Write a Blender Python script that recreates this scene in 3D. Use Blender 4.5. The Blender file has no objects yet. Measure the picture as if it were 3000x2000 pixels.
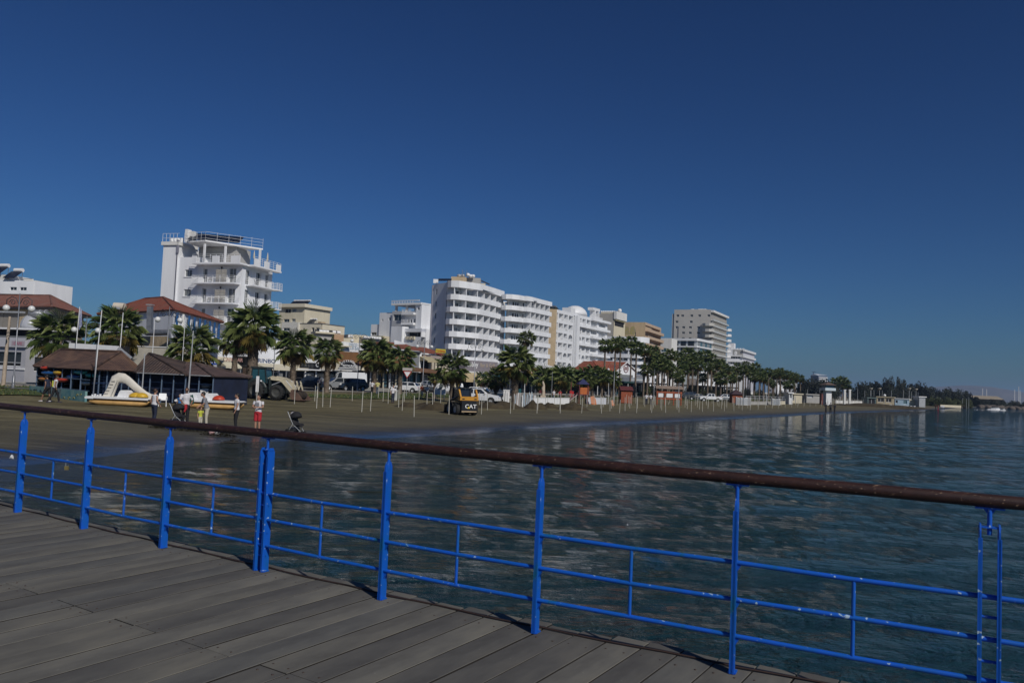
import bpy, math, random
import numpy as np
from math import sin, cos, pi, radians, atan2, sqrt, hypot
from mathutils import Vector, Matrix, noise

random.seed(7)
scn = bpy.context.scene
COL = scn.collection

# ------------------------------------------------------------------ camera
FPX, EYE = 2300.0, 2.95
PITCH, ROLL = math.atan(119 / FPX), radians(2.4)
FW = Vector((0, cos(PITCH), sin(PITCH)))
_u0 = Vector((0, -sin(PITCH), cos(PITCH)))
RT = Vector((1, 0, 0)) * cos(ROLL) + _u0 * sin(ROLL)
UP = Vector((1, 0, 0)) * -sin(ROLL) + _u0 * cos(ROLL)
CPOS = Vector((0, 0, EYE))
cam_d = bpy.data.cameras.new('camera')
cam = bpy.data.objects.new('camera', cam_d)
COL.objects.link(cam)
cam_d.sensor_width = 36.0
cam_d.lens = 36.0 * FPX / 3000.0
cam_d.clip_start, cam_d.clip_end = 0.1, 20000
cam.matrix_world = Matrix(((RT.x, UP.x, -FW.x, 0), (RT.y, UP.y, -FW.y, 0), (RT.z, UP.z, -FW.z, EYE), (0, 0, 0, 1)))
scn.camera = cam

# ------------------------------------------------------------------ sky and sun
SUN_EL, SUN_AZ = radians(38), radians(33)       # azimuth: sun stands behind the camera, to its right
SDIR = Vector((sin(SUN_AZ) * cos(SUN_EL), -cos(SUN_AZ) * cos(SUN_EL), sin(SUN_EL)))
world = bpy.data.worlds.new('World'); scn.world = world; world.use_nodes = True
wn = world.node_tree; wn.nodes.clear()
sky = wn.nodes.new('ShaderNodeTexSky'); sky.sky_type = 'NISHITA'; sky.sun_disc = False
sky.sun_elevation = SUN_EL; sky.sun_rotation = atan2(SDIR.x, SDIR.y)
sky.altitude = 0; sky.air_density = 1.0; sky.dust_density = 0.6; sky.ozone_density = 3.0
gam = wn.nodes.new('ShaderNodeGamma'); gam.inputs[1].default_value = 1.35
tint = wn.nodes.new('ShaderNodeMix'); tint.data_type = 'RGBA'; tint.blend_type = 'MULTIPLY'; tint.inputs[0].default_value = 1
tint.inputs[7].default_value = (0.100, 0.182, 0.290, 1)
bg = wn.nodes.new('ShaderNodeBackground'); bg.inputs[1].default_value = 0.075
wo = wn.nodes.new('ShaderNodeOutputWorld')
wn.links.new(sky.outputs[0], gam.inputs[0]); wn.links.new(gam.outputs[0], tint.inputs[6])
wn.links.new(tint.outputs[2], bg.inputs[0]); wn.links.new(bg.outputs[0], wo.inputs[0])
sun_d = bpy.data.lights.new('sun', 'SUN'); sun_d.energy = 3.0; sun_d.angle = radians(0.53); sun_d.color = (1.0, 0.95, 0.87)
sun = bpy.data.objects.new('sun', sun_d); COL.objects.link(sun)
sun.rotation_euler = SDIR.to_track_quat('Z', 'Y').to_euler()
scn.view_settings.view_transform = 'Standard'; scn.view_settings.look = 'None'
scn.view_settings.exposure = 0.0; scn.view_settings.gamma = 1.0; scn.view_settings.use_curve_mapping = False
scn.render.engine = 'CYCLES'
scn.cycles.use_denoising = True
scn.cycles.max_bounces = 6; scn.cycles.transparent_max_bounces = 6; scn.cycles.volume_bounces = 0
scn.cycles.caustics_reflective = False; scn.cycles.caustics_refractive = False

# ------------------------------------------------------------------ measuring helpers (pixel of the photo + real distance -> place)
def ray(px, py):
    return RT * ((px - 1500) / FPX) - UP * ((py - 1000) / FPX) + FW
def P3(px, py, Y):
    d = ray(px, py); return CPOS + d * (Y / d.y)
def Xat(px, Y, z):
    k = (px - 1500) / FPX
    a = RT - FW * k                                  # a . (P - C) = 0
    return -(a.y * Y + a.z * (z - EYE)) / a.x
def zat(px, py, Y):
    return P3(px, py, Y).z
SO, ST, SN = Vector((0.2, 48.5)), Vector((0.5664, 0.8241)), Vector((-0.8241, 0.5664))   # shoreline frame: along, inland
_su = [-60, -28.6, -27, -21.6, -18, -14.8, -5.5, 0, 12.5, 38, 60, 100, 150, 300, 2000]
_sd = [-3, -3.2, -2.5, 0.0, 0.1, -0.9, -1.2, 0, 0.4, 0.6, 1.2, 2.0, 1.0, 1.0, 1.0]
def ud(X, Y):
    v = Vector((X, Y)) - SO
    u = v.dot(ST); return u, v.dot(SN) - float(np.interp(u, _su, _sd))
def xy(u, d):
    p = SO + ST * u + SN * (d + float(np.interp(u, _su, _sd))); return p.x, p.y
_gd = [-400, -60, -8, 0, 5, 12, 31, 42, 50, 2000]
_gz = [-6, -3, -0.7, 0.0, 0.22, 0.34, 0.45, 0.85, 0.9, 1.6]
def gz(X, Y):
    return float(np.interp(ud(X, Y)[1], _gd, _gz))
def at(px, Y, z=None):
    """ground point seen at column px, distance Y"""
    zz = 0.5 if z is None else z
    for _ in range(4):
        X = Xat(px, Y, zz)
        if z is None: zz = gz(X, Y)
    return Vector((X, Y, zz))
def onfoot(px, py):
    """ground point under pixel"""
    Y = 60.0; d = ray(px, py)
    t = 5.0
    while t < 1500:
        p = CPOS + d * t
        if p.z <= gz(p.x, p.y): break
        t *= 1.004
    return Vector((p.x, p.y, gz(p.x, p.y)))
def onfront(px, d):
    """point on the line parallel to the shore, d metres inland, at column px (ground level)"""
    lo, hi = 20.0, 2500.0
    for _ in range(60):
        m = (lo + hi) / 2
        p = at(px, m)
        if ud(p.x, p.y)[1] < d: lo = m
        else: hi = m
    return at(px, lo)

# ------------------------------------------------------------------ mesh builder
class MB:
    def __init__(s, off=None):
        s.v, s.f, s.mi, s.sm, s.uv = [], [], [], [], []
        s.cm = 0; s.off = Vector(off) if off is not None else None; s.T = None
    def add(s, vs, fs, smooth=False, uvs=None):
        b = len(s.v)
        for p in vs:
            p = Vector(p)
            if s.T is not None: p = s.T @ p
            if s.off is not None: p = p - s.off
            s.v.append(p)
        for i, f in enumerate(fs):
            s.f.append([b + k for k in f]); s.mi.append(s.cm); s.sm.append(smooth)
            s.uv.append(uvs[i] if uvs else None)
        return s
    def quad(s, a, b, c, d, uv=None):
        return s.add([a, b, c, d], [(0, 1, 2, 3)], uvs=[uv] if uv else None)
    def poly(s, pts, uv=None):
        return s.add(pts, [tuple(range(len(pts)))], uvs=[uv] if uv else None)
    def box(s, x0, x1, y0, y1, z0, z1):
        v = [(x0, y0, z0), (x1, y0, z0), (x1, y1, z0), (x0, y1, z0), (x0, y0, z1), (x1, y0, z1), (x1, y1, z1), (x0, y1, z1)]
        return s.add(v, [(0, 3, 2, 1), (4, 5, 6, 7), (0, 1, 5, 4), (1, 2, 6, 5), (2, 3, 7, 6), (3, 0, 4, 7)])
    def obox(s, c, size, M=None):
        hx, hy, hz = size[0] / 2, size[1] / 2, size[2] / 2
        c = Vector(c); v = []
        for z in (-hz, hz):
            for x, y in ((-hx, -hy), (hx, -hy), (hx, hy), (-hx, hy)):
                q = Vector((x, y, z)); v.append(c + (M @ q if M is not None else q))
        return s.add(v, [(0, 3, 2, 1), (4, 5, 6, 7), (0, 1, 5, 4), (1, 2, 6, 5), (2, 3, 7, 6), (3, 0, 4, 7)])
    def bar(s, a, b, w, h=None):
        """rectangular bar from a to b"""
        a, b = Vector(a), Vector(b); h = h or w; d = b - a; L = d.length
        if L < 1e-6: return s
        z = d / L; x = z.cross(Vector((0, 0, 1)))
        if x.length < 1e-3: x = Vector((1, 0, 0))
        x.normalize(); y = z.cross(x)
        M = Matrix((x, y, z)).transposed()
        return s.obox((a + b) / 2, (w, h, L), M)
    def tube(s, pts, r, n=8, caps=True, smooth=True, sy=1.0):
        pts = [Vector(p) for p in pts]; m = len(pts)
        rs = r if isinstance(r, (list, tuple)) else [r] * m
        vs, fs = [], []; px = None
        for i, p in enumerate(pts):
            d = (pts[min(i + 1, m - 1)] - pts[max(i - 1, 0)])
            d = d.normalized() if d.length > 1e-9 else Vector((0, 0, 1))
            if px is None:
                px = d.cross(Vector((0, 0, 1)))
                if px.length < 1e-3: px = Vector((1, 0, 0))
            px = (px - d * px.dot(d)).normalized(); py = d.cross(px)
            for k in range(n):
                a = 2 * pi * k / n
                vs.append(p + px * cos(a) * rs[i] + py * sin(a) * rs[i] * sy)
        for i in range(m - 1):
            for k in range(n):
                k2 = (k + 1) % n
                fs.append((i * n + k, i * n + k2, (i + 1) * n + k2, (i + 1) * n + k))
        s.add(vs, fs, smooth)
        if caps:
            s.add([vs[k] for k in range(n)], [tuple(range(n - 1, -1, -1))]) if s.T is None and s.off is None else s.add([vs[k] for k in range(n)], [tuple(range(n - 1, -1, -1))])
            s.add([vs[(m - 1) * n + k] for k in range(n)], [tuple(range(n))])
        return s
    def cyl(s, a, b, r, n=12, r2=None, smooth=True):
        return s.tube([a, b], [r, r if r2 is None else r2], n, True, smooth)
    def ell(s, c, r, n=12, m=8, M=None, zcut=None):
        c = Vector(c); vs, fs = [], []
        for j in range(m + 1):
            t = -pi / 2 + pi * j / m
            for k in range(n):
                a = 2 * pi * k / n
                q = Vector((r[0] * cos(t) * cos(a), r[1] * cos(t) * sin(a), r[2] * sin(t)))
                if zcut is not None and q.z < zcut: q.z = zcut
                vs.append(c + (M @ q if M is not None else q))
        for j in range(m):
            for k in range(n):
                k2 = (k + 1) % n
                fs.append((j * n + k, j * n + k2, (j + 1) * n + k2, (j + 1) * n + k))
        return s.add(vs, fs, True)
    def lathe(s, prof, c=(0, 0, 0), n=16, smooth=True):
        c = Vector(c); vs, fs = [], []
        for (r, z) in prof:
            for k in range(n):
                a = 2 * pi * k / n; vs.append(c + Vector((r * cos(a), r * sin(a), z)))
        for i in range(len(prof) - 1):
            for k in range(n):
                k2 = (k + 1) % n; fs.append((i * n + k, i * n + k2, (i + 1) * n + k2, (i + 1) * n + k))
        return s.add(vs, fs, smooth)
    def prism(s, poly, z0, z1, smooth=False):
        """poly: xy outline, counter-clockwise"""
        n = len(poly)
        vs = [(p[0], p[1], z0) for p in poly] + [(p[0], p[1], z1) for p in poly]
        fs = [tuple(range(n - 1, -1, -1)), tuple(range(n, 2 * n))]
        s.add(vs, fs)
        return s.add(vs, [(i, (i + 1) % n, n + (i + 1) % n, n + i) for i in range(n)], smooth)
    def prismy(s, poly, y0, y1, w0=None):
        """poly: xz outline extruded along y"""
        n = len(poly)
        vs = [(p[0], y0, p[1]) for p in poly] + [(p[0], y1, p[1]) for p in poly]
        return s.add(vs, [tuple(range(n)), tuple(range(2 * n - 1, n - 1, -1))] + [(i, n + i, n + (i + 1) % n, (i + 1) % n) for i in range(n)])
    def prismx(s, poly, x0, x1):
        """poly: yz outline extruded along x"""
        n = len(poly)
        vs = [(x0, p[0], p[1]) for p in poly] + [(x1, p[0], p[1]) for p in poly]
        return s.add(vs, [tuple(range(n - 1, -1, -1)), tuple(range(n, 2 * n))] + [(i, (i + 1) % n, n + (i + 1) % n, n + i) for i in range(n)])
    def ribbon(s, path, z0, z1, t):
        """upright wall of thickness t along an open xy path (thickness to the left of travel)"""
        pts = [Vector((p[0], p[1])) for p in path]; m = len(pts); inn = []
        for i, p in enumerate(pts):
            d = (pts[min(i + 1, m - 1)] - pts[max(i - 1, 0)]).normalized()
            inn.append(p + Vector((-d.y, d.x)) * t)
        for i in range(m - 1):
            a, b, c, d = pts[i], pts[i + 1], inn[i + 1], inn[i]
            s.add([(a.x, a.y, z0), (b.x, b.y, z0), (c.x, c.y, z0), (d.x, d.y, z0), (a.x, a.y, z1), (b.x, b.y, z1), (c.x, c.y, z1), (d.x, d.y, z1)],
                  [(0, 3, 2, 1), (4, 5, 6, 7), (0, 1, 5, 4), (2, 3, 7, 6)] + ([(3, 0, 4, 7)] if i == 0 else []) + ([(1, 2, 6, 5)] if i == m - 2 else []))
        return s
    def holed(s, W, z0, z1, holes, depth=0.2, y=0.0, x0=0.0):
        """wall in the plane y (facing -y) from x0..x0+W with rectangular recesses (hx0,hx1,hz0,hz1)"""
        xs = sorted({x0, x0 + W} | {h[0] for h in holes} | {h[1] for h in holes})
        zs = sorted({z0, z1} | {h[2] for h in holes} | {h[3] for h in holes})
        for i in range(len(xs) - 1):
            for j in range(len(zs) - 1):
                cx, cz = (xs[i] + xs[i + 1]) / 2, (zs[j] + zs[j + 1]) / 2
                if any(h[0] < cx < h[1] and h[2] < cz < h[3] for h in holes): continue
                s.quad((xs[i], y, zs[j]), (xs[i + 1], y, zs[j]), (xs[i + 1], y, zs[j + 1]), (xs[i], y, zs[j + 1]))
        for (a, b, c, d) in holes:
            s.quad((a, y, c), (b, y, c), (b, y + depth, c), (a, y + depth, c))
            s.quad((a, y + depth, d), (b, y + depth, d), (b, y, d), (a, y, d))
            s.quad((a, y, c), (a, y + depth, c), (a, y + depth, d), (a, y, d))
            s.quad((b, y + depth, c), (b, y, c), (b, y, d), (b, y + depth, d))
            s.quad((a, y + depth, c), (b, y + depth, c), (b, y + depth, d), (a, y + depth, d))
        return s
    def mesh(s, name, mats):
        me = bpy.data.meshes.new(name)
        me.from_pydata([tuple(v) for v in s.v], [], s.f)
        for m in (mats if isinstance(mats, (list, tuple)) else [mats]): me.materials.append(m)
        me.polygons.foreach_set('material_index', s.mi)
        me.polygons.foreach_set('use_smooth', s.sm)
        if any(u is not None for u in s.uv):
            ul = me.uv_layers.new(name='UVMap'); k = 0; co = [0.0] * (2 * len(ul.data))
            for f, u in zip(s.f, s.uv):
                for j in range(len(f)):
                    if u is not None: co[2 * k], co[2 * k + 1] = u[j]
                    k += 1
            ul.data.foreach_set('uv', co)
        me.update(); return me
    def build(s, name, mats, parent=None):
        return place(name, s.mesh(name, mats), parent)

def place(name, me, parent=None, loc=None, rz=None, scale=None):
    o = bpy.data.objects.new(name, me); COL.objects.link(o)
    if parent is not None: o.parent = parent
    if loc is not None: o.location = loc
    if rz is not None: o.rotation_euler = (0, 0, rz)
    if scale is not None: o.scale = (scale,) * 3 if isinstance(scale, (int, float)) else scale
    return o
def tag(o, label=None, cat=None, group=None, kind=None):
    if label: o['label'] = label
    if cat: o['category'] = cat
    if group: o['group'] = group
    if kind: o['kind'] = kind
    return o
def thing(name, label, cat, loc=(0, 0, 0), rz=0.0, group=None):
    o = bpy.data.objects.new(name, None); COL.objects.link(o)
    o.empty_display_size = 0.3; o.location = loc; o.rotation_euler = (0, 0, rz)
    return tag(o, label, cat, group)
def struct(name, mb, mats, parent=None):
    o = mb.build(name, mats, parent)
    if parent is None: o['kind'] = 'structure'
    return o
def copy_tree(root, label=None, loc=None, rz=None, scale=None):
    r = root.copy(); COL.objects.link(r)
    if label: r['label'] = label
    if loc is not None: r.location = loc
    if rz is not None: r.rotation_euler = (0, 0, rz)
    if scale is not None: r.scale = (scale,) * 3
    kids = KIDS.get(root.name) or [o for o in COL.objects if o.parent == root]
    KIDS[root.name] = kids
    for ch in kids:
        c = ch.copy(); COL.objects.link(c); c.parent = r
        sub = KIDS.get(ch.name)
        if sub is None: sub = KIDS[ch.name] = [o for o in COL.objects if o.parent == ch]
        for g in sub:
            d = g.copy(); COL.objects.link(d); d.parent = c
    return r
KIDS = {}

# ------------------------------------------------------------------ materials
MATS = {}
def mat(name, col, rough=0.7, var=0.12, scale=2.0, bump=0.0, bscale=None, metal=0.0, spec=0.5, col2=None, streak=False, emit=None, trans=0.0):
    if name in MATS: return MATS[name]
    m = bpy.data.materials.new(name); m.use_nodes = True; nt = m.node_tree; N = nt.nodes; L = nt.links
    b = N['Principled BSDF']; b.inputs['Roughness'].default_value = rough; b.inputs['Metallic'].default_value = metal
    b.inputs['Specular IOR Level'].default_value = spec
    c2 = col2 or tuple(max(0, c * (1 - var)) for c in col); c1 = col if col2 else tuple(min(1, c * (1 + var * 0.5)) for c in col)
    tc = N.new('ShaderNodeTexCoord'); mp = N.new('ShaderNodeMapping'); L.new(tc.outputs['Object'], mp.inputs[0])
    if streak: mp.inputs['Scale'].default_value = (1, 1, 0.15)
    nz = N.new('ShaderNodeTexNoise'); nz.inputs['Scale'].default_value = scale; nz.inputs['Detail'].default_value = 5
    nz.inputs['Roughness'].default_value = 0.65
    L.new(mp.outputs[0], nz.inputs['Vector'])
    cr = N.new('ShaderNodeValToRGB'); cr.color_ramp.elements[0].position = 0.35; cr.color_ramp.elements[1].position = 0.65
    cr.color_ramp.elements[0].color = (*c2, 1); cr.color_ramp.elements[1].color = (*c1, 1)
    L.new(nz.outputs[0], cr.inputs[0]); L.new(cr.outputs[0], b.inputs['Base Color'])
    if bump:
        n2 = N.new('ShaderNodeTexNoise'); n2.inputs['Scale'].default_value = bscale or scale * 5; n2.inputs['Detail'].default_value = 6
        L.new(tc.outputs['Object'], n2.inputs['Vector'])
        bp = N.new('ShaderNodeBump'); bp.inputs['Strength'].default_value = bump; bp.inputs['Distance'].default_value = 0.02
        L.new(n2.outputs[0], bp.inputs['Height']); L.new(bp.outputs[0], b.inputs['Normal'])
    MATS[name] = m; return m

WHITE = mat('white_render', (0.79, 0.80, 0.82), 0.8, 0.10, 0.35, streak=True)
WHITE2 = mat('white_render_warm', (0.72, 0.71, 0.68), 0.8, 0.12, 0.35, streak=True)
PAINTW = mat('white_paint', (0.78, 0.78, 0.78), 0.45, 0.08, 3)
GREYW = mat('grey_render', (0.40, 0.39, 0.37), 0.85, 0.12, 0.4, streak=True)
CREAM = mat('cream_render', (0.62, 0.56, 0.42), 0.85, 0.12, 0.5, streak=True)
TAN = mat('tan_render', (0.50, 0.38, 0.24), 0.85, 0.12, 0.5, streak=True)
STONE = mat('sandstone', (0.48, 0.38, 0.25), 0.9, 0.3, 1.6, bump=0.5, bscale=6)
GLASS = mat('window_glass', (0.025, 0.032, 0.04), 0.08, 0.3, 0.8, spec=0.8)
GLASSB = mat('blue_window_glass', (0.03, 0.10, 0.13), 0.1, 0.3, 0.8, spec=0.8)
CURTAIN = mat('curtained_glass', (0.22, 0.23, 0.23), 0.25, 0.35, 3)
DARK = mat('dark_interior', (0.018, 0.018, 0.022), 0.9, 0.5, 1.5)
DGREY = mat('dark_grey_metal', (0.05, 0.052, 0.06), 0.5, 0.3, 4, metal=0.3)
GREY = mat('grey_metal', (0.25, 0.26, 0.28), 0.45, 0.25, 3, metal=0.5)
LGREY = mat('light_grey_metal', (0.45, 0.46, 0.47), 0.45, 0.2, 3, metal=0.3)
BLACK = mat('black_plastic', (0.012, 0.012, 0.014), 0.5, 0.3, 4)
RUBBER = mat('black_rubber', (0.018, 0.018, 0.018), 0.85, 0.4, 6, bump=0.3)
SOLAR = mat('solar_panel', (0.012, 0.016, 0.03), 0.38, 0.3, 1, spec=0.8)
BLUEP = mat('blue_paint', (0.006, 0.105, 0.55), 0.38, 0.25, 7, bump=0.15)
BROWNP = mat('brown_shingle', (0.10, 0.055, 0.042), 0.9, 0.35, 1.2, bump=0.6, bscale=9, col2=(0.055, 0.035, 0.03))
WOODO = mat('red_stained_wood', (0.30, 0.07, 0.025), 0.7, 0.3, 3)
ORANGE = mat('orange_panel', (0.50, 0.13, 0.025), 0.5, 0.2, 3)
REDP = mat('red_paint', (0.42, 0.02, 0.02), 0.4, 0.2, 3)
YEL = mat('yellow_plastic', (0.62, 0.38, 0.03), 0.4, 0.2, 3)
TEAL = mat('turquoise_plastic', (0.02, 0.32, 0.34), 0.4, 0.2, 3)
KBLUE = mat('kayak_blue', (0.015, 0.10, 0.30), 0.4, 0.2, 3)
KRED = mat('kayak_red', (0.50, 0.05, 0.02), 0.4, 0.25, 3)
# ------------------------------------------------------------------ special materials
def nodes(name, rough=0.7):
    m = bpy.data.materials.new(name); m.use_nodes = True
    return m, m.node_tree.nodes, m.node_tree.links, m.node_tree.nodes['Principled BSDF']
def ramp(N, L, src, stops):
    cr = N.new('ShaderNodeValToRGB'); e = cr.color_ramp.elements
    while len(e) < len(stops): e.new(0.5)
    for k, (p, c) in enumerate(stops): e[k].position = p; e[k].color = (*c, 1)
    L.new(src, cr.inputs[0]); return cr
def noisen(N, L, vec, scale, detail=5, rough=0.6, dist=0.0):
    n = N.new('ShaderNodeTexNoise'); n.inputs['Scale'].default_value = scale; n.inputs['Detail'].default_value = detail
    n.inputs['Roughness'].default_value = rough; n.inputs['Distortion'].default_value = dist
    if vec is not None: L.new(vec, n.inputs['Vector'])
    return n
def mapn(N, L, sc, rot=(0, 0, 0), coord='Object'):
    tc = N.new('ShaderNodeTexCoord'); mp = N.new('ShaderNodeMapping'); mp.inputs['Scale'].default_value = sc; mp.inputs['Rotation'].default_value = rot
    L.new(tc.outputs[coord], mp.inputs[0]); return mp.outputs[0]
def mixc(N, L, fac, a, b, mode='MIX'):
    m = N.new('ShaderNodeMix'); m.data_type = 'RGBA'; m.blend_type = mode
    if isinstance(fac, (int, float)): m.inputs[0].default_value = fac
    else: L.new(fac, m.inputs[0])
    for s, k in ((a, 6), (b, 7)):
        if isinstance(s, tuple): m.inputs[k].default_value = (*s, 1)
        else: L.new(s, m.inputs[k])
    return m.outputs[2]

# weathered deck boards: grain runs along local x
def plank_mat(name, base):
    m, N, L, b = nodes(name)
    g = noisen(N, L, mapn(N, L, (1.1, 28, 28)), 1.0, 6, 0.7)
    blot = noisen(N, L, mapn(N, L, (0.9, 2.2, 1)), 1.6, 4, 0.6)
    c = ramp(N, L, g.outputs[0], [(0.3, tuple(k * 0.92 for k in base)), (0.7, tuple(k * 1.05 for k in base))])
    c2 = ramp(N, L, blot.outputs[0], [(0.32, (0.68, 0.67, 0.68)), (0.5, (0.95, 0.95, 0.95)), (0.7, (1.22, 1.20, 1.14))])
    sp = noisen(N, L, mapn(N, L, (1, 1, 1)), 14, 3, 0.5)
    sp2 = ramp(N, L, sp.outputs[0], [(0.70, (0, 0, 0)), (0.78, (1, 1, 1))])
    o = mixc(N, L, 1.0, c.outputs[0], c2.outputs[0], 'MULTIPLY')
    o = mixc(N, L, sp2.outputs[0], o, tuple(k * 1.5 for k in base))
    kn = noisen(N, L, mapn(N, L, (0.8, 3.5, 1)), 3.1, 5, 0.7, 1.2); kn2 = ramp(N, L, kn.outputs[0], [(0.27, (1, 1, 1)), (0.33, (0, 0, 0))])
    o = mixc(N, L, kn2.outputs[0], o, tuple(k * 0.45 for k in base))
    st = noisen(N, L, mapn(N, L, (1, 1, 1)), 0.7, 3, 0.5); st2 = ramp(N, L, st.outputs[0], [(0.55, (0, 0, 0)), (0.72, (0.5, 0.5, 0.5))])
    o = mixc(N, L, st2.outputs[0], o, (base[0] * 1.0, base[1] * .82, base[2] * .62))
    L.new(o, b.inputs['Base Color']); b.inputs['Roughness'].default_value = 0.82; b.inputs['Specular IOR Level'].default_value = 0.25
    bp = N.new('ShaderNodeBump'); bp.inputs['Strength'].default_value = 0.35; bp.inputs['Distance'].default_value = 0.004
    L.new(g.outputs[0], bp.inputs['Height']); L.new(bp.outputs[0], b.inputs['Normal'])
    return m
PLANKS = [plank_mat('weathered_plank_%s' % k, c) for k, c in (('warm', (0.136, 0.130, 0.114)), ('cool', (0.118, 0.116, 0.108)), ('pale', (0.148, 0.142, 0.125)), ('dark', (0.106, 0.102, 0.094)))]

# rusty top rail: brown paint, pale scratches
m, N, L, b = nodes('rusty_pipe')
n1 = noisen(N, L, mapn(N, L, (1.5, 14, 14)), 1.5, 6, 0.7)
c = ramp(N, L, n1.outputs[0], [(0.3, (0.016, 0.007, 0.006)), (0.55, (0.036, 0.014, 0.010)), (0.75, (0.062, 0.026, 0.018))])
n2 = noisen(N, L, mapn(N, L, (5, 16, 16)), 4.5, 4, 0.7)
f = ramp(N, L, n2.outputs[0], [(0.62, (0, 0, 0)), (0.68, (1, 1, 1))])
L.new(mixc(N, L, f.outputs[0], c.outputs[0], (0.30, 0.20, 0.13)), b.inputs['Base Color']); b.inputs['Roughness'].default_value = 0.5
bp = N.new('ShaderNodeBump'); bp.inputs['Strength'].default_value = 0.4; bp.inputs['Distance'].default_value = 0.004
L.new(n2.outputs[0], bp.inputs['Height']); L.new(bp.outputs[0], b.inputs['Normal'])
RUST = m
# blue post paint: chips, teal weathering in blotches
m, N, L, b = nodes('weathered_blue_paint')
n1 = noisen(N, L, mapn(N, L, (5, 5, 2.2)), 1.6, 5, 0.6)
c = ramp(N, L, n1.outputs[0], [(0.30, (0.006, 0.11, 0.20)), (0.38, (0.005, 0.10, 0.42)), (0.62, (0.006, 0.095, 0.54))])
n2 = noisen(N, L, mapn(N, L, (1, 1, 1)), 30, 3, 0.5)
f = ramp(N, L, n2.outputs[0], [(0.66, (0, 0, 0)), (0.70, (1, 1, 1))])
L.new(mixc(N, L, f.outputs[0], c.outputs[0], (0.42, 0.55, 0.66)), b.inputs['Base Color']); b.inputs['Roughness'].default_value = 0.42
BLUEPOST = m

# terracotta tiles on uv (u along the eave, v up the slope, metres)
def tile_mat(name, c1, c2, c3):
    m, N, L, b = nodes(name)
    v = mapn(N, L, (1, 1, 1), coord='UV')
    br = N.new('ShaderNodeTexBrick'); br.inputs['Scale'].default_value = 1; br.inputs['Brick Width'].default_value = 0.28; br.inputs['Row Height'].default_value = 0.38
    br.inputs['Mortar Size'].default_value = 0.03; br.inputs['Color1'].default_value = (*c1, 1); br.inputs['Color2'].default_value = (*c2, 1); br.inputs['Mortar'].default_value = (*tuple(k * 0.45 for k in c2), 1)
    L.new(v, br.inputs['Vector'])
    nz = noisen(N, L, mapn(N, L, (1, 1, 1)), 0.9, 5, 0.6)
    f = ramp(N, L, nz.outputs[0], [(0.42, (0, 0, 0)), (0.66, (1, 1, 1))])
    L.new(mixc(N, L, f.outputs[0], br.outputs[0], c3), b.inputs['Base Color']); b.inputs['Roughness'].default_value = 0.85
    w = N.new('ShaderNodeTexWave'); w.bands_direction = 'X'; w.inputs['Scale'].default_value = 1.12; w.inputs['Distortion'].default_value = 0.3; L.new(v, w.inputs['Vector'])
    bp = N.new('ShaderNodeBump'); bp.inputs['Strength'].default_value = 0.8; bp.inputs['Distance'].default_value = 0.08
    L.new(w.outputs[0], bp.inputs['Height']); L.new(bp.outputs[0], b.inputs['Normal'])
    return m
TILE = tile_mat('terracotta_tiles', (0.36, 0.085, 0.038), (0.25, 0.06, 0.035), (0.22, 0.09, 0.055))
TILE2 = tile_mat('faded_terracotta_tiles', (0.34, 0.12, 0.075), (0.25, 0.095, 0.062), (0.24, 0.13, 0.10))
BROWNT = tile_mat('brown_roof_sheets', (0.115, 0.062, 0.045), (0.085, 0.047, 0.038), (0.15, 0.085, 0.055))

# sand: wet zone and grass zone come from the mesh attribute 'inland' (metres from the water's edge)
m, N, L, b = nodes('beach_sand')
at1 = N.new('ShaderNodeAttribute'); at1.attribute_name = 'inland'
nA = noisen(N, L, mapn(N, L, (0.10, 0.55, 1), rot=(0, 0, -radians(55))), 1.6, 7, 0.62)
nB = noisen(N, L, mapn(N, L, (1, 1, 1)), 3.2, 6, 0.7)
c = ramp(N, L, nA.outputs[0], [(0.36, (0.068, 0.053, 0.021)), (0.5, (0.138, 0.115, 0.050)), (0.64, (0.21, 0.178, 0.088))])
cB = ramp(N, L, nB.outputs[0], [(0.3, (0.62, 0.62, 0.62)), (0.7, (1.2, 1.2, 1.2))])
dry = mixc(N, L, 1.0, c.outputs[0], cB.outputs[0], 'MULTIPLY')
far = ramp(N, L, nA.outputs[0], [(0.35, (0.20, 0.18, 0.14)), (0.65, (0.30, 0.27, 0.22))])
addn = N.new('ShaderNodeMath'); addn.operation = 'MULTIPLY_ADD'; L.new(nA.outputs[0], addn.inputs[0]); addn.inputs[1].default_value = 5.0; L.new(at1.outputs['Fac'], addn.inputs[2])
wet = N.new('ShaderNodeMapRange'); L.new(addn.outputs[0], wet.inputs[0]); wet.inputs[1].default_value = 3.2; wet.inputs[2].default_value = 7.5; wet.inputs[3].default_value = 1; wet.inputs[4].default_value = 0
damp = N.new('ShaderNodeMapRange'); L.new(addn.outputs[0], damp.inputs[0]); damp.inputs[1].default_value = 8; damp.inputs[2].default_value = 17; damp.inputs[3].default_value = 0.75; damp.inputs[4].default_value = 0
inl = N.new('ShaderNodeMapRange'); L.new(at1.outputs['Fac'], inl.inputs[0]); inl.inputs[1].default_value = 62; inl.inputs[2].default_value = 66
o = mixc(N, L, inl.outputs[0], dry, far.outputs[0])
o = mixc(N, L, damp.outputs[0], o, (0.084, 0.076, 0.052))
o = mixc(N, L, wet.outputs[0], o, (0.028, 0.028, 0.028))
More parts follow.
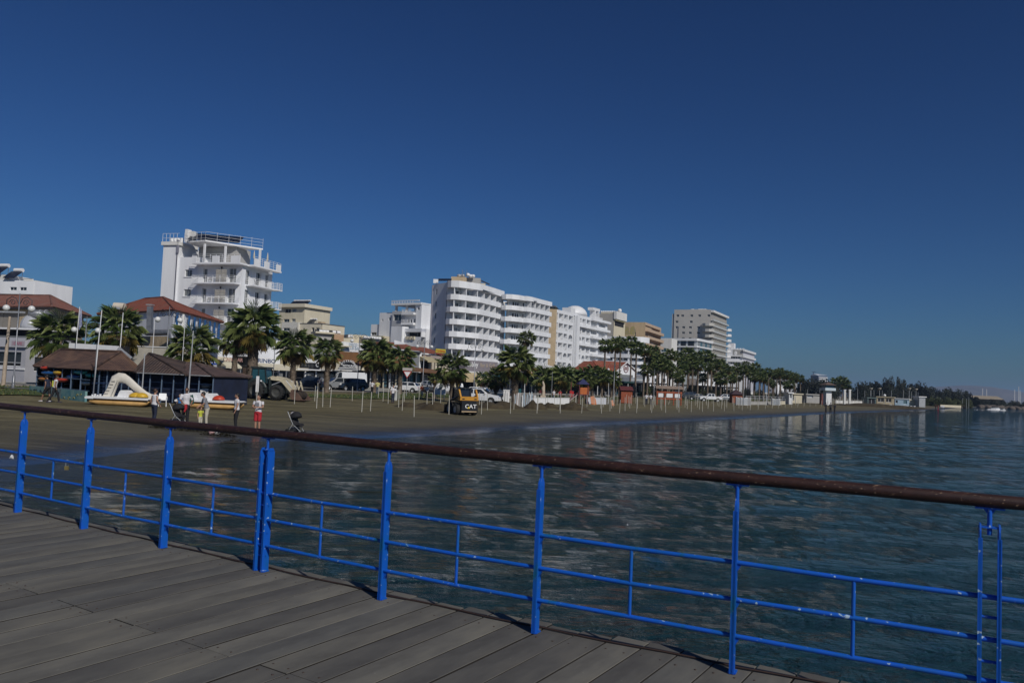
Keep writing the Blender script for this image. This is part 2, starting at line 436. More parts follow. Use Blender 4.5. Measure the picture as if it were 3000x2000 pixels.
# pale salt and shell lines where the last waves stopped
nC = noisen(N, L, mapn(N, L, (0.05, 1.6, 1), rot=(0, 0, -radians(55))), 2.2, 4, 0.5)
ln = ramp(N, L, nC.outputs[0], [(0.60, (0, 0, 0)), (0.63, (1, 1, 1)), (0.66, (0, 0, 0))])
mk = N.new('ShaderNodeMapRange'); L.new(at1.outputs['Fac'], mk.inputs[0]); mk.inputs[1].default_value = 9; mk.inputs[2].default_value = 5; mk.inputs[3].default_value = 0; mk.inputs[4].default_value = 0.7
mm = N.new('ShaderNodeMath'); mm.operation = 'MULTIPLY'; L.new(ln.outputs[0], mm.inputs[0]); L.new(mk.outputs[0], mm.inputs[1])
o = mixc(N, L, mm.outputs[0], o, (0.20, 0.19, 0.17))
L.new(o, b.inputs['Base Color'])
rg = N.new('ShaderNodeMapRange'); L.new(wet.outputs[0], rg.inputs[0]); rg.inputs[3].default_value = 0.92; rg.inputs[4].default_value = 0.22; L.new(rg.outputs[0], b.inputs['Roughness'])
nD = noisen(N, L, mapn(N, L, (1, 1, 1)), 5, 6, 0.7)
inv = N.new('ShaderNodeMath'); inv.operation = 'SUBTRACT'; inv.inputs[0].default_value = 1; L.new(wet.outputs[0], inv.inputs[1])
bp = N.new('ShaderNodeBump'); bp.inputs['Distance'].default_value = 0.12; L.new(inv.outputs[0], bp.inputs['Strength'])
L.new(nD.outputs[0], bp.inputs['Height']); L.new(bp.outputs[0], b.inputs['Normal'])
SAND = m

GRASSM = mat('grass_ground', (0.075, 0.095, 0.022), 0.95, col2=(0.030, 0.055, 0.012), scale=1.2, bump=0.8, bscale=12)
ASPH = mat('asphalt', (0.06, 0.06, 0.062), 0.9, 0.25, 1.5, bump=0.3, bscale=20)
PAVE = mat('promenade_paving', (0.26, 0.235, 0.195), 0.9, 0.2, 0.8, bump=0.2, bscale=8)
KERB = mat('kerb_stone', (0.34, 0.33, 0.30), 0.85, 0.15, 2)
LINEW = mat('road_paint', (0.65, 0.65, 0.62), 0.7, 0.2, 3)

# water
m, N, L, b = nodes('sea_water')
b.inputs['Base Color'].default_value = (0.010, 0.028, 0.034, 1); b.inputs['Roughness'].default_value = 0.035
b.inputs['Specular IOR Level'].default_value = 0.36; b.inputs['IOR'].default_value = 1.333
rotw = (0, 0, radians(-12))
w1 = noisen(N, L, mapn(N, L, (0.62, 1.3, 1), rot=rotw), 3.3, 5, 0.6, 0.5)
w2 = noisen(N, L, mapn(N, L, (0.16, 0.55, 1), rot=rotw), 1.5, 4, 0.6, 0.3)
w3 = noisen(N, L, mapn(N, L, (1.0, 2.2, 1), rot=rotw), 7.0, 3, 0.6, 0.2)
s1 = N.new('ShaderNodeMath'); s1.operation = 'MULTIPLY_ADD'; L.new(w2.outputs[0], s1.inputs[0]); s1.inputs[1].default_value = 2.4; L.new(w1.outputs[0], s1.inputs[2])
s2 = N.new('ShaderNodeMath'); s2.operation = 'MULTIPLY_ADD'; L.new(w3.outputs[0], s2.inputs[0]); s2.inputs[1].default_value = 0.30; L.new(s1.outputs[0], s2.inputs[2])
bp = N.new('ShaderNodeBump'); bp.inputs['Strength'].default_value = 1.0; bp.inputs['Distance'].default_value = 0.46
L.new(s2.outputs[0], bp.inputs['Height']); L.new(bp.outputs[0], b.inputs['Normal'])
# shallow green-brown water near the sand
at2 = N.new('ShaderNodeAttribute'); at2.attribute_name = 'inland'
shal = N.new('ShaderNodeMapRange'); L.new(at2.outputs['Fac'], shal.inputs[0]); shal.inputs[1].default_value = -14; shal.inputs[2].default_value = 0
L.new(mixc(N, L, shal.outputs[0], (0.008, 0.034, 0.046), (0.030, 0.036, 0.030)), b.inputs['Base Color'])
SEA = m

# ------------------------------------------------------------------ ground and water sheets
def polar_sheet(name, mt, rings, na, a0, a1, zf, kind='structure'):
    vs, att = [], []
    for r in rings:
        for k in range(na):
            a = a0 + (a1 - a0) * k / (na - 1)
            X, Y = r * sin(a), r * cos(a)
            u, d = ud(X, Y)
            vs.append((X, Y, zf(X, Y, u, d, r))); att.append(d)
    nr = len(rings)
    fs = [(i * na + k, i * na + k + 1, (i + 1) * na + k + 1, (i + 1) * na + k) for i in range(nr - 1) for k in range(na - 1)]
    me = bpy.data.meshes.new(name); me.from_pydata(vs, [], [f[::-1] for f in fs]); me.materials.append(mt)
    me.polygons.foreach_set('use_smooth', [True] * len(fs))
    A = me.attributes.new('inland', 'FLOAT', 'POINT'); A.data.foreach_set('value', att)
    me.update(); o = place(name, me); o['kind'] = kind; return o
rings = [0.0] + [1.5 * 1.045 ** i for i in range(190)]
rings = [r for r in rings if r < 6500] + [6500.0]
def z_sand(X, Y, u, d, r):
    z = float(np.interp(d, _gd, _gz))
    if 1.5 < d < 45 and r < 300:
        z += (0.035 if d < 10 else 0.08) * noise.noise(Vector((X * 0.35, Y * 0.35, 0))) + (0.02 * noise.noise(Vector((X * 1.3, Y * 1.3, 3))) if r < 120 else 0)
    return z
polar_sheet('ground', SAND, rings, 261, -pi, pi, z_sand)
def z_sea(X, Y, u, d, r):
    if r > 200: return 0.0
    k = min(1, max(0.15, -d / 12)) * max(0, 1 - r / 200)
    ca, sa = cos(0.21), sin(0.21)
    x, y = X * ca + Y * sa, -X * sa + Y * ca
    return k * (0.045 * noise.noise(Vector((x * 0.16, y * 0.55, 0))) + 0.028 * noise.noise(Vector((x * 0.5, y * 1.3, 5))) + (0.012 * noise.noise(Vector((x * 1.4, y * 3.0, 9))) if r < 60 else 0))
wr = [2.0 * 1.016 ** i for i in range(290)] + [200 * 1.12 ** i for i in range(1, 36)]
wr = sorted(set(r for r in wr if r < 9500)) + [9500.0]
polar_sheet('sea_water', SEA, [0.0] + wr, 300, -radians(62), radians(62), z_sea)
polar_sheet('sea_water', SEA, [0.0] + [3 * 1.3 ** i for i in range(31)], 90, radians(62), radians(298), lambda X, Y, u, d, r: 0.0)

def zone(name, mt, d0, d1, dz, u0=-90, u1=1500, nd=4, kind='structure'):
    vs, fs = [], []; us = []
    u = u0
    while u < u1: us.append(u); u += 4 if u < 200 else 30
    us.append(u1)
    for u in us:
        for j in range(nd + 1):
            d = d0 + (d1 - d0) * j / nd; X, Y = xy(u, d); vs.append((X, Y, float(np.interp(d, _gd, _gz)) + dz))
    for i in range(len(us) - 1):
        for j in range(nd):
            a = i * (nd + 1) + j; fs.append((a, a + 1, a + nd + 2, a + nd + 1)[::-1])
    me = bpy.data.meshes.new(name); me.from_pydata(vs, [], fs); me.materials.append(mt)
    me.polygons.foreach_set('use_smooth', [True] * len(fs)); me.update()
    o = place(name, me); o['kind'] = kind; return o
zone('promenade', PAVE, 43.5, 50.0, 0.05)
zone('road', ASPH, 51.0, 60.0, 0.03)
zone('pavement', PAVE, 61.0, 64.5, 0.14)
for dd in (50.4, 60.6):
    mb = MB()
    for u in range(-80, 420, 20):
        a, b_ = xy(u, dd), xy(u + 20, dd); z = float(np.interp(dd, _gd, _gz))
        mb.bar((*a, z + 0.05), (*b_, z + 0.05), 0.25, 0.25)
    struct('kerb', mb, KERB)
mb = MB()
for u in range(-60, 300, 6):
    (x0, y0), (x1, y1) = xy(u, 55.5), xy(u + 3, 55.5); z = gz(x0, y0) + 0.036; n = SN * 0.06
    mb.quad((x0 - n.x, y0 - n.y, z), (x1 - n.x, y1 - n.y, z), (x1 + n.x, y1 + n.y, z), (x0 + n.x, y0 + n.y, z))
struct('road_markings', mb, LINEW)
# lawn patches: irregular grass on the slope (blades as one mass)
def grass_patch(u0, u1, d0, d1, seed, dens=9.0, hmax=0.16):
    rnd = random.Random(seed); mb = MB(); base = MB()
    n = max(6, int((u1 - u0) / 1.5)); outl = []
    for i in range(n + 1):
        u = u0 + (u1 - u0) * i / n; e = min(1, 4 * min(i / n, 1 - i / n))
        dm = (d0 + d1) / 2; outl.append((u, dm - (dm - d0) * e * (0.8 + 0.35 * rnd.random()), dm + (d1 - dm) * e * (0.8 + 0.35 * rnd.random())))
    for i in range(n):
        for j in range(3):
            q = []
            for (k, t) in ((i, j), (i + 1, j), (i + 1, j + 1), (i, j + 1)):
                u, a, b_ = outl[k]; X, Y = xy(u, a + (b_ - a) * t / 3); q.append((X, Y, gz(X, Y) + 0.065))
            base.poly(q)
        u, a, b_ = outl[i]
        for _ in range(int(dens * (outl[i + 1][0] - u) * max(0.1, b_ - a))):
            uu = u + (outl[i + 1][0] - u) * rnd.random(); d = a + (b_ - a) * rnd.random(); X, Y = xy(uu, d); z = gz(X, Y) + 0.05
            h = hmax * (0.4 + rnd.random() * 0.8); w = 0.07; an = rnd.random() * pi; dx, dy = w * cos(an), w * sin(an); lx, ly = rnd.uniform(-.08, .08), rnd.uniform(-.08, .08)
            mb.cm = rnd.randrange(3)
            mb.add([(X - dx, Y - dy, z), (X + dx, Y + dy, z), (X + lx, Y + ly, z + h)], [(0, 1, 2)])
    g = base.build('lawn', GRASSM); g['kind'] = 'structure'
    s = mb.build('grass', [G1, G2, G3]); s['kind'] = 'stuff'
G1 = mat('grass_blade_dark', (0.035, 0.065, 0.012), 0.8, 0.3, 3); G2 = mat('grass_blade_light', (0.075, 0.10, 0.02), 0.8, 0.3, 3)
G3 = mat('grass_blade_dry', (0.13, 0.12, 0.04), 0.8, 0.3, 3)
grass_patch(-26, 5, 33.5, 39.5, 1); grass_patch(-30, 0, 41, 43.4, 2); grass_patch(12, 34, 32.5, 38.0, 3); grass_patch(26, 50, 36, 42.5, 4)
grass_patch(58, 100, 36, 43, 5, 4); grass_patch(105, 150, 34, 43, 6, 3); grass_patch(150, 240, 38, 43, 7, 1.5, 0.3)

# ------------------------------------------------------------------ pier
DZ = 1.35
PD = Vector((cos(radians(57.2)), sin(radians(57.2))))      # board direction
PN = Vector((PD.y, -PD.x))                                  # across the boards, towards +x
POSTS = [(-7.34, 9.83), (-6.26, 9.14), (-5.18, 8.45), (-4.10, 7.76), (-3.03, 7.09), (-1.95, 6.43), (-0.86, 5.76), (0.23, 5.15), (1.34, 4.58), (2.46, 4.02), (3.58, 3.46), (4.70, 2.90)]
def edge_t(off):
    """distance along PD of the rail line for board offset off"""
    for (a, b_) in zip(POSTS[:-1], POSTS[1:]):
        oa, ob = Vector(a).dot(PN), Vector(b_).dot(PN)
        if oa <= off <= ob:
            k = (off - oa) / (ob - oa); return Vector(a).dot(PD) * (1 - k) + Vector(b_).dot(PD) * k
    a, b_ = (POSTS[0], POSTS[1]) if off < Vector(POSTS[0]).dot(PN) else (POSTS[-2], POSTS[-1])
    oa, ob = Vector(a).dot(PN), Vector(b_).dot(PN); k = (off - oa) / (ob - oa); return Vector(a).dot(PD) * (1 - k) + Vector(b_).dot(PD) * k
JOINT = mat('shaded_board_side', (.016, .013, .011), .95, .3, 6)  # board sides coloured near black: shade painted into the sunlit gaps
deck = bpy.data.objects.new('pier_deck', None); COL.objects.link(deck); deck['kind'] = 'structure'; deck.location = (0, 0, DZ)
rnd = random.Random(3)
off = Vector(POSTS[0]).dot(PN) - 2.4; PW = 0.2215; pi_ = 0
nails = MB()
while off < Vector(POSTS[-1]).dot(PN):
    te = edge_t(off + PW / 2) + 0.20 + rnd.uniform(-0.015, 0.05)
    tj = edge_t(off + PW / 2) - 1.42
    segs = [(te, tj + 0.004), (tj - 0.004, tj - 2.6), (tj - 2.608, tj - 5.4), (tj - 5.408, tj - 9.0)]
    if pi_ % 3 == 1: segs = [(te, tj - 1.3), (tj - 1.308, tj - 5.4), (tj - 5.408, tj - 9.0)]
    for si, (t1, t0) in enumerate(segs):
        L_ = t1 - t0; mb = MB(); g = 0.007 + rnd.random() * 0.008; w = PW - g; e = 0.0025; dzp = rnd.uniform(-0.0035, 0.0015)
        # rounded arrises: a hexagonal top section, ends slightly worn
        pr = [(-w / 2, -0.045), (w / 2, -0.045), (w / 2, -e), (-w / 2, -e)]
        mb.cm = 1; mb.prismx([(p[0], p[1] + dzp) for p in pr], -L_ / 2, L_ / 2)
        mb.cm = 0; mb.prismx([(p[0], p[1] + dzp) for p in ((-w / 2, -e), (w / 2, -e), (w / 2 - e, 0), (-w / 2 + e, 0))], -L_ / 2, L_ / 2)
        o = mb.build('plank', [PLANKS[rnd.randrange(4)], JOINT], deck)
        c = PD * ((t0 + t1) / 2) + PN * (off + PW / 2)
        o.location = (c.x, c.y, 0); o.rotation_euler = (0, 0, atan2(PD.y, PD.x) + rnd.uniform(-.0006, .0006))
        for tt in (t0 + 0.05, t1 - (0.28 if si == 0 else 0.05)):
            for k in (-0.06, 0.06):
                q = PD * tt + PN * (off + PW / 2 + k); nails.lathe([(0.0065, -0.004), (0.0065, 0.0012), (0.0, 0.0016)], (q.x, q.y, 0), 6)
    off += PW; pi_ += 1
nh = nails.build('nail_heads', mat('rusty_nail', (0.05, 0.03, 0.022), 0.7, 0.3, 9), deck); nh['kind'] = 'stuff'
mb = MB()
for k in (0.06, 1.42, 2.9, 4.2):
    for a, b_ in zip(POSTS[:-1], POSTS[1:]):
        a2, b2 = Vector(a) - PD * k, Vector(b_) - PD * k; mb.bar((a2.x, a2.y, -0.15), (b2.x, b2.y, -0.15), 0.16, 0.20)
mb.build('beam', mat('pier_timber', (0.07, 0.06, 0.05), 0.9, 0.3, 4), deck)
for i in (0, 3, 6, 9, 11):
    for k in (0.25, 3.5):
        p = Vector(POSTS[i]) - PD * k; mb = MB(); mb.cyl((p.x, p.y, -4), (p.x, p.y, -0.24), 0.14, 12); mb.build('pile', mat('pier_timber', (0.07, 0.06, 0.05)), deck)

# thin dark tube standing in for the shadow gap near the board ends
mb = MB(); pts = []
for i in range(len(POSTS) - 1):
    a, b_ = Vector(POSTS[i]), Vector(POSTS[i + 1])
    for k in range(6):
        p = a.lerp(b_, k / 6) + PD * (0.085 + 0.012 * sin(i * 3 + k * 1.3)); pts.append((p.x, p.y, DZ + 0.008))
mb.tube(pts, 0.006, 6)
cb = mb.build('edge_shadow_line', mat('shadow_line_brown', (0.035, 0.018, 0.014), 0.8, 0.3, 6)); tag(cb, 'thin dark line drawn as the shadow gap along the outer edge of the deck boards', 'cable')

# ------------------------------------------------------------------ railing
base = Vector((*POSTS[5], DZ))
rail = thing('railing', 'blue metal pier railing with rusty brown top pipe', 'railing', base)
mb = MB(off=base)
pts = []
for i in range(len(POSTS)):
    pts.append((*POSTS[i], DZ + 1.101))
mb.tube(pts, 0.0335, 20)
mb.build('top_rail', RUST, rail).data.materials[0]
for i, p in enumerate(POSTS):
    p = Vector(p); pn = Vector(POSTS[min(i + 1, len(POSTS) - 1)]); pq = Vector(POSTS[max(i - 1, 0)])
    t = (pn - pq).normalized(); nrm = Vector((-t.y, t.x)); rz = atan2(t.y, t.x)
    double = i in (5, 9)
    # flat steel uprights, broad side across the rail
    for s in ((-0.042, 0.042) if double else (0.0,)):
        mb = MB(); th = 0.008 if double else 0.012; w = 0.037; top = 0.985
        mb.prismx([(-w, 0), (w, 0), (w, top - 0.035), (w * 0.55, top), (-w * 0.55, top), (-w, top - 0.035)], s - th / 2, s + th / 2)
        mb.box(s - th * 1.2, s + th * 1.2, -w, -w + 0.010, 0.0, top - 0.07)      # stiffening lip
        mb.box(s - 0.022, s + 0.022, -w * 0.8, w * 0.8, 0.0, 0.009)
        if not double:
            for zb in (0.205, 0.41, 0.62): mb.add([(s, w * .2, zb - 0.07), (s, -w * .2, zb - 0.07), (s + 0.045, -w * .2, zb), (s + 0.045, w * .2, zb)], [(0, 1, 2, 3)]); mb.add([(s, -.004, zb - 0.07), (s + 0.04, -.004, zb), (s, -.004, zb)], [(0, 1, 2)])
        o = mb.build('post', BLUEPOST, rail); o.location = Vector((p.x, p.y, DZ)) - base; o.rotation_euler = (0, 0, rz)
    mb = MB()
    mb.cyl((0, 0, 0.93), (0, 0, 1.06), 0.011, 8)
    mb.obox((0, 0, 1.063), (0.13, 0.026, 0.008))
    mb.add([(-0.028, 0, 1.058), (0.028, 0, 1.058), (0, 0, 1.02)], [(0, 2, 1)])
    if double:
        mb.obox((0, 0, 0.968), (0.10, 0.04, 0.008))
        for zz in (0.12, 0.30, 0.52):
            m2 = MB(); m2.cyl((-0.046, 0, zz), (0.046, 0, zz), 0.008, 8); o = m2.build('rung', BLUEPOST, rail); o.location = Vector((p.x, p.y, DZ)) - base; o.rotation_euler = (0, 0, rz)
    o = mb.build('saddle_bracket', BLUEPOST, rail); o.location = Vector((p.x, p.y, DZ)) - base; o.rotation_euler = (0, 0, rz)
for i in range(len(POSTS) - 1):
    a, b_ = Vector(POSTS[i]), Vector(POSTS[i + 1])
    for zb in (0.205, 0.41, 0.62):
        mb = MB(off=base); sg = 0.004 * sin(i * 2.3 + zb * 20)
        mid = (a + b_) / 2
        mb.tube([(a.x, a.y, DZ + zb), (mid.x, mid.y, DZ + zb - 0.003 + sg), (b_.x, b_.y, DZ + zb)], 0.0135, 12)
        mb.build('horizontal_bar', BLUEPOST, rail)
    mb = MB(off=base); mid = a.lerp(b_, 0.5); mb.cyl((mid.x, mid.y, DZ + 0.205), (mid.x, mid.y, DZ + 0.62), 0.0105, 10)
    mb.build('baluster', BLUEPOST, rail)
# padlock and tag on the upper bar
a, b_ = Vector(POSTS[2]), Vector(POSTS[3])
p = a.lerp(b_, 0.70); lk = thing('padlock', 'small brass padlock hanging from the top blue bar at left', 'padlock', (p.x, p.y, DZ + 0.62))
mb = MB(); mb.tube([(-.012, 0, -.052), (-.013, 0, -.012), (-.009, 0, .010), (0, 0, .0155), (.009, 0, .010), (.013, 0, -.012), (.012, 0, -.052)], 0.0025, 8)
mb.build('shackle', LGREY, lk)
mb = MB(); mb.prismy([(-.02, -.088), (.02, -.088), (.022, -.06), (.018, -.048), (-.018, -.048), (-.022, -.06)], -0.008, 0.008); mb.build('lock_body', mat('brass', (0.55, 0.42, 0.16), 0.35, 0.2, 8, metal=0.8), lk)
a, b_ = Vector(POSTS[1]), Vector(POSTS[2]); p = a.lerp(b_, 0.83)
tg = thing('paper_tag', 'crumpled white paper tag tied to the blue bar at far left', 'tag', (p.x, p.y, DZ + 0.62))
mb = MB(); mb.tube([(0, 0, 0.014), (0.013, 0, 0), (0, 0, -0.03)], 0.002, 6); mb.build('string', PAINTW, tg)
mb = MB(); mb.add([(-.02, -.01, -.07), (.022, .004, -.075), (.026, -.008, -.03), (0, .006, -.022), (-.016, .012, -.035), (0.0, -.022, -.052)], [(0, 1, 5), (1, 2, 5), (2, 3, 5), (3, 4, 5), (4, 0, 5), (0, 4, 3, 2, 1)]); mb.build('tag_paper', PAINTW, tg)
# ------------------------------------------------------------------ building helpers
def Tm(x=0, y=0, z=0, rz=0): return Matrix.Translation((x, y, z)) @ Matrix.Rotation(rz, 4, 'Z')
HP = pi / 2
class Bld:
    """a building as an Empty at its near left corner: local x along the facade, y inwards, z up"""
    def __init__(s, name, label, cat, A, B, zref=15, group=None, z0=None):
        a = Vector((Xat(A[0], A[1], zref), A[1])); b = Vector((Xat(B[0], B[1], zref), B[1]))
        s.z0 = z0 if z0 is not None else gz(a.x, a.y) - 0.05
        s.W = (b - a).length; s.rz = atan2(b.y - a.y, b.x - a.x); s.a = a; s.b = b
        s.e = thing(name, label, cat, (a.x, a.y, s.z0), s.rz, group)
        s.inv = (Matrix.Translation((a.x, a.y, s.z0)) @ Matrix.Rotation(s.rz, 4, 'Z')).inverted()
    def loc(s, px, py, Y): return s.inv @ P3(px, py, Y)
    def lx(s, px, Y, z=15): return (s.inv @ Vector((Xat(px, Y, z), Y, z))).xy
    def z(s, px, py, Y): return zat(px, py, Y) - s.z0
    def hit(s, px, zref=15, y=0.0):
        """local x on the plane y=const seen in pixel column px at height zref"""
        lo, hi = -60.0, 120.0
        M = s.inv.inverted()
        for _ in range(50):
            m = (lo + hi) / 2; w = M @ Vector((m, y, zref)); v = w - CPOS
            c = 1500 + FPX * v.dot(RT) / v.dot(FW)
            if c < px: lo = m
            else: hi = m
        return lo
    def part(s, name, mb, mats): return mb.build(name, mats, s.e)
    def block(s, name, m, x0, x1, y0, y1, z0, z1):
        mb = MB(); mb.box(x0, x1, y0, y1, z0, z1); return mb.build(name, m, s.e)
    def wall(s, T, W, z0, z1, wins=(), m=WHITE, x0=0.0, depth=0.18, name='wall', openings=(), odepth=1.5):
        """wins: (x, z, w, h, glass)"""
        mb = MB(); mb.T = T
        allw = [(w[0], w[0] + w[2], w[1], w[1] + w[3]) for w in wins]
        mb.holed(W, z0, z1, allw, depth, 0.0, x0)
        o = mb.build(name, m, s.e)
        rz = atan2(T[1][0], T[0][0])
        for w in wins:
            p = T @ Vector((w[0], depth - 0.06, w[1]))
            window(s.e, p, rz, w[2], w[3], w[4] if len(w) > 4 else GLASS)
        return o
_wc = {}
def window(parent, p, rz, w, h, g=GLASS, name='window', fm=None):
    k = (round(w, 2), round(h, 2), g.name, fm.name if fm else '')
    if k not in _wc:
        f = MB(); t = 0.06; f.box(0, w, -.03, .03, 0, t); f.box(0, w, -.03, .03, h - t, h); f.box(0, t, -.03, .03, t, h - t); f.box(w - t, w, -.03, .03, t, h - t)
        if w > 0.9: f.box(w / 2 - t / 2, w / 2 + t / 2, -.028, .028, t, h - t)
        q = MB(); q.box(t * .5, w - t * .5, -.01, .012, t * .5, h - t * .5)
        _wc[k] = (f.mesh(name, fm or PAINTW), q.mesh('pane', g))
    f, q = _wc[k]
    o = place(name, f, parent, p, rz); place('pane', q, o); return o
def rail_balcony(parent, T, w, dep, z, slab=WHITE, railm=PAINTW, hh=1.0, solid=False, n=None, bars=4):
    """balcony slab projecting towards -y from the plane y=0"""
    mb = MB(); mb.T = T; mb.box(0, w, -dep, 0.0, z - 0.2, z); o = mb.build('balcony', slab, parent)
    r = MB(); r.T = T
    if solid:
        r.box(0, w, -dep, -dep + 0.12, z, z + hh); r.box(0, 0.12, -dep + .12, 0, z, z + hh); r.box(w - .12, w, -dep + .12, 0, z, z + hh)
    else:
        for i in range(bars):
            zz = z + hh * (i + 1) / bars
            r.box(0.03, w - 0.03, -dep + 0.03, -dep + 0.07, zz - 0.02, zz + 0.02)
            r.box(0.03, 0.07, -dep + 0.07, 0, zz - 0.02, zz + 0.02); r.box(w - .07, w - .03, -dep + 0.07, 0, zz - 0.02, zz + 0.02)
        k = n or max(2, int(w / 1.1))
        for i in range(k + 1):
            x = 0.05 + (w - 0.1) * i / k; r.box(x - .025, x + .025, -dep + 0.025, -dep + 0.075, z, z + hh)
    r.build('balcony_railing', railm, o)
    return o
def solar_heater(parent, T, s=1.0, tank=PAINTW):
    mb = MB(); mb.T = T
    mb.cyl((-0.65 * s, 0, 1.35 * s), (0.65 * s, 0, 1.35 * s), 0.27 * s, 12)
    o = mb.build('water_tank', tank, parent)
    mb = MB(); mb.T = T
    mb.add([(-0.9 * s, -1.6 * s, 0.15 * s), (0.9 * s, -1.6 * s, 0.15 * s), (0.9 * s, -0.3 * s, 1.15 * s), (-0.9 * s, -0.3 * s, 1.15 * s), (-0.9 * s, -1.6 * s, 0.07 * s), (0.9 * s, -1.6 * s, 0.07 * s), (0.9 * s, -0.3 * s, 1.07 * s), (-0.9 * s, -0.3 * s, 1.07 * s)],
           [(0, 1, 2, 3), (4, 7, 6, 5), (0, 4, 5, 1), (1, 5, 6, 2), (2, 6, 7, 3), (3, 7, 4, 0)])
    mb.build('solar_collector', SOLAR, parent)
    for x in (-0.6, 0.6):
        mb = MB(); mb.T = T; mb.bar((x * s, 0, 0), (x * s, 0, 1.1 * s), 0.05); mb.bar((x * s, 0, .05 * s), (x * s, -1.5 * s, .1 * s), 0.05); mb.build('heater_frame', GREY, parent)
def hiproof(name, parent, mt, off, eave, ridge, thick=0.18):
    """eave: 4 points (world) counter-clockwise seen from above starting near-left, ridge: two points; tiles follow the slopes"""
    e = [Vector(p) for p in eave]; r0, r1 = Vector(ridge[0]), Vector(ridge[1]); mb = MB(off=off)
    def face(pts):
        o = pts[0]; ux = (pts[1] - pts[0]).normalized(); nrm = (pts[1] - pts[0]).cross(pts[-1] - pts[0]).normalized(); vy = nrm.cross(ux)
        mb.poly(pts, uv=[((p - o).dot(ux), (p - o).dot(vy)) for p in pts])
    face([e[0], e[1], r1, r0]); face([e[1], e[2], r1]); face([e[2], e[3], r0, r1]); face([e[3], e[0], r0])
    o = mb.build(name, mt, parent)
    md = o.modifiers.new('thickness', 'SOLIDIFY'); md.thickness = thick; md.offset = -1
    # ridge caps
    rc = MB(off=off)
    for a, b in ((r0, r1), (e[0], r0), (e[1], r1), (e[2], r1), (e[3], r0)):
        if (b - a).length > 0.3: rc.tube([a + Vector((0, 0, .02)), b + Vector((0, 0, .02))], 0.10, 6)
    rc.build('ridge_cap', mt, o)
    return o
def text_obj(body, mt, parent, T, size, name='lettering', ext=0.01, align='LEFT', sx=1.0):
    cu = bpy.data.curves.new(name, 'FONT'); cu.body = body; cu.size = size; cu.extrude = ext; cu.offset = size * .015; cu.align_x = align; cu.resolution_u = 3
    t = bpy.data.objects.new('tmp', cu); COL.objects.link(t)
    me = bpy.data.meshes.new_from_object(t); bpy.data.objects.remove(t); bpy.data.curves.remove(cu)
    me.name = name; me.materials.clear(); me.materials.append(mt)
    o = place(name, me, parent)
    M = T @ Matrix.Rotation(HP, 4, 'X'); o.matrix_local = M @ Matrix.Diagonal((sx, 1, 1, 1)); return o

# ================================================================== far left: kiosk, terrace, flats
K = Bld('beach_kiosk', 'white grey beach kiosk with pink lettered sign band and long window', 'kiosk', (-70, 77), (74, 75), 3)
zK = lambda py: K.z(60, py, 75)
K.wall(Tm(), K.W, 0, zK(992), [(K.hit(-40, 3), zK(1074), K.hit(63, 3) - K.hit(-40, 3), zK(1031) - zK(1074), GLASS)], mat('kiosk_cladding', (0.42, 0.42, 0.45), 0.6, 0.08, 1), depth=0.25)
K.wall(Tm(K.W, 0, 0, HP), 5, 0, zK(992), [(1, 1.2, 2.5, 1.4)], mat('kiosk_cladding', (0.42, 0.42, 0.45)), depth=0.2)
K.block('roof', mat('kiosk_cladding', (0.42, 0.42, 0.45)), 0, K.W, 0.001, 5, zK(992), zK(992) + 0.1)
K.block('sign_band', mat('pale_sign', (0.50, 0.50, 0.53), 0.5, 0.05, 1), -0.1, K.W + 0.12, -0.25, -0.003, zK(1017), zK(993))
K.block('window_sill', PAINTW, -0.05, K.W + 0.05, -0.10, -0.003, zK(1083), zK(1078))
K.block('window_rail', LGREY, K.hit(-40, 3), K.hit(63, 3), 0.02, 0.08, zK(1064), zK(1061))
PINK = mat('faded_pink_lettering', (0.42, 0.16, 0.22), 0.6, 0.1, 2)
K.block('sign_plate', mat('pink_plate', (0.40, 0.33, 0.37), 0.6, 0.1, 2), K.hit(32, 3, -.26), K.hit(70, 3, -.26), -0.262, -0.252, zK(1013), zK(999))
text_obj('CAFE', PINK, K.e, Tm(K.hit(38, 3, -.27), -0.27, zK(1010)), 0.38, sx=1.2)
TB = Bld('terrace_pavilion', 'grey walled terrace building with thin white roof slab behind the kiosk', 'building', (-80, 83), (118, 81), 6)
zT = lambda py: TB.z(60, py, 82)
TB.block('roof_slab', PAINTW, -1, TB.W, -0.3, 6, zT(966), zT(961))
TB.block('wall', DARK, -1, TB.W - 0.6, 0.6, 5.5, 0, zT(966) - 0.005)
TB.block('fascia', mat('slate_grey', (0.15, 0.16, 0.17), 0.7), -1, TB.W - 1.2, 0.2, 0.59, zT(992), zT(984))
for i, (a, b) in enumerate(((-60, -25), (-24, 12), (13, 55))):
    TB.block('wall_panel', mat('greige_panel', (0.20, 0.185, 0.165), 0.8, 0.1, .6), TB.hit(a, 8, 2), TB.hit(b, 8, 2) - .02, 2.0, 2.2, zT(961) + 0.003, zT(915))
TB.block('roof_beam', LGREY, -1, TB.hit(76, 8, 2), 1.6, 1.99, zT(914), zT(909))
dm = Bld('garden_dome', 'pale translucent dome tent standing on the terrace roof', 'dome tent', (57, 82.5), (103, 82.5), 8)
mb = MB(); zc = dm.z(80, 961, 82.5); R_ = dm.W / 2 + .1; mb.ell((dm.W / 2, R_ * .6, zc + .003), (R_, R_ * 0.9, zat(80, 921, 82.5) - zat(80, 961, 82.5)), 20, 12, zcut=0)
dm.part('dome_skin', mb, mat('translucent_sheet', (0.40, 0.41, 0.44), 0.35, 0.06, 2)); mb = MB()
